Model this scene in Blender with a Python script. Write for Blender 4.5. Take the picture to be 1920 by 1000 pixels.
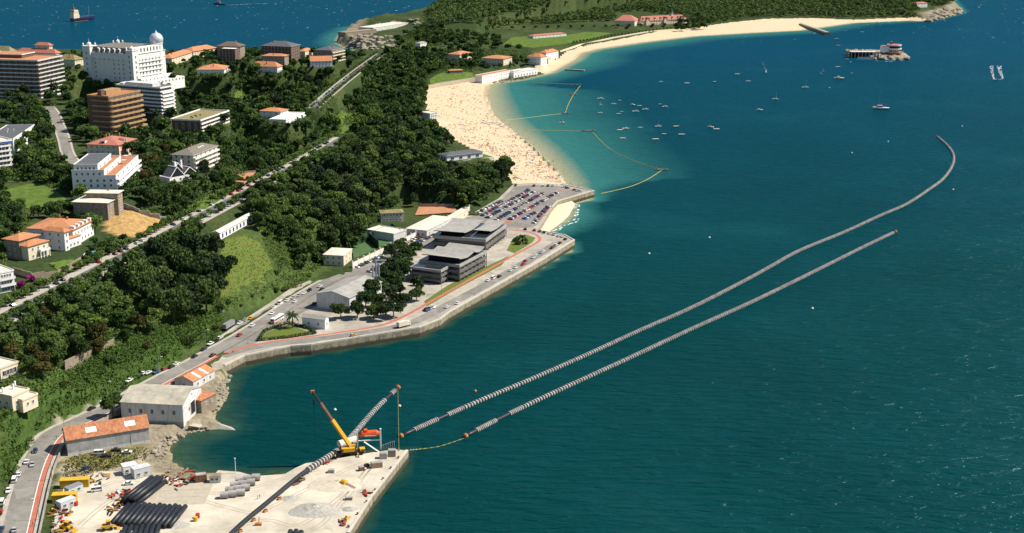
import bpy, bmesh, math, random
import numpy as np
from mathutils import Vector, Matrix, geometry
R = math.radians
for o in list(bpy.data.objects): bpy.data.objects.remove(o)
scene = bpy.context.scene
COL = scene.collection
# ------------------------------------------------------------------ camera
F, YH, CH = 2500.0, -190.0, 230.0           # focal (px of 1920), horizon row, camera height (m)
PITCH = math.atan((500 - YH) / F)
cam = bpy.data.cameras.new('camera'); cam.sensor_width = 36; cam.lens = F / 1920 * 36
cam.clip_start = 1; cam.clip_end = 120000
co = bpy.data.objects.new('camera', cam); COL.objects.link(co)
co.location = (0, 0, CH); co.rotation_euler = (math.pi / 2 - PITCH, 0, 0)
scene.camera = co
# ------------------------------------------------------------------ sky, sun, exposure
SUN_EL, SUN_AZ = R(50), math.atan2(1.0, 0.09)      # azimuth measured from +Y towards +X
world = bpy.data.worlds.new('World'); scene.world = world; world.use_nodes = True
wn = world.node_tree; wn.nodes.clear()
wo = wn.nodes.new('ShaderNodeOutputWorld'); wb = wn.nodes.new('ShaderNodeBackground')
sk = wn.nodes.new('ShaderNodeTexSky'); sk.sky_type = 'NISHITA'; sk.sun_disc = False
sk.sun_elevation = SUN_EL; sk.sun_rotation = SUN_AZ; sk.air_density = 1.0; sk.dust_density = 0.25; sk.ozone_density = 2.0
wb.inputs['Strength'].default_value = 0.075
wn.links.new(sk.outputs[0], wb.inputs[0]); wn.links.new(wb.outputs[0], wo.inputs[0])
sd = bpy.data.lights.new('sun', 'SUN'); sd.energy = 5.0; sd.angle = R(0.5); sd.color = (1.0, 0.93, 0.82)
so = bpy.data.objects.new('sun', sd); COL.objects.link(so)
tosun = Vector((math.sin(SUN_AZ) * math.cos(SUN_EL), math.cos(SUN_AZ) * math.cos(SUN_EL), math.sin(SUN_EL)))
so.rotation_euler = tosun.to_track_quat('Z', 'Y').to_euler(); so.location = (600, 900, 700)
vs = scene.view_settings; vs.view_transform = 'Standard'; vs.look = 'None'; vs.exposure = 0.55; vs.gamma = 1
vs.use_curve_mapping = False
scene.render.engine = 'CYCLES'
scene.cycles.max_bounces = 5; scene.cycles.diffuse_bounces = 2; scene.cycles.glossy_bounces = 2; scene.cycles.transmission_bounces = 2
# ------------------------------------------------------------------ pixel -> place
cp, sp = math.cos(PITCH), math.sin(PITCH)
def ray(px, py):
    u = (px - 960) / F; v = (py - 500) / F
    return (u, cp - v * sp, -sp - v * cp)
def P(px, py, z=0.0):
    d = ray(px, py); t = (z - CH) / d[2]
    return (d[0] * t, d[1] * t, z)
def px_of(x, y, z):
    dx, dy, dz = x, y, z - CH
    dep = dy * cp - dz * sp
    return 960 + F * dx / dep, 500 + F * (-(dy * sp) - dz * cp) / dep
def pts(L, z=0.0): return [P(a[0], a[1], a[2] if len(a) > 2 else z) for a in L]
# ------------------------------------------------------------------ materials
MATS = {}
def nd(nt, t, **k):
    n = nt.nodes.new(t)
    for a, b in k.items():
        if a in n.inputs.keys(): n.inputs[a].default_value = b
        else: setattr(n, a, b)
    return n
def mat(name, c, rough=0.7, var=0.15, scale=0.8, bump=0.0, metal=0.0, c2=None, spec=0.3, detail=6, stretch=None, streak=0.0, patch=0.0, stain=None, tide=None):
    """principled material; base colour broken up by noise in place coordinates"""
    if name in MATS: return MATS[name]
    m = bpy.data.materials.new(name); m.use_nodes = True; nt = m.node_tree
    b = nt.nodes['Principled BSDF']
    b.inputs['Roughness'].default_value = rough; b.inputs['Metallic'].default_value = metal
    b.inputs['Specular IOR Level'].default_value = spec
    g = nd(nt, 'ShaderNodeNewGeometry')
    vec = g.outputs['Position']
    if stretch:
        mp = nd(nt, 'ShaderNodeMapping'); mp.inputs['Scale'].default_value = stretch
        nt.links.new(vec, mp.inputs[0]); vec = mp.outputs[0]
    n = nd(nt, 'ShaderNodeTexNoise', Scale=scale, Detail=detail, Roughness=0.65); nt.links.new(vec, n.inputs['Vector'])
    cr = nd(nt, 'ShaderNodeValToRGB')
    lo = [x * (1 - var) for x in c]; hi = [min(1, x * (1 + var)) for x in c]
    if c2: hi = c2
    cr.color_ramp.elements[0].position = 0.32; cr.color_ramp.elements[1].position = 0.68
    cr.color_ramp.elements[0].color = (*lo, 1); cr.color_ramp.elements[1].color = (*hi, 1)
    nt.links.new(n.outputs['Fac'], cr.inputs[0]); out = cr.outputs[0]
    if streak:      # rain streaks and grime: vertical noise, thin across
        mp = nd(nt, 'ShaderNodeMapping'); mp.inputs['Scale'].default_value = (1.1, 1.1, 0.12)
        nt.links.new(g.outputs['Position'], mp.inputs[0])
        n2 = nd(nt, 'ShaderNodeTexNoise', Scale=1.0, Detail=5.0, Roughness=0.7); nt.links.new(mp.outputs[0], n2.inputs['Vector'])
        r2 = nd(nt, 'ShaderNodeMapRange'); r2.inputs[1].default_value = 0.45; r2.inputs[2].default_value = 0.75
        r2.inputs[3].default_value = 1.0; r2.inputs[4].default_value = 1.0 - streak
        nt.links.new(n2.outputs['Fac'], r2.inputs[0])
        mx = nd(nt, 'ShaderNodeVectorMath', operation='MULTIPLY'); nt.links.new(out, mx.inputs[0]); nt.links.new(r2.outputs[0], mx.inputs[1])
        out = mx.outputs[0]
    if patch:       # repaired and resurfaced areas
        v_ = nd(nt, 'ShaderNodeTexVoronoi', Scale=patch); nt.links.new(g.outputs['Position'], v_.inputs['Vector'])
        s_ = nd(nt, 'ShaderNodeSeparateColor'); nt.links.new(v_.outputs['Color'], s_.inputs[0])
        r3 = nd(nt, 'ShaderNodeMapRange'); r3.inputs[3].default_value = .80; r3.inputs[4].default_value = 1.12; nt.links.new(s_.outputs[0], r3.inputs[0])
        mx = nd(nt, 'ShaderNodeVectorMath', operation='MULTIPLY'); nt.links.new(out, mx.inputs[0]); nt.links.new(r3.outputs[0], mx.inputs[1]); out = mx.outputs[0]
    if stain:       # (scale, threshold, colour): spills and dirt
        n3 = nd(nt, 'ShaderNodeTexNoise', Scale=stain[0], Detail=7.0, Roughness=.72, Distortion=1.2); nt.links.new(g.outputs['Position'], n3.inputs['Vector'])
        r4 = nd(nt, 'ShaderNodeMapRange'); r4.inputs[1].default_value = stain[1]; r4.inputs[2].default_value = stain[1] + .12; r4.inputs[4].default_value = .75; nt.links.new(n3.outputs['Fac'], r4.inputs[0])
        mx = nd(nt, 'ShaderNodeMix', data_type='RGBA'); nt.links.new(r4.outputs[0], mx.inputs[0]); nt.links.new(out, mx.inputs[6]); mx.inputs[7].default_value = (*stain[2], 1); out = mx.outputs[2]
    if tide:        # weed and wet band up to a height on a sea wall
        sx = nd(nt, 'ShaderNodeSeparateXYZ'); nt.links.new(g.outputs['Position'], sx.inputs[0])
        ad_ = nd(nt, 'ShaderNodeMath', operation='MULTIPLY_ADD'); ad_.inputs[1].default_value = 1.6; nt.links.new(n.outputs['Fac'], ad_.inputs[0]); nt.links.new(sx.outputs[2], ad_.inputs[2])
        r5 = nd(nt, 'ShaderNodeMapRange'); r5.inputs[1].default_value = tide + .5; r5.inputs[2].default_value = tide + 1.4; nt.links.new(ad_.outputs[0], r5.inputs[0])
        mx = nd(nt, 'ShaderNodeMix', data_type='RGBA'); nt.links.new(r5.outputs[0], mx.inputs[0]); mx.inputs[6].default_value = (.055, .05, .028, 1); nt.links.new(out, mx.inputs[7]); out = mx.outputs[2]
    nt.links.new(out, b.inputs['Base Color'])
    if bump:
        bm = nd(nt, 'ShaderNodeBump', Strength=1.0, Distance=bump); nt.links.new(n.outputs['Fac'], bm.inputs['Height'])
        nt.links.new(bm.outputs[0], b.inputs['Normal'])
    MATS[name] = m; return m
# ------------------------------------------------------------------ mesh builder
class MB:
    def __init__(s): s.v = []; s.f = []; s.m = []; s.mats = []
    def mi(s, m):
        if m is None: return 0
        if m not in s.mats: s.mats.append(m)
        return s.mats.index(m)
    def poly(s, vs_, m=None):
        i = len(s.v); s.v += [tuple(a) for a in vs_]; s.f.append(tuple(range(i, i + len(vs_)))); s.m.append(s.mi(m)); return s
    def box(s, c, d, m=None, rz=0.0, taper=1.0):
        i = len(s.v); k = s.mi(m); ca, sa = math.cos(rz), math.sin(rz)
        for z in (-1, 1):
            tp = taper if z > 0 else 1.0
            for x, y in ((-1, -1), (1, -1), (1, 1), (-1, 1)):
                a, b = x * d[0] / 2 * tp, y * d[1] / 2 * tp
                s.v.append((c[0] + a * ca - b * sa, c[1] + a * sa + b * ca, c[2] + z * d[2] / 2))
        for q in ((0, 3, 2, 1), (4, 5, 6, 7), (0, 1, 5, 4), (1, 2, 6, 5), (2, 3, 7, 6), (3, 0, 4, 7)):
            s.f.append(tuple(i + a for a in q)); s.m.append(k)
        return s
    def bx(s, x0, x1, y0, y1, z0, z1, m=None): return s.box(((x0 + x1) / 2, (y0 + y1) / 2, (z0 + z1) / 2), (x1 - x0, y1 - y0, z1 - z0), m)
    def prism(s, poly, z0, z1, m=None, mtop=None, bottom=True):
        n = len(poly); k = s.mi(m); kt = s.mi(mtop) if mtop else k
        ar = sum(poly[a][0] * poly[(a + 1) % n][1] - poly[(a + 1) % n][0] * poly[a][1] for a in range(n))
        if ar < 0: poly = list(reversed(poly))
        i = len(s.v)
        for p in poly: s.v.append((p[0], p[1], z0(p) if callable(z0) else z0))
        for p in poly: s.v.append((p[0], p[1], z1(p) if callable(z1) else z1))
        for a in range(n):
            b = (a + 1) % n; s.f.append((i + a, i + b, i + n + b, i + n + a)); s.m.append(k)
        s.f.append(tuple(i + n + a for a in range(n))); s.m.append(kt)
        if bottom: s.f.append(tuple(i + a for a in reversed(range(n)))); s.m.append(k)
        return s
    def tube(s, path, r, n=6, m=None, cap=True):
        k = s.mi(m); rings = []
        path = [Vector(p) for p in path]
        for j, p in enumerate(path):
            t = (path[min(j + 1, len(path) - 1)] - path[max(j - 1, 0)]).normalized()
            a = t.cross(Vector((0, 0, 1)));
            if a.length < 1e-3: a = Vector((1, 0, 0))
            a.normalize(); b = a.cross(t); rr = r[j] if hasattr(r, '__len__') else r
            i = len(s.v); rings.append(i)
            for q in range(n):
                an = 2 * math.pi * q / n; w = p + a * math.cos(an) * rr + b * math.sin(an) * rr; s.v.append(tuple(w))
        for j in range(len(path) - 1):
            for q in range(n):
                s.f.append((rings[j] + q, rings[j + 1] + q, rings[j + 1] + (q + 1) % n, rings[j] + (q + 1) % n)); s.m.append(k)
        if cap:
            s.f.append(tuple(rings[0] + q for q in range(n))); s.m.append(k)
            s.f.append(tuple(rings[-1] + q for q in reversed(range(n)))); s.m.append(k)
        return s
    def lathe(s, c, prof, n=12, m=None, a0=0, a1=2 * math.pi):
        k = s.mi(m); full = abs(a1 - a0 - 2 * math.pi) < 1e-6; nn = n if full else n + 1; i = len(s.v)
        for r_, z in prof:
            for q in range(nn):
                an = a0 + (a1 - a0) * q / n; s.v.append((c[0] + r_ * math.cos(an), c[1] + r_ * math.sin(an), c[2] + z))
        for j in range(len(prof) - 1):
            for q in range(n):
                b = (q + 1) % nn if full else q + 1
                s.f.append((i + j * nn + q, i + j * nn + b, i + (j + 1) * nn + b, i + (j + 1) * nn + q)); s.m.append(k)
        return s
    def mesh(s, name, mats=None, smooth=False):
        me = bpy.data.meshes.new(name); me.from_pydata(s.v, [], s.f)
        ml = s.mats if s.mats else (mats if isinstance(mats, (list, tuple)) else [mats])
        for x in ml: me.materials.append(x)
        if len(ml) > 1: me.polygons.foreach_set('material_index', s.m)
        if smooth: me.polygons.foreach_set('use_smooth', [True] * len(s.f))
        me.update(); return me
    def build(s, name, m=None, parent=None, smooth=False, loc=None, rz=0.0):
        o = bpy.data.objects.new(name, s.mesh(name, m, smooth)); COL.objects.link(o)
        if parent is not None: o.parent = parent
        if loc: o.location = loc
        if rz: o.rotation_euler.z = rz
        return o
def put(name, me, parent=None, loc=(0, 0, 0), rz=0.0, sc=None):
    o = bpy.data.objects.new(name, me); COL.objects.link(o); o.location = loc
    if rz: o.rotation_euler.z = rz
    if parent is not None: o.parent = parent
    if sc is not None: o.scale = sc if hasattr(sc, '__len__') else (sc, sc, sc)
    return o
def tag(o, label=None, cat=None, group=None, kind=None):
    if label: o['label'] = label
    if cat: o['category'] = cat
    if group: o['group'] = group
    if kind: o['kind'] = kind
    return o
def thing(name, loc, rz=0.0, label=None, cat=None, group=None):
    o = bpy.data.objects.new(name, None); COL.objects.link(o); o.location = loc; o.rotation_euler.z = rz
    o.empty_display_size = 1; return tag(o, label, cat, group)
def copy_tree(o, parent=None):
    c = o.copy(); COL.objects.link(c); c.parent = parent
    for ch in [x for x in KIDS.get(o.name, [])]: copy_tree(ch, c)
    return c
KIDS = {}
# ------------------------------------------------------------------ heights of the land
COAST = [  # waterline: px, py, slope of the shore inland, slope of the bed outwards, width of pale shallows (m)
 (560,1120,1,1,2),(655,1000,1,1,2),(765,852,1,1,2),(735,848,1,1,2),(640,858,1,1,4),(540,886,1,1,5),(450,899,.6,.4,10),(395,893,.35,.2,12),(350,886,.2,.08,16),(322,868,.2,.08,18),(315,840,.3,.1,18),(335,818,.4,.2,16),
 (360,808,.8,.4,14),(415,806,.5,.3,14),(398,778,.6,.3,10),(412,765,.6,.3,10),(425,735,.6,.3,8),(418,706,1,1,4),(470,684,1,1,2),(590,664,1,1,2),(792,630,1,1,2),(850,602,1,1,2),(1016,508,1,1,2),(1082,466,1,1,4),(1018,444,.3,.1,20),
 (1045,425,.15,.08,30),(1072,405,.2,.1,30),(1080,380,1,.3,14),(1118,374,1,.3,14),(1100,362,.5,.1,26),(1062,348,.06,.03,120),(1035,312,.05,.03,130),(1000,277,.05,.03,140),(952,240,.05,.025,160),(925,217,.05,.025,170),(911,180,.05,.025,170),(914,163,.05,.03,150),(926,155,.1,.04,110),
 (975,150,.25,.05,60),(1032,137,.1,.04,60),(1050,127,.06,.03,80),(1078,112,.05,.03,90),(1090,100,.05,.03,90),(1120,92,.05,.03,90),(1200,80,.05,.03,90),(1300,68,.05,.03,80),(1400,62,.05,.03,80),(1500,57,.05,.03,80),(1600,43,.05,.04,60),(1700,39,.1,.06,40),(1738,40,.5,.3,18),(1790,29,.7,.4,14),(1806,21,.7,.4,14),
 (1790,5,.7,.4,14),(1770,-20,.7,.4,14),(1600,-60,.6,.4,14),(1200,-70,.6,.4,14),(1000,-45,.6,.4,14),(900,5,.5,.4,16),(850,22,.5,.4,18),(800,36,.5,.3,26),(775,36,.5,.3,30),(740,44,.6,.3,34),(700,47,.7,.3,38),(660,53,.8,.3,40),(640,66,1.2,.3,44),(632,80,1.2,.3,44),(650,90,1,.2,40),(668,92,1,.2,34),(655,101,.4,.1,34),(610,112,.3,.1,34),
 (560,122,.3,.1,30),(300,128,.3,.1,30),(0,132,.3,.1,30),(-300,132,.3,.1,30),(-900,260,1,1,10),(-900,1120,1,1,10)]
coast = np.array([P(a[0], a[1], 0)[:2] for a in COAST]); cattr = np.array([a[2:] for a in COAST], float)
def seg_dist(X, Y, a, b):
    dx, dy = b[0] - a[0], b[1] - a[1]; L2 = dx * dx + dy * dy + 1e-9
    t = np.clip(((X - a[0]) * dx + (Y - a[1]) * dy) / L2, 0, 1)
    return np.hypot(X - a[0] - t * dx, Y - a[1] - t * dy), t
def inside(X, Y, poly):
    r = np.zeros(X.shape, bool); n = len(poly)
    for i in range(n):
        x0, y0 = poly[i][0], poly[i][1]; x1, y1 = poly[(i + 1) % n][0], poly[(i + 1) % n][1]
        if y0 == y1: continue
        c = ((y0 > Y) != (y1 > Y)) & (X < (x1 - x0) * (Y - y0) / (y1 - y0) + x0); r ^= c
    return r
def coast_info(X, Y):
    best = np.full(X.shape, 1e9); at = np.zeros(X.shape + (3,)); n = len(coast)
    for i in range(n):
        j = (i + 1) % n; d, t = seg_dist(X, Y, coast[i], coast[j]); k = d < best
        best = np.where(k, d, best)
        v = cattr[i] + (cattr[j] - cattr[i]) * t[..., None]; at[k] = v[k]
    return best, inside(X, Y, coast), at
CTRL = [ # px, py, height
 (20,990,5.5),(60,870,5.5),(110,815,5.8),(215,755,6),(330,695,6),(440,642,6),(560,560,6),(620,515,6),(720,450,6),(830,430,6),(900,380,6),(1000,360,5.2),(900,500,5.2),(700,600,5.2),(1040,450,5.2),
 (200,950,5),(500,950,5),(700,870,5),(350,980,5),(420,900,5),(200,870,5.2),(130,950,5.2),(240,815,5.5),(300,800,4.8),(350,740,5.2),(300,840,4),
 (40,840,12),(150,740,13),(90,770,16),(250,690,14),(350,640,13),(430,590,12),(500,570,11),
 (200,670,20),(100,700,22),(300,620,19),(0,760,26),(40,735,24),(20,690,26),(380,560,18),(60,640,28),(-100,900,20),(-60,760,30),
 (0,600,33),(150,522,33),(280,455,33),(450,365,33),(530,325,33),(610,282,32),(-80,640,33),
 (430,500,22),(450,450,27),(520,500,16),(540,450,20),(580,510,11),(400,560,17),(470,410,30),(560,400,24),(600,440,17),(640,480,10),(640,420,16),
 (700,390,14),(680,420,10),(760,400,9),(850,390,9),(760,340,20),(820,345,18),(880,340,14),(930,320,12),(945,345,9),(830,300,18),(890,300,15),(930,300,10),
 (640,330,26),(700,300,26),(740,250,26),(660,250,29),(700,200,26),(760,190,18),(785,240,11),(800,260,9),(780,150,14),(800,150,8),(830,160,5),(850,200,4.2),(900,260,4.2),(960,310,4.2),(1000,335,4.5),(880,170,3.8),(880,220,3),
 (600,192,33),(650,150,29),(700,112,24),(720,95,20),(560,200,36),(640,190,28),(740,130,20),(770,110,16),
 (60,500,37),(120,470,37),(50,540,34),(200,430,37),(260,410,36),(160,440,38),(230,380,42),(350,390,36),(420,350,36),(350,340,41),(380,325,41),(470,320,36),
 (120,250,50),(120,300,47),(60,300,48),(30,350,44),(70,380,42),(110,400,41),(230,310,46),(260,250,49),(220,260,49),(130,210,53),(330,260,46),(380,245,46),(430,220,44),(300,225,52),
 (230,155,57),(60,190,57),(330,160,54),(0,230,54),(0,300,50),(0,430,42),(-100,300,52),(-150,450,45),(-100,180,55),
 (500,228,40),(540,215,39),(450,180,46),(560,160,41),(400,140,46),(350,115,44),(440,120,42),(500,125,40),(540,115,38),(600,125,34),(640,115,26),
 (660,70,14),(700,80,14),(740,70,14),(680,55,8),(760,55,10),(720,100,16),(690,64,14),
 (820,120,9),(870,118,8),(930,115,8),(1020,105,7),(880,140,7),(820,140,8),(960,135,6),(1030,125,5),(990,140,5),
 (900,92,12),(850,90,14),(1000,78,7),(950,82,8),(1080,75,6),(1120,62,6),(1050,60,8),(1150,50,9),(1220,50,8),(1300,48,6),(1250,36,12),(1160,40,11),
 (830,60,18),(860,38,30),(950,30,30),(1000,38,22),(1100,30,22),(1000,8,42),(1100,5,44),(1200,15,30),(1350,25,20),(1300,0,40),(1450,20,20),(1500,0,30),(1550,25,14),(1620,25,12),(1700,20,14),(1740,12,16),(1780,10,14),(1650,5,22),
 (1100,-30,55),(1300,-40,55),(1500,-40,45),(950,-10,45),(1600,-30,35),(900,20,32),(1120,85,3.5),(1200,74,4),(1300,62,4),(1400,50,5),(1500,45,5),(1400,38,9),(1520,36,9),
]
cw = np.array([P(a, b, c) for a, b, c in CTRL]); S0 = 100.0
def kern(r): return np.sqrt(r * r + 0.25)
_A = kern(np.hypot((cw[:, None, 0] - cw[None, :, 0]), (cw[:, None, 1] - cw[None, :, 1])) / S0)
_A[np.arange(len(cw)), np.arange(len(cw))] -= 0.02
ZM = cw[:, 2].mean(); _w = np.linalg.solve(_A, cw[:, 2] - ZM)
def rbf(X, Y):
    Z = np.full(X.shape, ZM)
    for k in range(len(cw)): Z += _w[k] * kern(np.hypot(X - cw[k, 0], Y - cw[k, 1]) / S0)
    return np.clip(Z, 1.0, 62)
gx = np.arange(-1000, 1181, 4.0); gy = np.concatenate([np.arange(420, 1400, 3.5), np.arange(1400, 3900, 7.5)])
GX, GY = np.meshgrid(gx, gy)
cd, cin, cat_ = coast_info(GX, GY)
GZ = rbf(GX, GY)
GZ = np.where(cin, np.minimum(GZ, cd * cat_[..., 0] + 0.02), -np.minimum(cd * cat_[..., 1], 7.0))
HARD = (cat_[..., 0] > 0.25) & cin & (cd < 60)
_rg = np.random.RandomState(5)
def vnoise(X, Y, sc):     # smooth value noise on the plane
    N = 256; tab = np.random.RandomState(int(sc * 7) + 1).rand(N, N)
    x, y = X / sc, Y / sc; xi = np.floor(x).astype(int); yi = np.floor(y).astype(int); fx, fy = x - xi, y - yi
    fx = fx * fx * (3 - 2 * fx); fy = fy * fy * (3 - 2 * fy)
    g = lambda a, b: tab[(yi + b) % N, (xi + a) % N]
    return (g(0, 0) * (1 - fx) + g(1, 0) * fx) * (1 - fy) + (g(0, 1) * (1 - fx) + g(1, 1) * fx) * fy
GZ += np.where(cin & (GZ > 5), (vnoise(GX, GY, 26) - .5) * 1.6 + (vnoise(GX, GY, 9) - .5) * 0.7, 0)
# rocky shores get broken ledges
rocky = np.clip((cat_[..., 0] - .45) / .3, 0, 1) * cin * (GY > 1500) * np.clip(cd / 6, 0, 1) * np.clip((70 - cd) / 30, 0, 1)
GZ += rocky * ((vnoise(GX, GY, 17) - .45) * 7 + (vnoise(GX, GY, 8.1) - .5) * 5)
def flatten(poly, z, blend=6.0, drop=0.35):
    """sink the land a little under a paved platform so that the paving lies on top"""
    global GZ
    best = np.full(GX.shape, 1e9)
    for i in range(len(poly)):
        d, _ = seg_dist(GX, GY, poly[i], poly[(i + 1) % len(poly)]); best = np.minimum(best, d)
    ins = inside(GX, GY, poly)
    w = np.where(ins, 1.0, np.clip(1 - (best - 3.0) / blend, 0, 1)); w = w * w * (3 - 2 * w)
    w = np.where(cin | ins, w, 0)
    tz = np.where(ins, z - drop, z - 0.15)
    low = ins & (best < 5.5) ; tz = np.where(low & ~HARD, tz, tz)
    GZ = np.where(cin | ins, GZ * (1 - w) + tz * w, GZ)
def sink(poly, edges, reach=8.0):
    """no land under or in front of a quay wall"""
    global GZ
    dw = np.full(GX.shape, 1e9); da = np.full(GX.shape, 1e9)
    for i in range(len(poly)):
        d, _ = seg_dist(GX, GY, poly[i], poly[(i + 1) % len(poly)]); da = np.minimum(da, d)
        if i in edges: dw = np.minimum(dw, d)
    GZ = np.where((dw < reach) & (dw <= da + .01), np.minimum(GZ, -3.0), GZ)
def bil(x, y):
    i = min(max(int(np.searchsorted(gx, x)) - 1, 0), len(gx) - 2); j = min(max(int(np.searchsorted(gy, y)) - 1, 0), len(gy) - 2)
    fx = (x - gx[i]) / (gx[i + 1] - gx[i]); fy = (y - gy[j]) / (gy[j + 1] - gy[j])
    fx = min(max(fx, 0), 1); fy = min(max(fy, 0), 1)
    return (GZ[j, i] * (1 - fx) + GZ[j, i + 1] * fx) * (1 - fy) + (GZ[j + 1, i] * (1 - fx) + GZ[j + 1, i + 1] * fx) * fy
def hit(px, py):
    """where the line of sight through a pixel meets the land"""
    d = ray(px, py); t = (64 - CH) / d[2]; st = 4.0 / abs(d[1])
    while t < 5000:
        x, y, z = d[0] * t, d[1] * t, CH + d[2] * t
        if z <= max(bil(x, y), 0.0):
            a, b = t - st, t
            for _ in range(12):
                m_ = (a + b) / 2
                if CH + d[2] * m_ <= max(bil(d[0] * m_, d[1] * m_), 0): b = m_
                else: a = m_
            return (d[0] * b, d[1] * b, max(bil(d[0] * b, d[1] * b), 0))
        t += st
    return (d[0] * t, d[1] * t, 0)
def smooth_path(p, step=6.0):
    """Catmull-Rom through 3-D points"""
    p = [Vector(a) for a in p]; out = []
    for i in range(len(p) - 1):
        a, b, c, d = p[max(i - 1, 0)], p[i], p[i + 1], p[min(i + 2, len(p) - 1)]
        n = max(1, int((c - b).length / step))
        for k in range(n):
            t = k / n
            out.append(0.5 * ((2 * b) + (c - a) * t + (2 * a - 5 * b + 4 * c - d) * t * t + (3 * b - a - 3 * c + d) * t ** 3))
    out.append(p[-1]); return out
def ribbon(path, w0, w1):
    """left/right offset polylines; w0,w1 lateral offsets (m), + is to the right of travel"""
    L, Rr = [], []
    for i, p in enumerate(path):
        t = path[min(i + 1, len(path) - 1)] - path[max(i - 1, 0)]; t.z = 0; t.normalize(); n = Vector((t.y, -t.x, 0))
        L.append(p + n * w0); Rr.append(p + n * w1)
    return L, Rr
def strip(name, path, w0, w1, dz, m, parent=None, thick=0.0):
    L, Rr = ribbon(path, w0, w1); b = MB()
    for i in range(len(path) - 1):
        q = [L[i], Rr[i], Rr[i + 1], L[i + 1]]; b.poly([(a.x, a.y, a.z + dz) for a in reversed(q)], m)
    if thick:
        for S in (L, list(reversed(Rr))):
            for i in range(len(S) - 1):
                a, c = S[i], S[i + 1]; b.poly([(a.x, a.y, a.z + dz - thick), (a.x, a.y, a.z + dz), (c.x, c.y, c.z + dz), (c.x, c.y, c.z + dz - thick)], m)
    return b.build(name, m, parent)
def carve(path, half, blend=7.0, drop=0.3):
    """cut the land to the level of a road"""
    global GZ
    best = np.full(GX.shape, 1e9); tz = np.zeros(GX.shape)
    for i in range(len(path) - 1):
        a, b = path[i], path[i + 1]
        mx = (GX > min(a.x, b.x) - half - blend - 6) & (GX < max(a.x, b.x) + half + blend + 6) & (GY > min(a.y, b.y) - half - blend - 6) & (GY < max(a.y, b.y) + half + blend + 6)
        if not mx.any(): continue
        d, t = seg_dist(GX[mx], GY[mx], a, b); bb = best[mx]; k = d < bb; zz = tz[mx]
        zz[k] = (a.z + (b.z - a.z) * t)[k]; bb[k] = d[k]; best[mx] = bb; tz[mx] = zz
    w = np.clip(1 - (best - half - 1.5) / blend, 0, 1); w = w * w * (3 - 2 * w)
    GZ = np.where(cin, GZ * (1 - w) + (tz - drop) * w, GZ)
def drape(name, poly, m, dz=0.12, step=4.0, z=None, kind='structure'):
    """a sheet that lies on the land, with a clean outline"""
    xs = [p[0] for p in poly]; ys = [p[1] for p in poly]
    bnd = []
    for i in range(len(poly)):
        a, c = poly[i], poly[(i + 1) % len(poly)]; n = max(1, int(math.hypot(c[0] - a[0], c[1] - a[1]) / step))
        bnd += [(a[0] + (c[0] - a[0]) * k / n, a[1] + (c[1] - a[1]) * k / n) for k in range(n)]
    px_, py_ = np.meshgrid(np.arange(min(xs), max(xs), step), np.arange(min(ys), max(ys), step))
    ins = inside(px_, py_, poly); near = np.full(px_.shape, 1e9)
    for i in range(len(poly)): near = np.minimum(near, seg_dist(px_, py_, poly[i], poly[(i + 1) % len(poly)])[0])
    inner = [(a, b) for a, b in zip(px_[ins & (near > step * .5)], py_[ins & (near > step * .5)])]
    vv = [Vector(p) for p in bnd + inner]; nb = len(bnd)
    r = geometry.delaunay_2d_cdt(vv, [(i, (i + 1) % nb) for i in range(nb)], [list(range(nb))], 1, 1e-4)
    b = MB(); b.v = [(p.x, p.y, (z if z is not None else bil(p.x, p.y)) + dz) for p in r[0]]
    b.f = [tuple(f) for f in r[2]]; b.m = [0] * len(b.f)
    o = b.build(name, m, None, smooth=True); tag(o, kind=kind); return o
# ================================================================== SETTING
ZQ, ZD, ZR = 5.2, 5.0, 5.6
QUAY = [(402,697),(422,687),(460,668),(544,651),(583,648),(787,615),(826,600),(844,586),(1013,491),(1078,451),(1060,441),(1008,431),(1018,418),(1036,389),(1046,378),(1115,358),(1095,354),(1052,346),(1000,343),(962,346),
        (935,372),(890,398),(850,402),(800,425),(740,455),(690,480),(640,500),(600,518),(546,540),(500,572),(450,604),(410,632),(384,662)]
DOCK = [(585,1100),(656,1000),(698,933),(766,845),(742,843),(700,848),(621,862),(573,869),(553,878),(534,889),(477,893),(449,885),(409,882),(398,894),(380,905),(300,897),(225,884),(180,884),(150,900),(122,905),(95,1000),(70,1100)]
quay_w = [p[:2] for p in pts(QUAY, ZQ)]; dock_w = [p[:2] for p in pts(DOCK, ZD)]
ROAD = smooth_path(pts([(0,1100),(26,1000),(52,900),(72,850),(97,815),(140,794),(185,773),(225,753),(270,729),(315,705),(360,682),(405,657),(450,632),(510,594),(560,560),(600,536),(640,515)], ZR), 6)
AVE = smooth_path(pts([(-160,680,33),(-60,630,33),(0,598,33),(75,561,33),(150,522,33),(215,489,33),(285,454,33),(360,414,33),(450,367,33),(530,325,33),(600,285,32),(645,258,31)]), 6)
ROADB = smooth_path(pts([(588,203,34),(600,192,33),(650,150,29),(700,112,24),(716,101,21)]), 7)
LANE = smooth_path([hit(*a) for a in [(150,320),(128,290),(120,262),(110,235),(100,212),(90,200)]], 6)
for p in LANE: pass
flatten(quay_w, ZQ); flatten(dock_w, ZD)
sink(quay_w, list(range(1, 9)) + [15, 16]); sink(dock_w, range(0, 12), 7.0)
_inl = inside(GX, GY, [q[:2] for q in pts([(1000,436),(1016,408),(1040,376),(1120,360),(1120,420),(1030,460)], 0)]); GZ = np.where(_inl, np.minimum(GZ, -3.0), GZ)
carve(ROAD, 6.5, 5); carve(AVE, 11, 9); carve(ROADB, 7, 6); carve(LANE, 5, 5)
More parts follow.
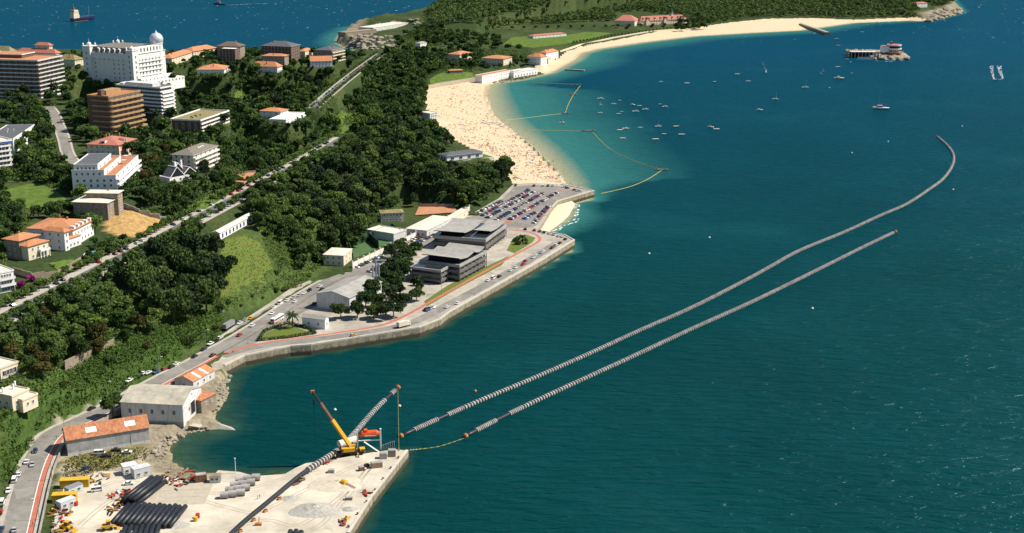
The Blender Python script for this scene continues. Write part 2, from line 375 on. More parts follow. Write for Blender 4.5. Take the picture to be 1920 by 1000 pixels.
# pads for the lawns and the courts so that they lie flat
def pad(L, z, blend=8):
    w = [p[:2] for p in pts(L, z)]; flatten(w, z, blend, 0.1); return w
CLUB = pad([(598,520),(640,505),(700,478),(780,438),(880,400),(860,392),(790,380),(715,392),(690,425),(690,455),(640,470),(596,480)], 6.0, 5)
FIELD = pad([(942,84),(1000,90),(1050,84),(1090,78),(1150,62),(1100,60),(1060,66),(960,70)], 7.5, 12)
# ---------------- water
def water_material():
    m = bpy.data.materials.new('sea water'); m.use_nodes = True; nt = m.node_tree; b = nt.nodes['Principled BSDF']
    g = nd(nt, 'ShaderNodeNewGeometry'); at = nd(nt, 'ShaderNodeAttribute'); at.attribute_name = 'shallow'
    big = nd(nt, 'ShaderNodeTexNoise', Scale=0.006, Detail=4.0, Roughness=0.6); nt.links.new(g.outputs['Position'], big.inputs['Vector'])
    def mapped(sc, rot): 
        mp = nd(nt, 'ShaderNodeMapping'); mp.inputs['Scale'].default_value = sc; mp.inputs['Rotation'].default_value = (0, 0, rot)
        nt.links.new(g.outputs['Position'], mp.inputs[0]); return mp.outputs[0]
    wv = nd(nt, 'ShaderNodeTexNoise', Scale=1.0, Detail=4.0, Roughness=0.55, Distortion=0.6); nt.links.new(mapped((0.065, 0.23, 0.1), R(20)), wv.inputs['Vector'])
    w2 = nd(nt, 'ShaderNodeTexNoise', Scale=1.0, Detail=3.0, Roughness=0.6, Distortion=0.3); nt.links.new(mapped((0.22, 0.62, 0.3), R(12)), w2.inputs['Vector'])
    # deep colour drifts between green and blue over the bay
    dc = nd(nt, 'ShaderNodeValToRGB'); e = dc.color_ramp.elements
    e[0].position = 0.35; e[0].color = (0.0001, 0.029, 0.0275, 1); e[1].position = 0.66; e[1].color = (0.0002, 0.037, 0.040, 1)
    nt.links.new(big.outputs['Fac'], dc.inputs[0])
    # towards the open sea the water is bluer
    sp_ = nd(nt, 'ShaderNodeSeparateXYZ'); nt.links.new(g.outputs['Position'], sp_.inputs[0])
    fr = nd(nt, 'ShaderNodeMapRange'); fr.inputs[1].default_value = 700; fr.inputs[2].default_value = 2100
    nt.links.new(sp_.outputs[1], fr.inputs[0])
    mf = nd(nt, 'ShaderNodeMix', data_type='RGBA'); nt.links.new(fr.outputs[0], mf.inputs[0]); nt.links.new(dc.outputs[0], mf.inputs[6]); mf.inputs[7].default_value = (0.0008, 0.042, 0.076, 1)
    # shallows: turquoise, then sand showing through
    ad = nd(nt, 'ShaderNodeMath', operation='MULTIPLY_ADD'); ad.inputs[1].default_value = 0.35; 
    nt.links.new(big.outputs['Fac'], ad.inputs[0]); nt.links.new(at.outputs['Fac'], ad.inputs[2])
    sh = nd(nt, 'ShaderNodeMath', operation='SUBTRACT'); nt.links.new(ad.outputs[0], sh.inputs[0]); sh.inputs[1].default_value = 0.17
    cr = nd(nt, 'ShaderNodeValToRGB'); e = cr.color_ramp.elements
    e[0].position = 0.02; e[0].color = (0, 0, 0, 1); e[1].position = 0.80; e[1].color = (1, 1, 1, 1)
    nt.links.new(sh.outputs[0], cr.inputs[0])
    m1 = nd(nt, 'ShaderNodeMix', data_type='RGBA'); nt.links.new(cr.outputs[0], m1.inputs[0]); nt.links.new(mf.outputs[2], m1.inputs[6]); m1.inputs[7].default_value = (0.026, 0.135, 0.122, 1)
    s2 = nd(nt, 'ShaderNodeMapRange'); s2.inputs[1].default_value = 0.80; s2.inputs[2].default_value = 1.0; nt.links.new(at.outputs['Fac'], s2.inputs[0])
    m2 = nd(nt, 'ShaderNodeMix', data_type='RGBA'); nt.links.new(s2.outputs[0], m2.inputs[0]); nt.links.new(m1.outputs[2], m2.inputs[6]); m2.inputs[7].default_value = (0.33, 0.30, 0.17, 1)
    # by the harbour the shallows are murky olive, not turquoise
    hb = nd(nt, 'ShaderNodeMapRange'); hb.inputs[1].default_value = 760; hb.inputs[2].default_value = 900; nt.links.new(sp_.outputs[1], hb.inputs[0])
    h1 = nd(nt, 'ShaderNodeMix', data_type='RGBA'); nt.links.new(cr.outputs[0], h1.inputs[0]); nt.links.new(mf.outputs[2], h1.inputs[6]); h1.inputs[7].default_value = (0.028, 0.062, 0.036, 1)
    h2 = nd(nt, 'ShaderNodeMix', data_type='RGBA'); nt.links.new(s2.outputs[0], h2.inputs[0]); nt.links.new(h1.outputs[2], h2.inputs[6]); h2.inputs[7].default_value = (0.12, 0.10, 0.05, 1)
    m4 = nd(nt, 'ShaderNodeMix', data_type='RGBA'); nt.links.new(hb.outputs[0], m4.inputs[0]); nt.links.new(h2.outputs[2], m4.inputs[6]); nt.links.new(m2.outputs[2], m4.inputs[7]); m2 = m4
    # whitecaps out at sea
    vo = nd(nt, 'ShaderNodeTexNoise', Scale=1.0, Detail=2.0, Roughness=0.5); nt.links.new(mapped((0.07, 0.12, 0.1), R(5)), vo.inputs['Vector'])
    th = nd(nt, 'ShaderNodeMapRange'); th.inputs[1].default_value = 0.715; th.inputs[2].default_value = 0.75; nt.links.new(vo.outputs['Fac'], th.inputs[0])
    f2 = nd(nt, 'ShaderNodeMapRange'); f2.inputs[1].default_value = 2150; f2.inputs[2].default_value = 2600; f2.inputs[3].default_value = 0.0; nt.links.new(sp_.outputs[1], f2.inputs[0])
    fm = nd(nt, 'ShaderNodeMath', operation='MULTIPLY'); nt.links.new(th.outputs[0], fm.inputs[0]); nt.links.new(f2.outputs[0], fm.inputs[1])
    m3 = nd(nt, 'ShaderNodeMix', data_type='RGBA'); nt.links.new(fm.outputs[0], m3.inputs[0]); nt.links.new(m2.outputs[2], m3.inputs[6]); m3.inputs[7].default_value = (0.75, 0.8, 0.82, 1)
    b1 = nd(nt, 'ShaderNodeBump', Strength=1.0, Distance=2.6); nt.links.new(wv.outputs['Fac'], b1.inputs['Height'])
    b2 = nd(nt, 'ShaderNodeBump', Strength=1.0, Distance=0.42); nt.links.new(w2.outputs['Fac'], b2.inputs['Height']); nt.links.new(b1.outputs[0], b2.inputs['Normal'])
    # choppy water mirrors far less of the low sky than a flat sheet: body colour plus a weak sky gloss
    nt.nodes.remove(b); df = nd(nt, 'ShaderNodeBsdfDiffuse'); gl = nd(nt, 'ShaderNodeBsdfGlossy', Roughness=.2); gl.inputs['Color'].default_value = (.45, .78, .95, 1); fr_ = nd(nt, 'ShaderNodeFresnel', IOR=1.33)
    nt.links.new(m3.outputs[2], df.inputs['Color'])
    for n_ in (df, gl, fr_): nt.links.new(b2.outputs[0], n_.inputs['Normal'])
    sc_ = nd(nt, 'ShaderNodeMath', operation='MULTIPLY'); sc_.inputs[1].default_value = .6; nt.links.new(fr_.outputs[0], sc_.inputs[0])
    mn = nd(nt, 'ShaderNodeMath', operation='MINIMUM'); mn.inputs[1].default_value = .075; nt.links.new(sc_.outputs[0], mn.inputs[0])
    ms = nd(nt, 'ShaderNodeMixShader'); nt.links.new(mn.outputs[0], ms.inputs[0]); nt.links.new(df.outputs[0], ms.inputs[1]); nt.links.new(gl.outputs[0], ms.inputs[2])
    nt.links.new(ms.outputs[0], nt.nodes['Material Output'].inputs['Surface'])
    return m
wx = np.concatenate([[-40000, -12000, -4000, -1800], np.arange(-1000, 1401, 10.0), [2200, 4000, 12000, 40000]])
wy = np.concatenate([[-8000, -2000, -200], np.arange(300, 3600, 10.0), [4200, 6000, 12000, 40000, 90000]])
WX, WY = np.meshgrid(wx, wy); wd, win, wat = coast_info(WX, WY)
shal = np.where(win, 1.0, np.clip(1 - wd / np.maximum(wat[..., 2], 1), 0, 1))
# an extra pale bank off the small beach at the car park and along the main beach
nwx, nwy = len(wx), len(wy)
wv_ = np.stack([WX, WY, np.zeros_like(WX)], -1).reshape(-1, 3)
idx = np.arange(nwx * nwy).reshape(nwy, nwx); wf = np.stack([idx[:-1, :-1], idx[:-1, 1:], idx[1:, 1:], idx[1:, :-1]], -1).reshape(-1, 4)
def grid_mesh(name, V, Fc, m, attrs=None, smooth=True):
    me = bpy.data.meshes.new(name); me.vertices.add(len(V)); me.vertices.foreach_set('co', V.astype(np.float32).ravel())
    me.loops.add(Fc.size); me.loops.foreach_set('vertex_index', Fc.astype(np.int32).ravel())
    me.polygons.add(len(Fc)); me.polygons.foreach_set('loop_start', np.arange(0, Fc.size, 4, dtype=np.int32))
    me.polygons.foreach_set('use_smooth', np.full(len(Fc), smooth))
    for k, (a, ty) in (attrs or {}).items():
        at = me.attributes.new(k, ty, 'POINT')
        if ty == 'FLOAT': at.data.foreach_set('value', a.astype(np.float32).ravel())
        else: at.data.foreach_set('color', a.astype(np.float32).ravel())
    me.update(); me.validate(); me.materials.append(m)
    o = bpy.data.objects.new(name, me); COL.objects.link(o); return o
tag(grid_mesh('sea', wv_, wf, water_material(), {'shallow': (shal, 'FLOAT')}), kind='structure')
# ---------------- land
PXX = np.zeros_like(GX); PYY = np.zeros_like(GX)
_dep = GY * cp - (GZ - CH) * sp; PXX = 960 + F * GX / _dep; PYY = 500 + F * (-(GY * sp) - (GZ - CH) * cp) / _dep
def zone(L): return inside(PXX, PYY, L)
colr = np.zeros(GX.shape + (4,)); colr[..., 3] = 1
def paint(mask, c, jit=0.0):
    w = np.asarray(mask, float)[..., None]; colr[..., :3] = colr[..., :3] * (1 - w) + np.array(c) * w
n1 = vnoise(GX, GY, 40); n2 = vnoise(GX, GY, 13)
paint(np.ones(GX.shape), (0.032, 0.052, 0.016))
paint(np.clip((n1 - .45) * 3, 0, 1) * .6, (0.065, 0.08, 0.026))
paint(zone([(0,900),(60,860),(130,800),(215,745),(340,680),(420,610),(420,560),(300,590),(180,650),(90,700),(0,760)]), (0.045, 0.08, 0.018))
paint(zone([(420,430),(600,420),(620,500),(560,560),(480,580),(390,590),(400,520)]), (0.055, 0.085, 0.022))
paint(zone([(60,830),(105,795),(140,780),(215,745),(260,725),(240,750),(150,800),(110,830),(70,840)]), (0.38, 0.33, 0.25))
paint(zone([(100,815),(130,790),(300,790),(350,810),(345,890),(300,900),(110,920)]), (0.30, 0.26, 0.18))
paint(zone([(125,855),(280,835),(282,850),(205,880),(125,880)]), (0.17, 0.16, 0.06))
paint(zone([(300,760),(330,690),(405,690),(430,700),(420,770),(340,830),(285,830)]), (0.26, 0.22, 0.15))
paint(zone([(285,840),(320,840),(350,880),(400,893),(380,905),(300,897)]), (0.33, 0.27, 0.17))
paint(zone([(200,400),(240,388),(280,398),(318,412),(300,432),(265,440),(235,448),(195,432)]), (0.36, 0.23, 0.09))
rk = np.clip((cat_[..., 0] - .38) / .2, 0, 1) * np.clip((34 - cd) / 14, 0, 1) * cin * (GY > 1500)
paint(rk * np.clip(.45 + n2, 0, 1), (0.24, 0.20, 0.145))
paint(((cd < 10) & cin & (GY < 1000) & (cat_[..., 0] < .7)), (0.20, 0.17, 0.12))
SAND_Z = [(797,163),(890,150),(905,150),(940,150),(960,240),(1075,350),(1000,347),(962,346),(946,336),(938,318),(925,300),(900,288),(850,262),(832,240),(820,236),(800,215),(795,185)]
SAND2 = [(1010,143),(1032,128),(1055,104),(1085,88),(1150,76),(1240,58),(1300,52),(1370,42),(1440,35),(1520,34),(1600,37),(1720,32),(1745,38),(1700,44),(1600,50),(1400,70),(1200,90),(1120,100),(1090,110),(1070,130)]
SAND3 = [(1005,428),(1020,412),(1040,386),(1075,372),(1085,405),(1040,440)]
beach = (zone(SAND_Z) | zone(SAND2)) & (GZ < 9)
beach |= (cat_[..., 0] < .12) & (cd < 26) & cin & (GZ < 5) & (GY > 1020)
wet = np.clip(1 - cd / 5.0, 0, 1) * cin
BE = np.where(beach, 1.0, 0.0)
paint(~cin, (0.25, 0.22, 0.14))
def land_material(name, kind):
    m = bpy.data.materials.new(name); m.use_nodes = True; nt = m.node_tree; b = nt.nodes['Principled BSDF']
    b.inputs['Roughness'].default_value = 0.95; b.inputs['Specular IOR Level'].default_value = 0.1
    g = nd(nt, 'ShaderNodeNewGeometry')
    n = nd(nt, 'ShaderNodeTexNoise', Scale=0.35, Detail=8.0, Roughness=0.7); nt.links.new(g.outputs['Position'], n.inputs['Vector'])
    r_ = nd(nt, 'ShaderNodeMapRange'); r_.inputs[1].default_value = .3; r_.inputs[2].default_value = .7
    nt.links.new(n.outputs['Fac'], r_.inputs[0])
    if kind == 'sand':
        r_.inputs[3].default_value = .9; r_.inputs[4].default_value = 1.08
        at = nd(nt, 'ShaderNodeAttribute'); at.attribute_name = 'wet'
        mx0 = nd(nt, 'ShaderNodeMix', data_type='RGBA'); nt.links.new(at.outputs['Fac'], mx0.inputs[0])
        mx0.inputs[6].default_value = (0.57, 0.445, 0.295, 1); mx0.inputs[7].default_value = (0.34, 0.235, 0.13, 1); c = mx0.outputs[2]
    else:
        r_.inputs[3].default_value = .55; r_.inputs[4].default_value = 1.5
        at = nd(nt, 'ShaderNodeAttribute'); at.attribute_name = 'tint'; c = at.outputs['Color']
    mx = nd(nt, 'ShaderNodeVectorMath', operation='MULTIPLY'); nt.links.new(c, mx.inputs[0]); nt.links.new(r_.outputs[0], mx.inputs[1])
    nt.links.new(mx.outputs[0], b.inputs['Base Color'])
    bu = nd(nt, 'ShaderNodeBump', Strength=1.0, Distance=0.5 if kind != 'sand' else 0.25); nt.links.new(n.outputs['Fac'], bu.inputs['Height']); nt.links.new(bu.outputs[0], b.inputs['Normal'])
    return m
def land():
    ng, ny = len(gx), len(gy); V = np.stack([GX, GY, GZ], -1).reshape(-1, 3)
    idx = np.arange(ng * ny).reshape(ny, ng)
    Fc = np.stack([idx[:-1, :-1], idx[:-1, 1:], idx[1:, 1:], idx[1:, :-1]], -1).reshape(-1, 4)
    z4 = GZ.ravel()[Fc]; bch = BE.ravel()[Fc].mean(1) > .5
    # keep what lies near or above the water; drop land hidden under the paving
    keep = z4.max(1) > -2.5
    for poly in (quay_w, dock_w):
        ins = inside(GX, GY, poly); best = np.full(GX.shape, 1e9)
        for i in range(len(poly)): best = np.minimum(best, seg_dist(GX, GY, poly[i], poly[(i + 1) % len(poly)])[0])
        keep &= ~((ins & (best > 8)).ravel()[Fc].all(1))
    for nm, sel, m in (('ground', keep & ~bch, land_material('earth and scrub', 'earth')), ('beach', keep & bch, land_material('sand', 'sand'))):
        f = Fc[sel]; u, inv = np.unique(f, return_inverse=True)
        tag(grid_mesh(nm, V[u], inv.reshape(-1, 4), m, {'tint': (colr.reshape(-1, 4)[u], 'FLOAT_COLOR'), 'wet': (wet.ravel()[u], 'FLOAT')}), kind='structure')
# ---------------- paving, walls, roads
M_conc = mat('pale quay concrete', (0.36, 0.325, 0.265), .85, .16, .25, bump=.02, patch=.12, stain=(.22, .62, (.22, .19, .15)))
M_wall = mat('weathered quay masonry', (0.31, 0.265, 0.185), .9, .35, .35, bump=.15, streak=.6, tide=2.1)
M_dust = mat('dusty dock concrete', (0.41, 0.365, 0.285), .9, .12, .07, bump=.03, c2=(0.60, 0.54, 0.43), stain=(.11, .57, (.33, .285, .21)))
M_asph = mat('worn asphalt', (0.215, 0.20, 0.175), .9, .16, .3, patch=.09, stain=(.3, .64, (.11, .10, .09)))
M_asph2 = mat('dark avenue asphalt', (0.115, 0.115, 0.115), .9, .15, .3)
M_walk = mat('pale pavement slabs', (0.38, 0.345, 0.285), .85, .14, .4, stain=(.3, .62, (.25, .22, .18)))
M_red = mat('red cycle lane', (0.40, 0.13, 0.085), .85, .14, .4)
M_white = mat('white road paint', (0.72, 0.70, 0.66), .7, .08, .6)
M_kerb = mat('kerb stone', (0.50, 0.46, 0.38), .85, .1, .5)
def quay(name, poly, z, mtop, parts=True):
    b = MB(); b.prism(poly, -4, z, M_wall, mtop); o = b.build(name); tag(o, kind='structure'); return o
quay('quay', quay_w, ZQ, M_conc); quay('dock', dock_w, ZD, M_dust)
def edge_wall(name, path_px, z, h, w, m, seg=14.0):
    """a coping of separate stones along a quay edge"""
    path = [Vector(p) for p in pts(path_px, z)]; objs = []
    root = None
    for i in range(len(path) - 1):
        a, c = path[i], path[i + 1]; L = (c - a).length; n = max(1, round(L / seg)); t = (c - a) / L; rz = math.atan2(t.y, t.x)
        nrm = Vector((-t.y, t.x, 0))
        for k in range(n):
            p = a + t * (L * (k + .5) / n) + nrm * (w / 2 + .05)
            objs.append((p, L / n - .12, rz))
    return objs
def coping(parent, path_px, z, h=.7, w=.9, seg=9.0, m=None):
    cache = {}
    for p, L, rz in edge_wall('', path_px, z, h, w, m, seg):
        key = round(L, 1)
        if key not in cache: cache[key] = MB().box((0, 0, h / 2), (key, w, h), m or M_kerb).mesh('coping_stone')
        put('coping_stone', cache[key], parent, (p.x, p.y, z), rz)
Q = bpy.data.objects['quay']; D = bpy.data.objects['dock']
coping(Q, QUAY[1:10], ZQ, .75, .9, 9); coping(Q, [QUAY[9], (1060,441), (1010,432)], ZQ, .5, .8, 9); coping(Q, [(1036,389),(1046,378),(1115,358),(1095,354),(1052,346)], ZQ, .5, .8, 9)
coping(D, DOCK[1:4], ZD, .35, 1.2, 8)
def sheet(name, px_poly, z, dz, m):
    w = pts(px_poly, z); b = MB()
    xy = [(p[0], p[1], z + dz) for p in w]
    if sum(xy[i][0] * xy[(i + 1) % len(xy)][1] - xy[(i + 1) % len(xy)][0] * xy[i][1] for i in range(len(xy))) < 0: xy.reverse()
    b.poly(xy, m)
    return tag(b.build(name), kind='structure')
def rd(name, path, w0, w1, dz, m, thick=0.0): return tag(strip(name, path, w0, w1, dz, m, None, thick), kind='structure')
rd('coast_road', ROAD, -4.6, 4.4, .012, M_asph)
RCUT = next(i for i, q in enumerate(ROAD) if px_of(*q)[0] > 392)
rd('pavement', ROAD[:34], 6.9, 9.0, .13, M_walk, .2)
rd('verge', ROAD, -6.5, -4.6, .006, M_walk)
rd('avenue', AVE, -4.6, 4.6, .012, M_asph2); rd('avenue_pavement', AVE, -10.2, -4.6, .12, M_walk, .6); rd('avenue_pavement', AVE, 4.6, 9.6, .12, M_walk, .6)
rd('upper_avenue', ROADB, -4.2, 4.2, .012, M_asph2); rd('upper_pavement', ROADB, -7.5, -4.2, .12, M_walk, .5); rd('upper_pavement', ROADB, 4.2, 6, .12, M_walk, .5)
rd('lane', LANE, -3.6, 3.6, .012, M_asph); rd('lane_pavement', LANE, 3.6, 5.2, .12, M_walk, .5); rd('lane_pavement', LANE, -5.0, -3.6, .12, M_walk, .5)
# promenade road on the quay, its red cycle lane and lines
PROM = smooth_path(pts([(415,668),(470,652),(560,640),(640,630),(720,618),(780,602),(830,577),(900,540),(960,507),(1015,474),(1045,455)], ZQ), 5)
rd('promenade_road', PROM, -3.6, 3.8, .012, M_asph)
BIKE = smooth_path(pts([(402,671),(420,663),(480,646),(560,634),(640,623),(715,610),(760,592),(830,553),(900,514),(960,481),(1005,456),(1012,448),(1004,440),(985,434),(955,431)], ZQ), 4)
rd('cycle_lane', BIKE, -1.1, 1.1, .024, M_red)
rd('cycle_lane', ROAD[:RCUT], 4.75, 6.6, .012, M_red); rd('lane_edge_line', ROAD[:RCUT], 4.4, 4.75, .02, M_white)
BIKE2 = smooth_path(pts([(938,424),(960,412),(1000,388),(1030,370),(1052,357)], ZQ), 6)
rd('cycle_lane', BIKE2, -1.5, 1.5, .02, M_red)
sheet('car_park', [(925,428),(985,428),(1005,424),(1032,390),(1045,376),(1095,360),(1055,350),(1000,347),(965,350),(930,385),(880,408)], ZQ, .008, M_asph)
sheet('side_street', [(392,664),(416,634),(455,606),(505,575),(560,544),(640,512),(700,485),(800,432),(860,410),(905,402),(930,428),(840,440),(740,495),(700,530),(600,570),(520,610),(480,644),(430,662)], ZQ, .009, M_asph)
M_lawn = mat('mown grass', (0.075, 0.135, 0.025), .95, .3, .18, bump=.08, c2=(0.13, 0.19, 0.04), spec=.05)
M_dry = mat('dry meadow grass', (0.16, 0.17, 0.045), .95, .25, .12, bump=.1, c2=(0.10, 0.16, 0.03), spec=.05)
def hp(L): return [hit(*a)[:2] for a in L]

# small sandy inlet between the quay tip and the car park
top = [Vector(q) for q in pts([(1006,434),(1018,422),(1028,406),(1036,393),(1045,383),(1070,376)], 2.6)]; botm = [Vector(q) for q in pts([(1008,444),(1024,440),(1040,431),(1056,420),(1070,407),(1080,385)], -.5)]
b = MB(); K = 6; base = 0
rowsI = [[t.lerp(q, (k / K)) + Vector((0, 0, .9 * math.sin(math.pi * k / K) * .6)) for k in range(K + 1)] for t, q in zip(top, botm)]
for i in range(len(rowsI) - 1):
    for k in range(K): b.poly([tuple(rowsI[i][k]), tuple(rowsI[i][k + 1]), tuple(rowsI[i + 1][k + 1]), tuple(rowsI[i + 1][k])], None)
ob = b.build('inlet_beach', mat('inlet sand', (.60, .48, .33), .95, .08, .5, bump=.05, spec=.05), None, True); tag(ob, kind='structure')
if ob.data.polygons[0].normal.z < 0: ob.data.flip_normals()
# slabs of the pipe yard
A_, B_, C_, D_ = [Vector(q) for q in pts([(268,909),(402,905),(384,946),(262,947)], ZD)]; M_slab = mat('yard slab concrete', (0.40, 0.35, 0.27), .9, .12, .4, stain=(.3, .6, (.28, .24, .18)))
for i in range(4):
    for j in range(3):
        q = [A_.lerp(B_, u).lerp(D_.lerp(C_, u), v) for u, v in ((i / 4 + .006, j / 3 + .012), ((i + 1) / 4 - .006, j / 3 + .012), ((i + 1) / 4 - .006, (j + 1) / 3 - .012), (i / 4 + .006, (j + 1) / 3 - .012))]
        MB().prism([(v.x, v.y) for v in q], ZD - .1, ZD + .07, M_slab).build('concrete_slab', None, D)
# ================================================================== BUILDINGS
M_terra = mat('terracotta tiles', (0.42, 0.165, 0.075), .85, .22, .9, bump=.06, c2=(0.56, 0.25, 0.12))
M_terra2 = mat('old rust-red tiles', (0.36, 0.135, 0.06), .9, .3, .7, bump=.06, c2=(0.50, 0.22, 0.11))
M_pinkr = mat('rose tiles', (0.38, 0.145, 0.10), .85, .2, .8, bump=.06)
M_slate = mat('dark slate', (0.10, 0.10, 0.105), .6, .25, .8, bump=.04)
M_greyr = mat('grey roof tiles', (0.17, 0.15, 0.125), .8, .2, .8, bump=.05)
M_brownr = mat('brown roof tiles', (0.13, 0.095, 0.07), .85, .2, .8, bump=.05)
M_olive = mat('lichen-covered flat roof', (0.22, 0.185, 0.085), .9, .25, .3, bump=.03)
M_cream = mat('cream flat roof', (0.62, 0.55, 0.45), .85, .1, .3)
M_fibre = mat('weathered fibre-cement roof', (0.35, 0.32, 0.26), .9, .2, .25, bump=.05, c2=(0.50, 0.46, 0.36), stain=(.3, .6, (.40, .33, .16)))
M_wht = mat('white render', (0.74, 0.72, 0.68), .8, .06, .4, streak=.12)
M_wht2 = mat('stained white render', (0.60, 0.59, 0.56), .85, .12, .3, streak=.45)
M_crm = mat('cream render', (0.66, 0.57, 0.42), .85, .08, .4, streak=.15)
M_stone = mat('brown stone wall', (0.27, 0.215, 0.155), .9, .25, .6, bump=.08, streak=.2)
M_grey = mat('patched grey concrete', (0.34, 0.33, 0.31), .9, .28, .16, streak=.18, c2=(0.52, 0.50, 0.46), stain=(.25, .56, (.24, .235, .225)))
M_dconc = mat('dark ribbed concrete', (0.135, 0.13, 0.12), .8, .2, .3, streak=.3)
M_shell = mat('grey concrete shell roof', (0.31, 0.30, 0.27), .85, .2, .18, streak=.2)
M_tan = mat('ochre brick', (0.36, 0.225, 0.11), .8, .15, .5, streak=.15)
M_brick = mat('dark brown brick', (0.13, 0.08, 0.052), .85, .2, .6)
M_glass = mat('window glass', (0.022, 0.027, 0.032), .12, .2, .3, spec=.6)
M_dark = mat('dark opening', (0.018, 0.017, 0.016), .9, .1, .5)
M_wood = mat('weathered timber', (0.20, 0.125, 0.07), .85, .25, 1.2)
M_redp = mat('red paint', (0.45, 0.035, 0.025), .5, .1, .5)
M_greenp = mat('dark green court wall', (0.018, 0.055, 0.032), .8, .15, .3)
M_court = mat('green court floor', (0.06, 0.12, 0.04), .9, .2, .15)
M_clay = mat('clay court floor', (0.42, 0.20, 0.11), .95, .12, .2)
M_blue = mat('blue awning cloth', (0.03, 0.07, 0.30), .8, .1, .6)
M_rail = mat('grey metal', (0.33, 0.34, 0.35), .45, .1, .6, metal=.4)
M_chim = M_stone
def frame(B, C, z, A=None, D=None, main='R'):
    """footprint from three eave corners: A left, B near, C right (pixels at height z). Local x runs B->C, local y B->A"""
    b = Vector(P(B[0], B[1], z))
    def solve(dirv, px_):
        lo, hi = .5, 160.0
        f = lambda L: px_of(b.x + dirv.x * L, b.y + dirv.y * L, z)[0] - px_
        s0 = f(lo)
        for _ in range(40):
            m_ = (lo + hi) / 2
            if (f(m_) > 0) == (s0 > 0): lo = m_
            else: hi = m_
        return lo
    if main == 'R':
        c = Vector(P(C[0], C[1], z)); e = c - b; W = e.length; ex = e / W; ey = Vector((-ex.y, ex.x, 0))
        if D is None: D = solve(ey, A[0])
    else:
        a = Vector(P(A[0], A[1], z)); e = a - b; Dl = e.length; ey = e / Dl; ex = Vector((ey.y, -ey.x, 0))
        W = D if D is not None else solve(ex, C[0]); D = Dl
    cen = b + ex * W / 2 + ey * D / 2; rz = math.atan2(ex.y, ex.x)
    cs = [b, b + ex * W, b + ey * D, b + ex * W + ey * D]
    zg = min(bil(p.x, p.y) for p in cs + [cen])
    return cen, rz, W, D, zg
def lflat(poly, z, blend=11.0):
    """level the plot under a building"""
    xs = [q[0] for q in poly]; ys = [q[1] for q in poly]; r = blend + 8
    i0, i1 = np.searchsorted(gx, [min(xs) - r, max(xs) + r]); j0, j1 = np.searchsorted(gy, [min(ys) - r, max(ys) + r])
    X, Y = GX[j0:j1, i0:i1], GY[j0:j1, i0:i1]
    if X.size == 0: return
    best = np.full(X.shape, 1e9)
    for i in range(4): best = np.minimum(best, seg_dist(X, Y, poly[i], poly[(i + 1) % 4])[0])
    w = np.where(inside(X, Y, poly), 1.0, np.clip(1 - (best - 4.5) / blend, 0, 1)); w = w * w * (3 - 2 * w) * (GZ[j0:j1, i0:i1] > 1.2)
    for pth, hw in ((AVE, 13), (ROADB, 9), (ROAD, 9), (LANE, 7)):
        for q in pth: w = np.where(np.hypot(X - q.x, Y - q.y) < hw, 0, w)
    GZ[j0:j1, i0:i1] = GZ[j0:j1, i0:i1] * (1 - w) + (z - .06) * w
WINS = {}
def winmesh(w, h, fm, gm=None, sill=True):
    k = (round(w, 1), round(h, 1), fm.name, (gm or M_glass).name)
    if k not in WINS:
        b = MB(); t = .11; gm = gm or M_glass
        b.bx(-w / 2, w / 2, -.04, .06, 0, h, gm)
        for x in (-w / 2, w / 2): b.bx(x - t / 2, x + t / 2, -.13, .05, -t / 2, h + t / 2, fm)
        b.bx(-w / 2 + t / 2, w / 2 - t / 2, -.13, .05, h - t / 2, h + t / 2, fm); b.bx(-t / 3, t / 3, -.1, .05, 0, h - t / 2, fm)
        b.bx(-w / 2 - .12, w / 2 + .12, -.22, .05, -.16, -t / 2, fm)
        WINS[k] = b.mesh('window')
    return WINS[k]
FACES = {'R': (0, -1), 'L': (-1, 0), 'B': (0, 1), 'E': (1, 0)}
def on_face(face, W, D, t, out=0.0):
    """local position and turn for something on a wall; t along the face from its centre"""
    if face == 'R': return (t, -D / 2 - out), 0.0
    if face == 'B': return (-t, D / 2 + out), math.pi
    if face == 'L': return (-W / 2 - out, -t), -math.pi / 2
    return (W / 2 + out, t), math.pi / 2
def flen(face, W, D): return W if face in 'RB' else D
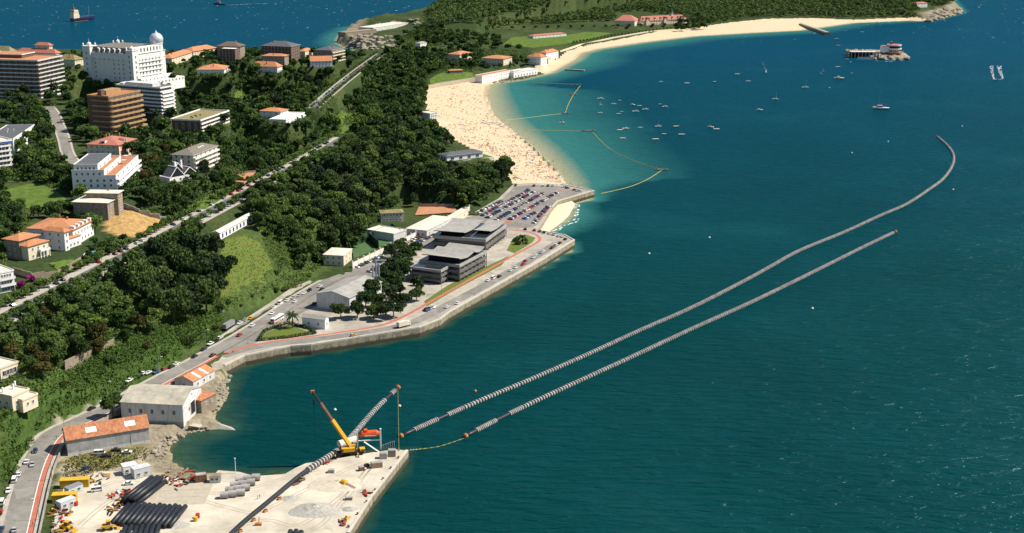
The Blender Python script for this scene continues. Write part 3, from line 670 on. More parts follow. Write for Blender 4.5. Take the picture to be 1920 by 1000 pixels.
class Bld:
    def __init__(s, name, label, B, C, z, A=None, D=None, main='R', wall=None, zg=None, low=1.5, cat='building', wallname='wall', group=None):
        cen, rz, s.W, s.D, g = frame(B, C, z, A, D, main)
        if zg is not None: g = zg
        s.zg = g; s.H = z - g; s.root = thing(name, (cen.x, cen.y, g), rz, label, cat, group); s.rz = rz; s.cen = cen
        s.wall = wall or M_wht; s.low = low; s.gab = []
        lflat([(cen.x + math.cos(rz) * a * s.W / 2 - math.sin(rz) * b_ * s.D / 2, cen.y + math.sin(rz) * a * s.W / 2 + math.cos(rz) * b_ * s.D / 2) for a, b_ in ((-1, -1), (1, -1), (1, 1), (-1, 1))], g)
        cs_ = [(cen.x + math.cos(rz) * a * s.W / 2 - math.sin(rz) * b_ * s.D / 2, cen.y + math.sin(rz) * a * s.W / 2 + math.cos(rz) * b_ * s.D / 2) for a, b_ in ((-1, -1), (1, -1), (1, 1), (-1, 1))]
        lo_ = [px_of(q[0], q[1], g) for q in cs_]; hi_ = [px_of(q[0], q[1], z) for q in cs_]; yt = min(q[1] for q in hi_); yb = max(q[1] for q in lo_)
        SEEN.append((min(q[0] for q in lo_ + hi_), max(q[0] for q in lo_ + hi_), yt - 4, yb - .32 * (yb - yt), min(q[1] for q in cs_)))
        FOOT.append((cen.x, cen.y, max(s.W, s.D) / 2 + 1.0, rz, s.W, s.D))
    def walls(s, x0=None, x1=None, y0=None, y1=None, z0=None, z1=None, m=None, gable=None, rise=2.0, name='wall'):
        x0 = -s.W / 2 if x0 is None else x0; x1 = s.W / 2 if x1 is None else x1; y0 = -s.D / 2 if y0 is None else y0; y1 = s.D / 2 if y1 is None else y1
        z0 = -s.low if z0 is None else z0; z1 = s.H if z1 is None else z1; m = m or s.wall
        b = MB().bx(x0, x1, y0, y1, z0, z1, m); cx, cy = (x0 + x1) / 2, (y0 + y1) / 2
        if gable == 'x':
            for x, o in ((x0, 1), (x1, -1)):
                q = [(x, y1, z1), (x, y0, z1), (x, cy, z1 + rise)]; b.poly(q if o > 0 else q[::-1], m)
        if gable == 'y':
            for y, o in ((y0, 1), (y1, -1)):
                q = [(x0, y, z1), (x1, y, z1), (cx, y, z1 + rise)]; b.poly(q if o > 0 else q[::-1], m)
        return b.build(name, m, s.root)
    def hip(s, m, rise=2.5, over=.7, x0=None, x1=None, y0=None, y1=None, z=None, ridge=None, parent=None, th=.22, full=0.5):
        x0 = (-s.W / 2 if x0 is None else x0) - over; x1 = (s.W / 2 if x1 is None else x1) + over; y0 = (-s.D / 2 if y0 is None else y0) - over; y1 = (s.D / 2 if y1 is None else y1) + over
        z = s.H if z is None else z; w, d = x1 - x0, y1 - y0; b = MB(); cx, cy = (x0 + x1) / 2, (y0 + y1) / 2
        i = min(w, d) * full
        if w >= d: r0, r1 = (x0 + i, cy), (x1 - i, cy)
        else: r0, r1 = (cx, y0 + i), (cx, y1 - i)
        b.bx(x0, x1, y0, y1, z + .003, z + th, M_wht if m in (M_slate, M_greyr) else m); zz = z + th + .003
        p = [(x0, y0, zz), (x1, y0, zz), (x1, y1, zz), (x0, y1, zz)]; a = (*r0, zz + rise); c = (*r1, zz + rise)
        if w >= d: b.poly([p[0], p[1], c, a], m); b.poly([p[1], p[2], c], m); b.poly([p[2], p[3], a, c], m); b.poly([p[3], p[0], a], m)
        else: b.poly([p[0], p[1], a], m); b.poly([p[1], p[2], c, a], m); b.poly([p[2], p[3], c], m); b.poly([p[3], p[0], a, c], m)
        return b.build('roof', m, parent or s.root)
    def gable(s, m, rise=2.5, over=.5, axis='x', x0=None, x1=None, y0=None, y1=None, z=None, th=.18):
        x0 = (-s.W / 2 if x0 is None else x0) - over; x1 = (s.W / 2 if x1 is None else x1) + over; y0 = (-s.D / 2 if y0 is None else y0) - over; y1 = (s.D / 2 if y1 is None else y1) + over
        z = (s.H if z is None else z) + .02; b = MB(); cx, cy = (x0 + x1) / 2, (y0 + y1) / 2
        if axis == 'x':
            pr = rise * over / max((y1 - y0) / 2 - over, .1)
            a = [(y0, z - pr), (cy, z + rise), (y1, z - pr), (y1, z - pr + th), (cy, z + rise + th), (y0, z - pr + th)]
            f = [(x0, u, v) for u, v in a]; g = [(x1, u, v) for u, v in a]
        else:
            pr = rise * over / max((x1 - x0) / 2 - over, .1)
            a = [(x0, z - pr), (cx, z + rise), (x1, z - pr), (x1, z - pr + th), (cx, z + rise + th), (x0, z - pr + th)]
            f = [(u, y1, v) for u, v in a]; g = [(u, y0, v) for u, v in a]
        for k in range(6): b.poly([f[k], f[(k + 1) % 6], g[(k + 1) % 6], g[k]][::-1], m)
        b.poly([f[5], f[4], f[1], f[0]][::-1], m); b.poly([f[4], f[3], f[2], f[1]][::-1], m); b.poly([g[0], g[1], g[4], g[5]][::-1], m); b.poly([g[1], g[2], g[3], g[4]][::-1], m)
        return b.build('roof', m, s.root)
    def flat(s, m, edge=None, par=.6, over=.2, x0=None, x1=None, y0=None, y1=None, z=None):
        x0 = (-s.W / 2 if x0 is None else x0) - over; x1 = (s.W / 2 if x1 is None else x1) + over; y0 = (-s.D / 2 if y0 is None else y0) - over; y1 = (s.D / 2 if y1 is None else y1) + over
        z = (s.H if z is None else z) + .003; e = edge or s.wall; b = MB(); b.bx(x0, x1, y0, y1, z, z + .25, m)
        t = .3
        if par:
            for (a, c, d, f) in ((x0 - .01, x1 + .01, y0 - .01, y0 + t), (x0 - .01, x1 + .01, y1 - t, y1 + .01), (x0 - .01, x0 + t, y0 + t, y1 - t), (x1 - t, x1 + .01, y0 + t, y1 - t)): b.bx(a, c, d, f, z - .15, z + .25 + par, e)
        return b.build('roof', m, s.root)
    def wins(s, face, rows, cols, w=1.2, h=1.5, z0=1.2, fh=3.2, fm=None, gm=None, W=None, D=None, margin=1.2, c=(0, 0), name='window', parent=None, skip=()):
        W_ = s.W if W is None else W; D_ = s.D if D is None else D; me = winmesh(w, h, fm or M_wht, gm); L = flen(face, W_, D_) - 2 * margin
        for r in range(rows):
            for k in range(cols):
                if (r, k) in skip: continue
                t = -L / 2 + L * (k + .5) / cols; (x, y), rz = on_face(face, W_, D_, t, .012)
                put(name, me, parent or s.root, (x + c[0], y + c[1], z0 + r * fh), rz)
    def balc(s, face, z, depth=1.4, m=None, h=1.0, inset=0.0, W=None, D=None, c=(0, 0), rail=True, slab=None, t=0.0, L=None):
        W_ = s.W if W is None else W; D_ = s.D if D is None else D; L = L or flen(face, W_, D_) - 2 * inset; m = m or M_wht
        k = ('balc', round(L, 1), depth, h, m.name)
        if k not in WINS:
            b = MB(); b.bx(-L / 2, L / 2, -depth, .0, -.2, 0, slab or m); b.bx(-L / 2 - .02, L / 2 + .02, -depth - .1, -depth + .03, -.28, h, m)
            for sx in (-1, 1): b.box((sx * (L / 2 - .06), -depth / 2 + .02, h / 2 + .003), (.12, depth - .04, h - .01), m)
            WINS[k] = b.mesh('balcony')
        (x, y), rz = on_face(face, W_, D_, t, .004); return put('balcony', WINS[k], s.root, (x + c[0], y + c[1], z), rz)
    def box(s, name, x0, x1, y0, y1, z0, z1, m, parent=None): return MB().bx(x0, x1, y0, y1, z0, z1, m).build(name, m, parent or s.root)
    def chim(s, x, y, z0, z1, roof, m=None, w=.8): 
        b = MB(); b.bx(x - w / 2, x + w / 2, y - w / 2, y + w / 2, z0, z1, m or M_terra2); b.bx(x - w / 2 - .1, x + w / 2 + .1, y - w / 2 - .1, y + w / 2 + .1, z1 + .003, z1 + .2, m or M_terra2); return b.build('chimney', None, roof)
FOOT = []; SEEN = []
def villa(name, label, B, C, z, A=None, D=None, main='R', wall=None, roof=None, rise=2.5, over=.7, floors=2, cR=4, cL=3, kind='hip', ch=1, wz=1.1, w=1.1, h=1.4, fm=None, axis='x', zg=None, cat='house', full=.5, group=None):
    s = Bld(name, label, B, C, z, A, D, main, wall, zg, cat=cat, group=group); fh = s.H / floors
    s.walls(gable=axis if kind == 'gable' else None, rise=rise)
    if kind == 'hip': rf = s.hip(roof, rise, over, full=full)
    elif kind == 'gable': rf = s.gable(roof, rise, over, axis)
    else: rf = s.flat(roof, None, .5, .25)
    for f, c in (('R', cR), ('L', cL), ('B', cR), ('E', cL)):
        if c: s.wins(f, floors, c, w, min(h, fh - 1.2), wz, fh, fm)
    rr = random.Random(name + label)
    for k in range(ch): s.chim(rr.uniform(-.3, .3) * s.W, rr.uniform(-.2, .2) * s.D, s.H + .3, s.H + rise + .9, rf)
    s.roof = rf; return s
def banded(name, label, B, C, z, A=None, D=None, main='R', floors=6, wall=None, band=None, depth=1.5, faces='RL', roof=None, cR=5, cL=5, par=.9, zg=None, bh=1.0, back=True):
    s = Bld(name, label, B, C, z, A, D, main, wall, zg, cat='apartment block'); fh = s.H / floors
    s.walls(); s.fh = fh
    for k in range(floors):
        for f in faces: s.balc(f, k * fh + (.1 if k else .35), depth, band, bh, inset=-depth if f == 'R' and 'L' in faces else 0)
    for f, c in (('R', cR), ('L', cL), ('B', cR), ('E', cL)): s.wins(f, floors, c, 1.9, fh - 1.0, .45, fh)
    s.roof = s.flat(roof or M_greyr, band or M_wht, par, depth * .8)
    return s
# ---- foreground sheds
s = Bld('harbour_shed', 'long shed with rusty red tile roof, two white skylights and a grey patched wall', (125,826), (279,801), 12.2, D=12, wall=M_grey, zg=5.2, cat='shed')
s.walls(gable='x', rise=3.6); rf = s.gable(M_terra2, 3.6, .45, 'x')
for x in (-6.5, 9.5):
    sl = 3.6 / 6.0; b = MB(); y0, y1 = -4.3, -1.9
    zf = lambda y: s.H + .02 + 3.6 + .18 - abs(y) * sl + .06
    b.poly([(x - 2.2, y0, zf(y0)), (x + 2.2, y0, zf(y0)), (x + 2.2, y1, zf(y1)), (x - 2.2, y1, zf(y1))], M_wht); b.poly([(x - 2.2, y0, zf(y0) - .05), (x - 2.2, y0, zf(y0)), (x + 2.2, y0, zf(y0)), (x + 2.2, y0, zf(y0) - .05)][::-1], M_wht); b.build('skylight', None, rf)
s.box('downpipe', 9.0, 9.12, -s.D / 2 - .12, -s.D / 2 - .01, 0, s.H - .3, M_rail); s.box('base_course', -s.W / 2 - .05, s.W / 2 + .05, -s.D / 2 - .06, -s.D / 2 - .005, -.5, 1.1, M_wht2)
s.wins('E', 1, 2, 1.4, 1.6, 2.4); s.wins('B', 1, 6, 1.4, 1.4, 2.6)
s = Bld('rescue_station', 'white gabled shed with a stained grey roof, black door and red crosses', None or (342,760), (377,742), 13.0, A=(226,754), main='L', wall=M_wht2, zg=4.0, cat='shed')
s.walls(gable='y' if False else 'x' if False else None); W, Dd, H = s.W, s.D, s.H
for y, o in ((-Dd / 2 - .003, 1), (Dd / 2 + .003, -1)):
    q = [(-W / 2, y, H), (W / 2, y, H), (0, y, H + 3.2)]; MB().poly(q if o > 0 else q[::-1], M_wht).build('gable', M_wht, s.root)
rf = s.gable(M_fibre, 3.2, .4, 'y')
s.wins('L', 1, 5, 1.5, 2.0, 4.2, 3, margin=1.6); s.wins('E', 1, 5, 1.5, 2.0, 4.2, 3, margin=1.6)
s.box('doorway', -2.6, 2.6, -Dd / 2 - .06, -Dd / 2 - .01, .6, 6.6, M_dark)
for x in (-2.75, 2.75): s.box('door_jamb', x - .15, x + .15, -Dd / 2 - .2, -Dd / 2 - .01, .6, 6.75, M_wht)
s.box('lintel', -2.6, 2.6, -Dd / 2 - .2, -Dd / 2 - .065, 6.6, 6.9, M_wht)
for x in (-4.1, 4.1):
    b = MB(); zc = 4.3; b.bx(x - .3, x + .3, -Dd / 2 - .05, -Dd / 2 - .008, zc - 1.0, zc + 1.0, M_redp); b.bx(x - 1.0, x - .3, -Dd / 2 - .05, -Dd / 2 - .008, zc - .3, zc + .3, M_redp); b.bx(x + .3, x + 1.0, -Dd / 2 - .05, -Dd / 2 - .008, zc - .3, zc + .3, M_redp)
    b.build('red_cross', None, s.root)
s.box('gable_vent', -.5, .5, -Dd / 2 - .06, -Dd / 2 - .006, H + .6, H + 1.4, M_dark); s.box('plinth', -W / 2 - .08, -W / 2 - .004, -Dd / 2, Dd / 2, -1.5, .9, M_grey)
s = villa('boat_shed', 'small white shed with orange roof and two pale roof strips beside the quay wall', (362,716), (402,694), 8.8, A=(327,710), wall=M_wht2, roof=M_terra, rise=2.0, over=.35, floors=1, cR=3, cL=1, kind='gable', ch=0, zg=4.8, cat='shed')
for x in (-s.W * .16, s.W * .18):
    sl = 2.0 / (s.D / 2); y0, y1 = -s.D / 2 - .3, -.4; zf = lambda y: s.H + .02 + 2.0 + .18 - abs(y) * sl + .04
    MB().poly([(x - .9, y0, zf(y0)), (x + .9, y0, zf(y0)), (x + .9, y1, zf(y1)), (x - .9, y1, zf(y1))], M_wht2).build('roof_strip', M_wht2, s.roof)
s = Bld('lean_to_annex', 'low stone annex with flat orange roof behind the red-cross shed', (377,752), (405,738), 9.2, D=15, wall=M_stone, zg=3.2, cat='shed'); s.walls(); s.hip(M_terra2, .9, .4); s.wins('R', 1, 2, 1.0, 1.0, 3.4)
# ---- promontory
s = villa('warehouse', 'white warehouse with pale grey gable roof beside dark trees', (655,559), (715,529), 13.7, A=(593,553), wall=M_wht2, roof=M_shell, rise=2.6, over=.6, floors=1, cR=6, cL=0, kind='gable', ch=0, wz=3.8, w=1.8, h=2.2, zg=ZQ, cat='warehouse')
s = villa('store_building', 'low white store with grey roof next to a palm', (609,600), (616,588), 10.7, A=(566,595), main='L', wall=M_wht, roof=M_shell, rise=1.3, over=.3, floors=1, cR=1, cL=2, kind='gable', axis='y', ch=0, wz=2.0, zg=ZQ, cat='warehouse')
def lab(name, label, B, C, A, z, floors, shells, main='R'):
    s = Bld(name, label, B, C, z, A=A, main=main, wall=M_dconc, zg=ZQ, cat='building'); fh = s.H / floors; s.walls(x0=-s.W / 2 + .9, x1=s.W / 2 - .9, y0=-s.D / 2 + .9, y1=s.D / 2 - .9, m=M_glass, name='glazing')
    for k in range(floors):
        zt = (k + 1) * fh
        b = MB(); b.bx(-s.W / 2, s.W / 2, -s.D / 2, s.D / 2, zt - fh * .48, zt - .02, M_shell if k == floors - 1 else M_dconc); b.build('concrete_band', None, s.root)
    n = max(3, int(s.W / 5))
    for k in range(n + 1):
        x = -s.W / 2 + .4 + (s.W - .8) * k / n; s.box('pier', x - .2, x + .2, -s.D / 2 + .1, -s.D / 2 + .5, -.5, s.H - fh * .48 - .01, M_dconc)
    for (x0, x1, y0, y1, lift, h) in shells:
        X0, X1, Y0, Y1 = x0 * s.W, x1 * s.W, y0 * s.D, y1 * s.D; b = MB(); nx = 8
        zz = lambda u: s.H + lift + h * (abs(2 * u - 1) ** 1.5)
        for i in range(nx):
            u0, u1 = i / nx, (i + 1) / nx; xa, xb = X0 + (X1 - X0) * u0, X0 + (X1 - X0) * u1
            b.poly([(xa, Y0, zz(u0)), (xb, Y0, zz(u1)), (xb, Y1, zz(u1)), (xa, Y1, zz(u0))], M_shell); b.poly([(xa, Y0, zz(u0) - .45), (xb, Y0, zz(u1) - .45), (xb, Y1, zz(u1) - .45), (xa, Y1, zz(u0) - .45)][::-1], M_shell)
            for Y, o in ((Y0, 1), (Y1, -1)):
                q = [(xa, Y, zz(u0) - .45), (xb, Y, zz(u1) - .45), (xb, Y, zz(u1)), (xa, Y, zz(u0))]; b.poly(q if o > 0 else q[::-1], M_shell)
        b.build('shell_roof', None, s.root)
        s.box('roof_light', X0 * .8 + X1 * .2, X0 * .2 + X1 * .8, Y0 * .9 + Y1 * .1, Y0 * .1 + Y1 * .9, s.H, s.H + lift - .35, M_dark)
    return s
lab('laboratory_annex', 'dark grey concrete annex with ribbed bands in front of trees', (827,507), (845,494), (768,500), 14.4, 3, [], main='L')
lab('laboratory', 'dark concrete laboratory with stepped floors and upswept grey shell roof', (862,497), (913,470), (786,484), 16, 3, [(-.46, .1, -.47, .47, 2.0, 1.6), (.12, .48, -.45, .45, 1.2, 1.4)], main='R')
lab('research_hall', 'wide low concrete research hall with pale folded roof by the car park', (911,449), (950,434), (811,441), 14, 2, [(-.5, .35, -.1, .47, 1.9, 1.5), (-.2, .5, -.46, -.14, 1.0, 1.3)], main='L')
# ---- tennis club: wall panels, courts, clubhouses
b0 = Vector(P(661, 502, 6.0)); b1 = Vector(P(880, 395, 6.0)); L = (b1 - b0).length; t = (b1 - b0) / L; rz = math.atan2(t.y, t.x)
cw_ = thing('club_wall', (b0.x, b0.y, 5.8), rz, 'long cream boundary wall of repeated panels beside the parking street', 'wall')
n = int(L / 7); pl = L / n; pm = MB().bx(.2, pl - .2, -.15, .15, -.6, 3.4, M_crm); pm.bx(.9, pl - .9, -.2, .2, .9, 2.9, M_wht); pm = pm.mesh('wall_panel'); po = MB().bx(-.3, .3, -.3, .3, -.6, 4.2, M_wht); po.bx(-.4, .4, -.4, .4, 4.203, 4.45, M_wht); po = po.mesh('wall_pier')
for k in range(n): put('wall_panel', pm, cw_, (k * pl, 0, 0)); put('wall_pier', po, cw_, (k * pl, 0, 0))
put('wall_pier', po, cw_, (n * pl, 0, 0))
villa('clubhouse', 'small cream clubhouse with sloping pale roof at the end of the club wall', (644,480), (660,468), 12.6, A=(606,478), main='L', wall=M_crm, roof=M_cream, rise=.9, over=.4, floors=2, cR=2, cL=3, kind='hip', ch=0, zg=6.0)
villa('club_pavilion', 'cream two-storey pavilion with tilted roof behind the courts', (757,399), (776,385), 13, A=(714,401), main='L', D=11, wall=M_crm, roof=M_olive, rise=1.2, over=.4, floors=2, cR=3, cL=6, kind='hip', ch=0, zg=6.6)
villa('club_gatehouse', 'small cream gatehouse at the car park end of the club wall', (850,410), (878,393), 10, D=5, wall=M_crm, roof=M_cream, rise=.4, over=.2, floors=1, cR=2, cL=0, kind='flat', ch=0, zg=6)
villa('court_shed', 'long shed with white flat roof beside the courts', (800,433), (850,408), 10.5, D=16, wall=M_wht2, roof=M_cream, rise=.7, over=.3, floors=1, cR=6, cL=4, kind='hip', ch=0, zg=6.0, cat='shed')
villa('court_shed', 'white canopy roof over the fronton stand behind the green walls', (738,440), (762,427), 11, A=(688,432), main='L', wall=M_wht2, roof=M_cream, rise=.3, over=.3, floors=1, cR=0, cL=0, kind='flat', ch=0, zg=6.0, cat='shed')
def court(label, quad, z, floor_m, walls, wall_m, h):
    w = [Vector(p) for p in pts(quad, z)]; c = sum(w, Vector()) / 4; r_ = thing('fronton_court', (c.x, c.y, z), 0, label, 'sports court')
    b = MB(); q = [(p.x - c.x, p.y - c.y, .12) for p in w]; b.poly(q, floor_m); 
    o = b.build('court_floor', floor_m, r_)
    if o.data.polygons[0].normal.z < 0: o.data.flip_normals()
    for i in walls:
        a, e = w[i] - c, w[(i + 1) % 4] - c; mid = (a + e) / 2; d = e - a; MB().box((mid.x, mid.y, h / 2), (d.length, .4, h + .4), wall_m, math.atan2(d.y, d.x)).build('court_wall', wall_m, r_)
court('green fronton court with dark green walls nearest the clubhouse', [(662,486),(705,468),(690,452),(655,466)], 6.1, M_court, (2, 3), M_greenp, 4)
court('green fronton court with tall dark walls in the middle of the club', [(710,466),(752,446),(735,432),(692,450)], 6.1, M_court, (1, 2, 3), M_greenp, 5)
court('clay tennis court in front of the wood', [(778,404),(860,398),(850,388),(785,388)], 6.5, M_clay, (2,), M_stone, 2)
# ---- avenue and hillside villas
s = villa('arcaded_building', 'long low white building with arched windows and blue doors below the avenue', (412,437), (474,403), 33.0, A=(398,420), D=None, wall=M_wht, roof=M_cream, rise=1.0, over=.5, floors=1, cR=9, cL=1, kind='gable', ch=0, wz=1.0, w=1.6, h=2.2, fm=M_blue, zg=28.5, cat='building')
s = villa('big_villa', 'large villa with broad orange roof and white dormer windows', (136,432), (174,413), 46, A=(52,418), main='R', wall=M_wht, roof=M_terra, rise=3.2, over=.9, floors=2, cR=6, cL=5, ch=2, zg=37)
for k in range(5): s.box('dormer', -s.W / 2 + s.W * (k + .5) / 5 - 1, -s.W / 2 + s.W * (k + .5) / 5 + 1, -s.D / 2 - .2, -s.D / 2 + 2.2, s.H + .25, s.H + 1.9, M_wht, s.roof)
villa('villa_tower', 'square white tower with pyramid orange roof attached to the large villa', (120,436), (128,428), 47.5, A=(82,432), main='L', wall=M_wht, roof=M_terra, rise=2.0, over=.9, floors=3, cR=1, cL=2, ch=0, zg=36.5)
villa('villa_annex', 'low annex with orange lean-to roof before the large villa', (119,452), (151,441), 42.0, D=7, wall=M_wht, roof=M_terra, rise=1.2, over=.5, floors=1, cR=4, cL=1, ch=0, zg=36.5)
s = villa('tower_villa', 'stone villa with overhanging orange hip roof above arched windows', (35,452), (72,441), 47.5, A=(7,447), wall=M_stone, roof=M_terra, rise=2.2, over=1.1, floors=3, cR=3, cL=2, ch=1, zg=37)
s = villa('villa_wing', 'cream wing with orange roof and white columned balcony on the tower villa', (52,463), (90,452), 44.5, D=11, wall=M_crm, roof=M_terra, rise=1.6, over=.8, floors=2, cR=3, cL=1, ch=0, zg=36.5)
s.balc('R', 4.0, 2.2, M_wht, 1.0, L=7, t=3)
for k in range(4): s.box('column', -.5 + k * 2.2 - .2, -.5 + k * 2.2 + .2, -s.D / 2 - 2.2, -s.D / 2 - 1.8, 0, 3.75, M_wht)
s = villa('white_mansion', 'white three-storey mansion with terraces and an arched door by the avenue', (-4,514), (25,508), 43.5, A=(-40,506), wall=M_wht, roof=M_cream, rise=.6, over=.3, floors=3, cR=4, cL=3, ch=0, kind='flat', zg=33); s.balc('R', 3.6, 1.6); s.balc('R', 7.0, 1.6)
s.box('arched_door', 2.2, 4.0, -s.D / 2 - .06, -s.D / 2 - .012, 0, 2.6, M_dark)
villa('stone_villa', 'dark stone villa with cream flat-pitched roof above the excavation', (201,381), (226,371), 50, A=(137,379), main='L', wall=M_stone, roof=M_cream, rise=1.0, over=1.0, floors=3, cR=3, cL=5, ch=0, zg=38)
villa('stone_villa', 'stone villa with cream roof standing behind its darker twin', (220,363), (229,355), 54, A=(161,362), main='L', wall=M_stone, roof=M_cream, rise=1.0, over=1.0, floors=4, cR=2, cL=4, ch=1, zg=40)
# terraced white block: three set-back tiers
s = Bld('terraced_block', 'white stepped apartment block with set-back roof terraces', (217,331), (259,325), 57, A=(135,332), main='L', D=None, wall=M_wht, zg=43.5, cat='apartment block'); s.walls(); s.wins('L', 2, 6, 1.4, 1.6, 6.8, 3.3); s.wins('B', 3, 5, 1.4, 1.6, 2, 3.3)
for k in range(4): s.balc('R', .6 + k * 3.3, 2.0, M_wht, 1.0); s.wins('R', 1, 5, 2.2, 2.3, .9 + k * 3.3 if k < 4 else 0, 3.3)
s.flat(M_terra2, M_wht, .7, .1)
for (x0, x1, y0, y1, z0, z1) in ((-s.W / 2 + .02, s.W * .2, -s.D * .24, s.D / 2 - .02, 0, 3.4), (-s.W / 2 + .5, s.W * .05, -s.D * .1, s.D / 2 - 1.5, 3.66, 7.0)):
    s.walls(x0, x1, y0, y1, s.H + .26 + z0, s.H + .26 + z1); s.flat(M_terra2 if z0 == 0 else M_slate, M_wht, .6, .15, x0, x1, y0, y1, s.H + .26 + z1)
    cx_, cy_ = (x0 + x1) / 2, (y0 + y1) / 2; s.wins('R', 1, 3, 1.8, 1.9, s.H + .7 + z0, 3, W=x1 - x0, D=y1 - y0, c=(cx_, cy_)); s.wins('L', 1, 5, 1.2, 1.5, s.H + 1.0 + z0, 3, W=x1 - x0, D=y1 - y0, c=(cx_, cy_))
for (x, y) in ((s.W * .33, -s.D * .3), (s.W * .1, -s.D * .36)):
    b = MB(); b.box((0, 0, 2.6), (3.6, 3.0, .15), M_cream)
    for q in ((-1.6, -1.3), (1.6, -1.3), (1.6, 1.3), (-1.6, 1.3)): b.tube([(q[0], q[1], 0), (q[0], q[1], 2.52)], .05, 4, M_rail)
    b.build('awning', None, s.root, loc=(x, y, s.H + .26))
s = villa('rose_roof_house', 'house with rose-red hip roof, dormers and red columns', (221,273), (254,261), 57, A=(163,274), wall=M_crm, roof=M_pinkr, rise=4.2, over=1.0, floors=3, cR=5, cL=5, ch=3, zg=46.5)
for k in range(6): x = -s.W / 2 + s.W * k / 5; s.box('column', x - .25, x + .25, -s.D / 2 - .5, -s.D / 2 - .02, 2.4, s.H - .3, M_redp)
for f in ('R', 'L'):
    (x, y), rz = on_face(f, s.W, s.D, 0, -2.2); b = MB(); b.bx(-1.6, 1.6, -1.2, 2.2, 0, 2.0, M_wht); b.bx(-1.2, 1.2, -1.25, -1.202, .4, 1.6, M_glass); b.poly([(-1.8, -1.4, 2.003), (1.8, -1.4, 2.003), (1.8, 3, 2.9), (-1.8, 3, 2.9)], M_pinkr); b.build('dormer', None, s.roof, loc=(x, y, s.H + .6), rz=rz)
# brown block with rounded balconies
s = Bld('brown_apartment_block', 'brown brick apartment block with rounded ochre balcony bands', (203,183), (263,171), 79, A=(163,173), wall=M_brick, zg=46, cat='apartment block'); s.walls(); fl = 8; fh = s.H / fl
def rounded(x0, x1, y0, y1, r, n=6):
    o = []
    for cx_, cy_, a in ((x1 - r, y1 - r, 0), (x0 + r, y1 - r, 90), (x0 + r, y0 + r, 180), (x1 - r, y0 + r, 270)):
        o += [(cx_ + r * math.cos(R(a + 90 * k / n)), cy_ + r * math.sin(R(a + 90 * k / n))) for k in range(n + 1)]
    return o
for k in range(fl):
    ex_ = 2.2 + max(0, 4 - k) * 1.1; b = MB(); p = rounded(-s.W / 2 - .6, s.W / 2 + ex_, -s.D / 2 - 2.8, s.D / 2 - 2, 3.8); b.prism(p, k * fh + .4, k * fh + 1.5, M_tan); b.build('balcony', None, s.root)
for k in range(fl): s.wins('R', 1, 6, 1.9, fh - 1.9, k * fh + 1.78, fh, fm=M_wht, margin=.6); s.wins('L', 1, 3, 1.0, 1.2, k * fh + 1.2, fh, fm=M_brick)
s.flat(M_terra2, M_tan, .8, .2); s.box('penthouse', -s.W * .3, s.W * .15, -s.D * .1, s.D * .3, s.H + .25, s.H + 3.8, M_tan); s.box('stair_head', -s.W * .42, -s.W * .31, -s.D * .05, s.D * .12, s.H + .25, s.H + 4.6, M_brick)
s = banded('white_slab_block', 'apartment block with stacked white balcony slabs and awnings before the grand hotel', (300,166), (321,160), 73, A=(222,160), main='L', floors=7, wall=M_dconc, band=M_wht, depth=2.0, cR=3, cL=9, zg=51)
for k in range(1, 6):
    (x, y), rz = on_face('R', s.W, s.D, 0, 1.7); b = MB(); b.poly([(-s.W / 2, 0, 2.9), (s.W / 2, 0, 2.9), (s.W / 2, -1.6, 2.1), (-s.W / 2, -1.6, 2.1)][::-1], M_wht); b.poly([(-s.W / 2, 0, 2.95), (s.W / 2, 0, 2.95), (s.W / 2, -1.6, 2.15), (-s.W / 2, -1.6, 2.15)], M_wht); b.build('awning', None, s.root, loc=(x, y, k * s.fh - .2), rz=rz)
s.box('penthouse', -s.W * .4, s.W * .3, -s.D * .3, s.D * .35, s.H + .25, s.H + 3.2, M_wht2); s.box('roof_terrace', -s.W * .5, s.W * .1, s.D * .37, s.D * .47, s.H + .25, s.H + 2.5, M_wht)
s = banded('olive_roof_block', 'low white block with lichen-brown flat roof and three white bands', (375,227), (427,209), 54.5, A=(322,218), floors=3, wall=M_brick, band=M_wht, depth=1.3, faces='R', roof=M_olive, cR=7, cL=4, zg=45, bh=1.2)
for k in range(5): s.box('roof_vent', -s.W * .3 + k * 3.6, -s.W * .3 + k * 3.6 + .9, -1 + (k % 2) * 3, -.1 + (k % 2) * 3, s.H + .25, s.H + 1.2, M_dark, s.roof)
s = villa('grey_roof_block', 'apartment house with grey hip roof and white curved balconies', (362,292), (407,274), 54, A=(322,288), wall=M_crm, roof=M_greyr, rise=3.4, over=.9, floors=4, cR=5, cL=3, ch=1, zg=41, cat='apartment block', w=1.6, h=1.8)
for k in range(4): s.balc('R', .4 + k * s.H / 4, 1.7, M_wht, 1.0)
for k in range(3): MB().poly([(-1.0, -.6, 0), (1.0, -.6, 0), (1.0, .6, .62), (-1.0, .6, .62)], M_cream).build('skylight', None, s.roof, loc=(-2 + k * 3.4, -s.D * .25, s.H + 2.25))
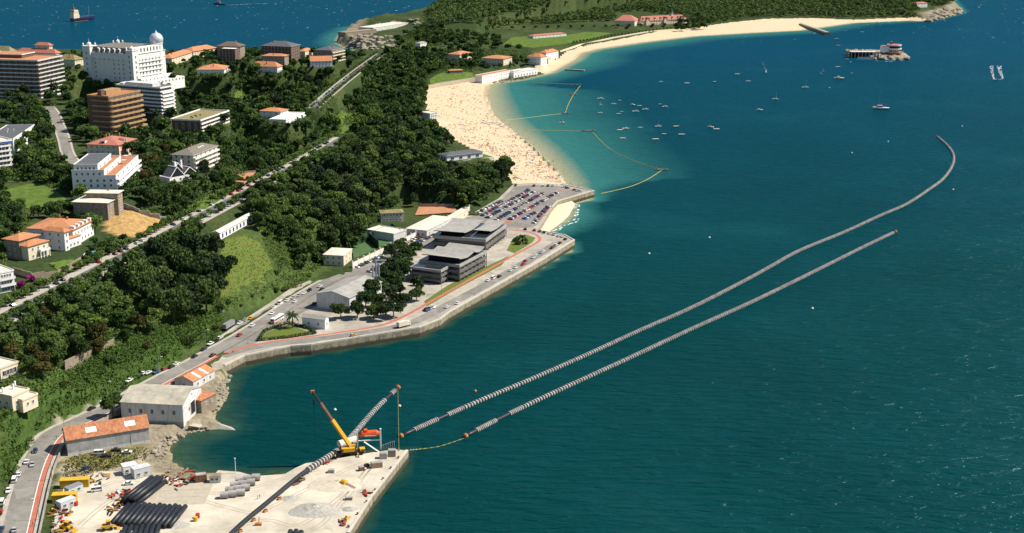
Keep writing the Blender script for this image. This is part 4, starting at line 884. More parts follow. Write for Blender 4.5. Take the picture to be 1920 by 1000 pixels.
# angular white house: intersecting white-edged gables
s = Bld('angular_house', 'angular white house of grey gables with white edges and tall chimneys', (318,334), (370,324), 45.5, A=(298,326), wall=M_wht, zg=41.5, cat='house'); s.walls()
for (cx_, cy_, w, d, h) in ((-s.W * .22, -s.D * .1, s.W * .5, s.D * .8, 6.5), (s.W * .24, .0, s.W * .5, s.D * .95, 4.8), (0, s.D * .22, s.W * .55, s.D * .5, 8.0)):
    b = MB(); z = s.H + .02; x0, x1, y0, y1 = cx_ - w / 2, cx_ + w / 2, cy_ - d / 2, cy_ + d / 2
    b.poly([(x0, y0, z), (cx_, y0, z + h), (cx_, y1, z + h), (x0, y1, z)][::-1], M_slate); b.poly([(x1, y0, z), (x1, y1, z), (cx_, y1, z + h), (cx_, y0, z + h)][::-1], M_slate); b.poly([(x0, y0, z), (x1, y0, z), (cx_, y0, z + h)], M_glass); b.poly([(x0, y1, z), (x1, y1, z), (cx_, y1, z + h)][::-1], M_glass)
    rf = b.build('roof', None, s.root); bb = MB()
    for a_, c_ in (((x0, y0, z), (cx_, y0, z + h)), ((x1, y0, z), (cx_, y0, z + h)), ((cx_, y0, z + h), (cx_, y1, z + h)), ((x0, y0, z), (x0, y1, z)), ((x1, y0, z), (x1, y1, z))): bb.tube([a_, c_], .32, 4, M_wht)
    bb.build('roof_edge', None, rf)
s.box('chimney', -s.W * .12, -s.W * .06, -.6, .6, s.H, s.H + 9, M_wht); s.box('chimney', s.W * .12, s.W * .17, 0, 1, s.H, s.H + 9.5, M_wht); s.wins('R', 1, 4, 1.6, 1.6, 1.2)
s = villa('slate_roof_house', 'white three-storey house with flat slate roof and blue awnings', (24,262), (64,235), 59, A=(-30,258), wall=M_wht, roof=M_slate, rise=.5, over=.2, floors=3, cR=5, cL=4, ch=0, kind='flat', zg=48.5)
for k in (1, 2): (x, y), rz = on_face('R', s.W, s.D, 4 - k * 5, 0); MB().poly([(-2.4, -.03, 2.6), (2.4, -.03, 2.6), (2.4, -1.5, 1.9), (-2.4, -1.5, 1.9)][::-1], M_blue).build('awning', None, s.root, loc=(x, y, k * 3.3), rz=rz)
for q in ((-3, 1), (4, -2), (7, 3)): s.box('roof_vent', q[0], q[0] + .7, q[1], q[1] + .7, s.H + .25, s.H + 2.0, M_wht, s.roof)
s = banded('balcony_block', 'white apartment block with blue blinds and long balconies over the garden lawn', (-28,270), (18,264), 67, D=18, floors=6, wall=M_wht, band=M_wht, depth=1.6, faces='R', roof=M_cream, cR=6, cL=4, zg=46.5)
b = MB(); b.poly([(-s.W / 2, -s.D / 2 - .03, s.H - .3), (s.W / 2, -s.D / 2 - .03, s.H - .3), (s.W / 2, -s.D / 2 - 1.8, s.H - 1.3), (-s.W / 2, -s.D / 2 - 1.8, s.H - 1.3)][::-1], M_blue); b.build('awning', None, s.root)
# far-left block
s = banded('terrace_garden_block', 'brown apartment block with white slab edges, planted terraces and terracotta roof', (69,115), (112,106), 90, A=(-45,114), floors=9, wall=M_brick, band=M_wht2, depth=2.2, cR=5, cL=10, roof=M_terra, zg=57, bh=.75)
s.box('penthouse', -s.W * .1, s.W * .42, -s.D * .1, s.D * .45, s.H + .25, s.H + 3.4, M_brick); s.flat(M_terra, M_wht, .3, .8, -s.W * .1, s.W * .42, -s.D * .1, s.D * .45, s.H + 3.4)
for k in range(5): s.balc('R', .2 + k * s.fh, 3.0 + (5 - k) * .35, M_wht2, .7, L=s.W * .6, t=s.W * .2)
# ---- the grand hotel
s = Bld('grand_hotel', 'grand white hotel with slate mansard, corner towers and silver dome', (248,103), (309,94), 86, A=(160,99), wall=M_wht, zg=56, cat='hotel'); W, Dd, H = s.W, s.D, s.H
s.walls(); fh = H / 7
s.wins('L', 6, 9, 1.3, 1.8, 1.8, fh, fm=M_wht, margin=3, skip=[(r, k) for r in range(6) for k in (1, 2, 3, 4) if (r + k) % 1 == 0 and r < 5 and k in (2, 3, 4)]); s.wins('R', 6, 9, 1.5, 2.2, 1.5, fh, fm=M_crm, margin=1.5); s.wins('B', 6, 9, 1.3, 1.8, 1.8, fh); s.wins('E', 6, 8, 1.3, 1.8, 1.8, fh)
for r in range(1, 6): s.balc('R', r * fh + .2, .9, M_wht, .8, L=W * .82)
b = MB()
for z, o in ((H - .1, .7), (fh * 5.6, .35), (fh * 1.1, .35)):
    b.bx(-W / 2 - o, W / 2 + o, -Dd / 2 - o, -Dd / 2 - .004, z, z + .5, M_wht); b.bx(-W / 2 - o, -W / 2 - .004, -Dd / 2, Dd / 2 + o, z, z + .5, M_wht)
b.build('cornice', None, s.root)
b = MB(); i = 2.6; z = H + .4; p0 = [(-W / 2, -Dd / 2), (W / 2, -Dd / 2), (W / 2, Dd / 2), (-W / 2, Dd / 2)]; p1 = [(-W / 2 + i, -Dd / 2 + i), (W / 2 - i, -Dd / 2 + i), (W / 2 - i, Dd / 2 - i), (-W / 2 + i, Dd / 2 - i)]
for k in range(4): j = (k + 1) % 4; b.poly([(*p0[k], z), (*p0[j], z), (*p1[j], z + 5), (*p1[k], z + 5)], M_slate)
b.poly([(*q, z + 5) for q in p1], M_greyr); b.poly([(*q, z) for q in p0][::-1], M_wht); rf = b.build('mansard_roof', None, s.root)
dm = MB(); dm.bx(-1.1, 1.1, -1.4, 2.2, 0, 3.4, M_wht); dm.bx(-.7, .7, -1.46, -1.402, .8, 2.8, M_glass); dm.lathe((0, -1.3, 3.4), [(1.2, 0), (.9, .6), (0, .9)], 8, M_wht); dm = dm.mesh('dormer')
for f, n in (('L', 5), ('B', 6), ('E', 5)):
    for k in range(n): t = (k + .5) / n - .5; (x, y), rz = on_face(f, W, Dd, t * flen(f, W, Dd) * .55, -1.5); put('dormer', dm, rf, (x, y, H + .9), rz)
# loggia storey along the bright front
s.box('loggia_wall', -W / 2 + 1, W / 2 - 5, -Dd / 2 - .3, -Dd / 2 + 4.2, H + .4, H + 6.2, M_wht); lg = [o for o in bpy.data.objects if o.name.startswith('loggia_wall')][-1]
for k in range(9): x = -W / 2 + 3 + (W - 10) * k / 8; s.box('loggia_opening', x - .75, x + .75, -Dd / 2 - .36, -Dd / 2 - .305, H + 1.4, H + 5.0, M_glass, lg)
def turret(x, y, w, z1, dome=None):
    t_ = s.box('tower', x - w / 2, x + w / 2, y - w / 2, y + w / 2, -1.5, z1, M_wht); b = MB(); b.bx(x - w / 2 - .5, x + w / 2 + .5, y - w / 2 - .5, y + w / 2 + .5, z1 + .003, z1 + .6, M_wht)
    for q in ((-1, -1), (1, -1), (1, 1), (-1, 1)): b.lathe((x + q[0] * w * .42, y + q[1] * w * .42, z1 + .6), [(.7, 0), (.7, 1.6), (.9, 1.7), (0, 3.0)], 6, M_wht)
    b.lathe((x, y, z1 + .6), [(w * .22, 0), (w * .2, 2.0), (w * .24, 2.1), (w * .07, 3.2), (.15, 3.6), (.1, 6.4), (0, 6.5)], 8, M_wht); b.build('tower_crown', None, t_)
    for r in range(6):
        for f in ('R', 'L'):
            (a, c), rz = on_face(f, w, w, 0, .012); put('window', winmesh(1.4, 2.2, M_wht), t_, (x + a, y + c, 2 + r * (z1 - 4) / 6), rz)
turret(-W / 2 + 2.5, Dd / 2 - 3.2, 9.5, H + 5.5); turret(-W / 2 + 3.5, -Dd / 2 + 3.5, 8.5, H + 3.5); turret(W / 2 - 6, Dd / 2 - 5, 7.5, H + 4.5)
dt = MB(); dt.lathe((W / 2 - 5.5, -Dd / 2 + 5.0, -1.5), [(5.6, 0), (5.6, H + 8), (6.1, H + 8.2), (6.1, H + 8.9), (5.2, H + 9)], 20, M_wht); dt = dt.build('dome_tower', None, s.root, smooth=False)
dm2 = MB(); M_dome = mat('silver dome sheeting', (0.55, 0.56, 0.60), .4, .08, .5, metal=.25)
dm2.lathe((W / 2 - 5.5, -Dd / 2 + 5.0, H + 7.4), [(5.7, 0), (6.6, 2.4), (6.5, 4.6), (5.6, 7.0), (3.8, 8.8), (1.2, 9.8), (1.0, 10.2), (1.1, 10.8), (.15, 11.4), (.12, 12.6), (0, 12.7)], 24, M_dome); dm2.build('dome', None, dt, smooth=True)
for k in range(8): a = 2 * math.pi * k / 8; put('window', winmesh(1.1, 2.4, M_wht), dt, (W / 2 - 5.5 + 5.5 * math.cos(a), -Dd / 2 + 5.0 + 5.5 * math.sin(a), H + 1.5), a + math.pi / 2)
# terraces at the hotel's foot
for (x0, x1, y0, y1, z0, z1) in ((-W / 2 - 3, W / 2 + 16, -Dd / 2 - 9, -Dd / 2 - .05, -8, 3.2), (-W / 2 + 4, W / 2 + 5, -Dd / 2 - 5, -Dd / 2 - .05, 3.25, 7), (W / 2 + .05, W / 2 + 14, -Dd / 2, Dd / 2 - 5, -2, 4)):
    t_ = s.box('terrace', x0, x1, y0, y1, z0, z1, M_wht); n = int((x1 - x0) / 5); pz = min(2.0, (z1 - max(z0, 0)) * .6)
    for k in range(n): put('window', winmesh(1.6, 1.6, M_wht), t_, (x0 + (x1 - x0) * (k + .5) / n, y0 - .012, max(z0, .2) + .6), 0)
# ---- houses towards the open sea
villa('orange_roof_villa', 'long house with wide orange roof right of the grand hotel', (322,110), (360,98), 52, A=(300,106), wall=M_crm, roof=M_terra, rise=4.0, over=.9, floors=2, cR=7, cL=4, ch=2, zg=44)
villa('orange_roof_villa', 'gabled house with orange roof joined to the long house by the hotel', (362,97), (406,90), 52, D=17, wall=M_crm, roof=M_terra, rise=4.2, over=.9, floors=2, cR=8, cL=3, ch=1, zg=44)
villa('brown_roof_tower_house', 'tall brown house with dark brown hip roof near the sea', (447,88), (459,84), 58, A=(407,87), main='L', wall=M_stone, roof=M_brownr, rise=5.0, over=1.3, floors=5, cR=3, cL=6, ch=1, zg=42)
villa('white_terrace_tower', 'narrow brick tower block with white roof terrace before the brown-roofed house', (440,93), (450,90), 57, A=(412,92), main='L', wall=M_brick, roof=M_wht, rise=.5, over=.4, floors=5, cR=2, cL=4, kind='flat', ch=0, zg=41)
villa('hip_roof_villa', 'villa with bright orange hip roof among trees right of the hotel', (420,131), (431,123), 50, A=(369,131), main='L', wall=M_wht, roof=M_terra, rise=4.5, over=.8, floors=1, cR=3, cL=5, ch=2, zg=45)
villa('hip_roof_villa', 'villa with orange hip roof and cream gable among trees above the upper avenue', (520,126), (529,119), 46.5, A=(469,124), main='L', wall=M_wht, roof=M_terra, rise=5.0, over=.8, floors=2, cR=3, cL=6, ch=2, zg=40)
villa('brick_apartment_house', 'brown apartment house with two orange roofs beside a slate-roofed block', (533,106), (541,100), 53, A=(491,105), main='L', wall=M_stone, roof=M_terra, rise=2.2, over=1.0, floors=4, cR=3, cL=6, ch=1, zg=39)
villa('slate_apartment_house', 'brown apartment house with broad slate-grey mansard roof by the sea', (545,88), (562,82), 56, A=(491,86), main='L', wall=M_brick, roof=M_slate, rise=5.0, over=1.0, floors=5, cR=4, cL=8, ch=2, zg=38)
s = villa('orange_gable_house', 'white house with steep orange roof slope beside the upper avenue', (582,115), (623,114), 41, D=13, wall=M_wht, roof=M_terra, rise=5.2, over=.5, floors=2, cR=6, cL=2, kind='gable', ch=1, zg=34)
s = villa('sea_view_block', 'apartment block with slate roof and stacked cream balconies above the cove', (622,95), (645,90), 47, A=(590,94), wall=M_stone, roof=M_slate, rise=3.5, over=.6, floors=4, cR=4, cL=5, ch=3, zg=32, cat='apartment block')
for k in range(4): s.balc('R', .3 + k * s.H / 4, 1.6, M_crm, .9)
villa('orange_roof_cottage', 'small house with orange roof squeezed between apartment blocks near the sea', (572,97), (586,93), 42, D=10, wall=M_crm, roof=M_terra, rise=2.6, over=.5, floors=2, cR=2, cL=2, ch=0, zg=35)
villa('pagoda_villa', 'villa with small red pyramid roof on a turret behind the terrace-garden block', (92,86), (98,82), 68, A=(66,85), main='L', wall=M_crm, roof=M_pinkr, rise=3.2, over=1.2, floors=4, cR=1, cL=2, ch=0, zg=52, full=.5)
villa('red_roof_villa', 'wide villa under rose tile roof around the small turret', (104,101), (114,96), 60, A=(30,98), main='L', wall=M_crm, roof=M_pinkr, rise=4.5, over=.8, floors=2, cR=3, cL=7, ch=2, zg=52)
villa('olive_roof_villa', 'house with steep moss-brown roof at the edge of the town', (20,102), (36,98), 62, A=(-30,100), main='L', wall=M_crm, roof=M_olive, rise=8, over=.8, floors=2, cR=3, cL=5, ch=1, zg=52)
villa('olive_roof_villa', 'low house with moss-brown hip roof left of the grand hotel', (140,113), (156,108), 60, A=(106,111), main='L', wall=M_crm, roof=M_olive, rise=5, over=.8, floors=2, cR=3, cL=4, ch=1, zg=53)
# villa with awnings and pool
s = villa('awning_villa', 'white villa with orange roof above a flat terrace with white awnings', (526,210), (540,202), 46, A=(488,208), main='L', wall=M_wht, roof=M_terra, rise=2.2, over=1.0, floors=2, cR=2, cL=3, ch=1, zg=39.5)
s = villa('terrace_pavilion', 'low flat white pavilion with two white awnings beside the awning villa', (536,226), (571,212), 43, A=(505,218), wall=M_wht, roof=M_wht2, rise=.5, over=.5, floors=1, cR=5, cL=3, ch=0, kind='flat', zg=39)
for k in range(2): x = s.W * (.12 + .25 * k); MB().poly([(x - 2.2, -s.D / 2 - .03, s.H - .2), (x + 2.2, -s.D / 2 - .03, s.H - .2), (x + 2.2, -s.D / 2 - 3, s.H - 1.6), (x - 2.2, -s.D / 2 - 3, s.H - 1.6)][::-1], M_wht).build('awning', None, s.root)
# ---- round the beaches
s = villa('beach_villa', 'long white bungalow with slate roof and big windows above the beach', (838,293), (905,285), 21.5, D=12, wall=M_wht, roof=M_slate, rise=2.0, over=.9, floors=1, cR=4, cL=2, ch=2, wz=.9, w=3.0, h=2.0, zg=17); s.box('terrace', -s.W / 2 - 1, s.W / 2 + 9, -s.D / 2 - 4, -s.D / 2 - .02, -3, -.1, M_wht); s.box('terrace_lawn', s.W / 2 + 1, s.W / 2 + 8.5, -s.D / 2 - 3.6, s.D / 2, -.09, -.02, M_lawn)
s = villa('beach_kiosk', 'pale two-storey bathing kiosk at the foot of the wood on the sand', (806,214), (820,212), 14, A=(790,213), wall=M_wht2, roof=M_cream, rise=.4, over=.3, floors=2, cR=3, cL=3, kind='flat', ch=0, zg=5.5, cat='kiosk')
villa('shore_villa', 'brown villa with orange hip roof behind the small lawn by the beach', (862,103), (884,99), 19, A=(840,101), wall=M_crm, roof=M_terra, rise=3.2, over=.9, floors=2, cR=4, cL=3, ch=1, zg=9.5)
villa('shore_villa', 'broad two-storey villa with orange roof and white balcony above the bathing house', (944,111), (960,107), 17.5, A=(904,109), main='L', wall=M_crm, roof=M_terra, rise=3.2, over=1.0, floors=2, cR=3, cL=7, ch=1, zg=8.5)
villa('shore_villa', 'white house with steep orange roof at the bend of the beach', (1014,108), (1026,101), 18, A=(989,106), main='L', wall=M_wht, roof=M_terra, rise=4.5, over=.6, floors=2, cR=3, cL=4, ch=2, zg=7.5)
villa('shore_villa', 'white gabled house with orange roof and yellow awning facing the sand', (1024,100), (1047,96), 15.5, D=12, wall=M_wht, roof=M_terra, rise=3.6, over=.6, floors=2, cR=4, cL=2, ch=1, zg=7)
villa('garden_pavilion', 'low garden hut with orange roof on the small lawn', (843,133), (868,132), 11.5, D=9, wall=M_stone, roof=M_terra, rise=1.0, over=.6, floors=1, cR=4, cL=1, ch=0, zg=7.8)
s = villa('bathing_house', 'long white bathing house with red roof edge standing over the waterline', (904,143), (962,132), 10.5, D=11, wall=M_wht, roof=M_terra2, rise=.8, over=.3, floors=2, cR=12, cL=2, kind='flat', ch=0, zg=1.5, h=1.2)
s = villa('bathing_terrace', 'white terrace restaurant with canopies next to the bathing house', (963,137), (1008,129), 8.2, D=13, wall=M_wht, roof=M_wht2, rise=.5, over=.4, floors=1, cR=8, cL=1, kind='flat', ch=0, zg=1.5, w=2, h=2)
for k in range(5): x = -s.W / 2 + 3 + k * 5; b = MB(); b.box((0, 0, 2.6), (3.6, 4.5, .12), M_wht if k % 2 else M_cream); b.tube([(0, 0, 0), (0, 0, 2.55)], .08, 5, M_rail); b.build('canopy', None, s.root, loc=(x, -1, s.H + .26))
villa('sports_pavilion', 'long low pavilion with faded red roof on the playing field', (1000,68), (1062,63), 12, D=14, wall=M_wht, roof=M_pinkr, rise=1.8, over=.5, floors=1, cR=9, cL=2, ch=0, zg=7.8)
s = villa('stable_block', 'half-timbered stable building with steep brown-red hip roof before the wood', (1190,40), (1198,37), 20, A=(1153,39), main='L', wall=M_crm, roof=M_pinkr, rise=9, over=.8, floors=2, cR=3, cL=8, ch=0, zg=11, full=.32)
s = villa('stable_range', 'long half-timbered range with steep red roof, many dormers and a slim spire', (1201,40), (1288,36), 18.5, D=17, wall=M_crm, roof=M_pinkr, rise=7.5, over=.7, floors=2, cR=16, cL=3, ch=0, zg=11, full=.4)
for k in range(8): x = -s.W / 2 + s.W * (k + .5) / 8; b = MB(); b.bx(-1.3, 1.3, -1, 3, 0, 2.6, M_crm); b.poly([(-1.7, -1.4, 2.4), (0, -1.4, 4.6), (0, 5, 4.6), (-1.7, 5, 2.4)][::-1], M_pinkr); b.poly([(1.7, -1.4, 2.4), (1.7, 5, 2.4), (0, 5, 4.6), (0, -1.4, 4.6)][::-1], M_pinkr); b.poly([(-1.3, -1.003, 2.6), (1.3, -1.003, 2.6), (0, -1.003, 4.3)], M_crm); b.build('dormer', None, s.roof, loc=(x, -s.D / 2 + 1, s.H + .8))
b = MB(); b.bx(-2, 2, -2, 2, 0, 11, M_crm); b.lathe((0, 0, 11), [(3.2, 0), (1.6, 3), (.9, 7), (0, 11)], 8, M_slate); b.build('spire', None, s.roof, loc=(s.W * .22, 0, s.H))
for (cx_) in (-.36, .02, .38): b = MB(); b.bx(-3.4, 3.4, -3, 0, -1, s.H + 1, M_crm); b.poly([(-4, -3.5, s.H + .6), (0, -3.5, s.H + 6), (0, 6, s.H + 6), (-4, 6, s.H + .6)][::-1], M_pinkr); b.poly([(4, -3.5, s.H + .6), (4, 6, s.H + .6), (0, 6, s.H + 6), (0, -3.5, s.H + 6)][::-1], M_pinkr); b.poly([(-3.4, -3.003, s.H + 1), (3.4, -3.003, s.H + 1), (0, -3.003, s.H + 5.4)], M_crm); b.build('gable_wing', None, s.root, loc=(cx_ * s.W, -s.D / 2 - .02, 0))
villa('headland_house', 'white house with many windows on the wooded headland', (1720,7), (1739,6), 24, D=13, wall=M_wht, roof=M_pinkr, rise=2.5, over=.5, floors=2, cR=6, cL=3, ch=1, zg=15.5)
villa('headland_cottage', 'small white cottage beside the house on the headland', (1700,11), (1711,10), 19, D=8, wall=M_wht, roof=M_cream, rise=1, over=.4, floors=1, cR=3, cL=1, ch=0, zg=15.5)
villa('cliff_terrace_cafe', 'flat pale cafe terrace on the rocks above the open sea', (700,53), (765,43), 13, D=30, wall=M_wht2, roof=M_cream, rise=.5, over=.4, floors=1, cR=10, cL=4, ch=0, kind='flat', zg=7, cat='cafe')
villa('cliff_lookout', 'low stone lookout terrace on the cliff edge over the cove', (648,62), (706,56), 16, D=18, wall=M_stone, roof=M_stone, rise=.5, over=.1, floors=1, cR=0, cL=0, ch=0, kind='flat', zg=9, cat='terrace')
villa('park_house', 'small white house with grey roof among trees near the cliff', (788,82), (800,80), 20, D=9, wall=M_wht, roof=M_shell, rise=2, over=.4, floors=2, cR=2, cL=2, ch=0, zg=13)
# ---- lower-left houses on the slope
s = villa('flat_roof_house', 'flat-roofed cream house with arcade on the green slope', (0,692), (33,680), 30, D=16, wall=M_crm, roof=M_cream, rise=.5, over=.6, floors=1, cR=4, cL=2, kind='flat', ch=0, zg=25, w=2.2, h=2.4)
s = villa('terrace_house', 'low cream terraced house with white chimneys half buried in scrub', (22,745), (54,731), 26, A=(-10,736), wall=M_crm, roof=M_cream, rise=.5, over=.5, floors=1, cR=3, cL=2, kind='flat', ch=0, zg=21)
for q in ((-3, 2), (2, 1), (5, 3)): s.box('chimney', q[0], q[0] + .6, q[1], q[1] + .6, s.H + .2, s.H + 2.6, M_wht, s.roof)
s = villa('terrace_house', 'low cream annex with flat roof beside the terraced house on the slope', (42,752), (70,740), 23.5, D=7, wall=M_crm, roof=M_cream, rise=.5, over=.3, floors=1, cR=2, cL=1, kind='flat', ch=0, zg=19.5)
# ================================================================== LAND SHEETS (after the building plots are levelled)
land()
drape('lawn', FIELD, M_lawn, .25)
drape('meadow', hp([(424,447),(460,443),(487,455),(502,480),(512,505),(500,530),(470,545),(430,556),(396,560),(400,525),(412,480)]), M_dry, .12)
drape('lawn', hp([(8,358),(40,348),(75,345),(110,362),(128,378),(112,392),(70,396),(30,388)]), M_lawn, .35)
drape('lawn', hp([(805,150),(830,137),(885,137),(893,148),(850,158),(808,163)]), M_lawn, .3)
drape('lawn', hp([(845,345),(855,330),(880,322),(880,340),(860,360),(848,380),(842,368)]), M_lawn, .5)
drape('lawn', hp([(415,246),(440,232),(455,236),(430,252)]), M_lawn, .4)
drape('lawn', hp([(335,165),(365,158),(380,160),(352,172)]), M_lawn, .4)
drape('lawn', hp([(262,392),(290,382),(297,388),(272,398)]), M_lawn, .4)
drape('lawn', hp([(92,495),(135,488),(150,492),(110,510)]), M_lawn, .4)
# ================================================================== VEGETATION
def leaf_material(name, dark, light, trans=.25):
    m = bpy.data.materials.new(name); m.use_nodes = True; nt = m.node_tree; b = nt.nodes['Principled BSDF']; out = nt.nodes['Material Output']
    b.inputs['Roughness'].default_value = .75; b.inputs['Specular IOR Level'].default_value = .12
    oi = nd(nt, 'ShaderNodeObjectInfo'); at = nd(nt, 'ShaderNodeAttribute'); at.attribute_name = 'leaf'
    g = nd(nt, 'ShaderNodeNewGeometry'); n = nd(nt, 'ShaderNodeTexNoise', Scale=.035, Detail=3.0); nt.links.new(g.outputs['Position'], n.inputs['Vector'])
    a1 = nd(nt, 'ShaderNodeMath', operation='MULTIPLY_ADD'); a1.inputs[1].default_value = .38; nt.links.new(at.outputs['Fac'], a1.inputs[0])
    a2 = nd(nt, 'ShaderNodeMath', operation='MULTIPLY'); a2.inputs[1].default_value = .75; nt.links.new(oi.outputs['Random'], a2.inputs[0]); nt.links.new(a2.outputs[0], a1.inputs[2])
    a3 = nd(nt, 'ShaderNodeMath', operation='MULTIPLY_ADD'); a3.inputs[1].default_value = .5; nt.links.new(n.outputs['Fac'], a3.inputs[0]); nt.links.new(a1.outputs[0], a3.inputs[2])
    a4 = nd(nt, 'ShaderNodeMath', operation='SUBTRACT'); nt.links.new(a3.outputs[0], a4.inputs[0]); a4.inputs[1].default_value = .3; a4.use_clamp = True
    mx = nd(nt, 'ShaderNodeMix', data_type='RGBA'); nt.links.new(a4.outputs[0], mx.inputs[0]); mx.inputs[6].default_value = (*dark, 1); mx.inputs[7].default_value = (*light, 1)
    nt.links.new(mx.outputs[2], b.inputs['Base Color'])
    if trans:
        t = nd(nt, 'ShaderNodeBsdfTranslucent'); nt.links.new(mx.outputs[2], t.inputs['Color']); ms = nd(nt, 'ShaderNodeMixShader'); ms.inputs[0].default_value = trans
        nt.links.new(b.outputs[0], ms.inputs[1]); nt.links.new(t.outputs[0], ms.inputs[2]); nt.links.new(ms.outputs[0], out.inputs['Surface'])
    return m
L_dark = leaf_material('dark woodland leaves', (0.017, 0.039, 0.013), (0.100, 0.155, 0.040))
L_mid = leaf_material('green tree leaves', (0.030, 0.066, 0.017), (0.155, 0.225, 0.050))
L_lite = leaf_material('bright tree leaves', (0.045, 0.095, 0.022), (0.165, 0.245, 0.055))
L_pine = leaf_material('pine needles', (0.014, 0.030, 0.013), (0.058, 0.092, 0.032), .1)
L_scrub = leaf_material('bramble leaves', (0.032, 0.074, 0.014), (0.130, 0.195, 0.038))
L_brown = leaf_material('olive brown leaves', (0.045, 0.048, 0.012), (0.12, 0.105, 0.03))
L_mag = leaf_material('magenta blossom', (0.16, 0.012, 0.09), (0.40, 0.04, 0.24))
M_bark = mat('bark', (0.11, 0.08, 0.055), .95, .3, 1.5)
def cards(cen, nrm, size, rng, lean=.55):
    """leaf clumps: one small quad each, turned partly outwards and partly at random"""
    n = len(cen); rv = rng.normal(size=(n, 3)); rv /= np.linalg.norm(rv, axis=1)[:, None]
    nn = nrm * (1 - lean) + rv * lean; nn /= np.linalg.norm(nn, axis=1)[:, None] + 1e-9
    a = np.cross(nn, rng.normal(size=(n, 3))); a /= np.linalg.norm(a, axis=1)[:, None] + 1e-9; b = np.cross(nn, a)
    s_ = (size * rng.uniform(.6, 1.3, n))[:, None]; k = rng.uniform(.55, 1.0, n)[:, None]
    bend = nn * s_ * .25
    V = np.stack([cen - a * s_ - b * s_ * k * .6, cen + a * s_ * .7 - b * s_ * k, cen + a * s_ + b * s_ * k * .7 - bend, cen - a * s_ * .6 + b * s_ * k], 1)
    return V.reshape(-1, 3)
def leaf_mesh(name, V, m, rng, per=0):
    n = len(V) // 4; me = bpy.data.meshes.new(name); me.vertices.add(len(V)); me.vertices.foreach_set('co', V.astype(np.float32).ravel())
    me.loops.add(4 * n); me.loops.foreach_set('vertex_index', np.arange(4 * n, dtype=np.int32)); me.polygons.add(n); me.polygons.foreach_set('loop_start', np.arange(0, 4 * n, 4, dtype=np.int32))
    at = me.attributes.new('leaf', 'FLOAT', 'POINT'); lv = rng.rand(n)
    if per: lv = lv * .5 + (np.repeat(rng.rand(n // per + 1), per)[:n] - .3) * 1.6
    at.data.foreach_set('value', np.repeat(lv, 4).astype(np.float32))
    me.update(); me.validate(); me.materials.append(m); return me
def crown_pts(rng, lobes, n):
    vol = np.array([l[3] ** 2 for l in lobes]); pick = rng.choice(len(lobes), n, p=vol / vol.sum()); L = np.array(lobes)[pick]
    d = rng.normal(size=(n, 3)); d /= np.linalg.norm(d, axis=1)[:, None]; d[:, 2] = np.where((d[:, 2] < -.35), -d[:, 2] * .5, d[:, 2])
    r = L[:, 3:4] * rng.uniform(.55, 1.05, (n, 1)) ** .5
    sq = np.array([1, 1, .8]); return L[:, :3] + d * r * sq, d
def make_crown(seed, m, kind, n=1900, size=.36):
    """unit tree: crown about 1 m in radius before scaling; z in tree heights handled by scale"""
    rng = np.random.RandomState(seed); lobes = []
    if kind == 'broad':
        for k in range(11): a = rng.uniform(0, 6.28); q = rng.uniform(.1, .68); lobes.append((math.cos(a) * q, math.sin(a) * q, 1.05 + rng.uniform(-.42, .42) * (1 - q * .5), rng.uniform(.28, .46)))
        lobes.append((0, 0, 1.2, .5))
    elif kind == 'pine':
        for k in range(9): a = rng.uniform(0, 6.28); q = rng.uniform(.1, .7); lobes.append((math.cos(a) * q, math.sin(a) * q, 1.5 + rng.uniform(-.35, .25) - q * .25, rng.uniform(.22, .38)))
        for k in range(3): lobes.append((rng.uniform(-.3, .3), rng.uniform(-.3, .3), .9 + .2 * k, .33))
    elif kind == 'cone':
        for k in range(12): f = k / 11; a = rng.uniform(0, 6.28); q = (1 - f) * .38; lobes.append((math.cos(a) * q, math.sin(a) * q, .5 + f * 1.9, .44 * (1 - f * .75)))
    elif kind == 'ball':
        for k in range(7): a = rng.uniform(0, 6.28); lobes.append((math.cos(a) * .42, math.sin(a) * .42, 1.4 + rng.uniform(-.3, .3), .5))
    elif kind == 'bush':
        for k in range(8): a = rng.uniform(0, 6.28); q = rng.uniform(.1, .6); lobes.append((math.cos(a) * q, math.sin(a) * q, .35 + rng.uniform(-.1, .25), .42))
    P_, d = crown_pts(rng, lobes, n); return leaf_mesh('crown', cards(P_, d, np.full(n, size * .2), rng), m, rng)
def make_trunk(seed, h=1.1, r=.07, spread=.5):
    rng = random.Random(seed); b = MB(); b.tube([(0, 0, -.15), (0.02, 0, h * .5), (0, .02, h)], [r * 1.3, r, r * .6], 6, M_bark)
    for k in range(4): a = k * 1.57 + rng.random(); b.tube([(0, 0, h * (.45 + .1 * k)), (math.cos(a) * spread * .5, math.sin(a) * spread * .5, h * (.75 + .08 * k)), (math.cos(a) * spread, math.sin(a) * spread, h * (.95 + .1 * k))], [r * .6, r * .4, r * .15], 4, M_bark, cap=False)
    return b.mesh('trunk')
TR = {}
for nm, m, kind, nv, n, size in (('dark', L_dark, 'broad', 5, 2300, .40), ('mid', L_mid, 'broad', 4, 2300, .40), ('lite', L_lite, 'broad', 3, 2000, .40), ('brown', L_brown, 'broad', 2, 2000, .40), ('pine', L_pine, 'pine', 4, 2000, .38), ('cone', L_pine, 'cone', 2, 1800, .36), ('street', L_lite, 'ball', 3, 700, .62), ('bush', L_mid, 'bush', 3, 700, .55), ('dbush', L_dark, 'bush', 2, 700, .55), ('mag', L_mag, 'bush', 1, 700, .55)):
    TR[nm] = [(make_crown(100 * len(TR) + v, m, kind, n, size), make_trunk(v, .55 if 'bush' in nm or nm == 'mag' else 1.25 if kind != 'cone' else 2.0, .05 if kind == 'ball' else .065, .45 if kind != 'cone' else .2)) for v in range(nv)]
rngT = random.Random(11)
TREES = []; QUEUE = []
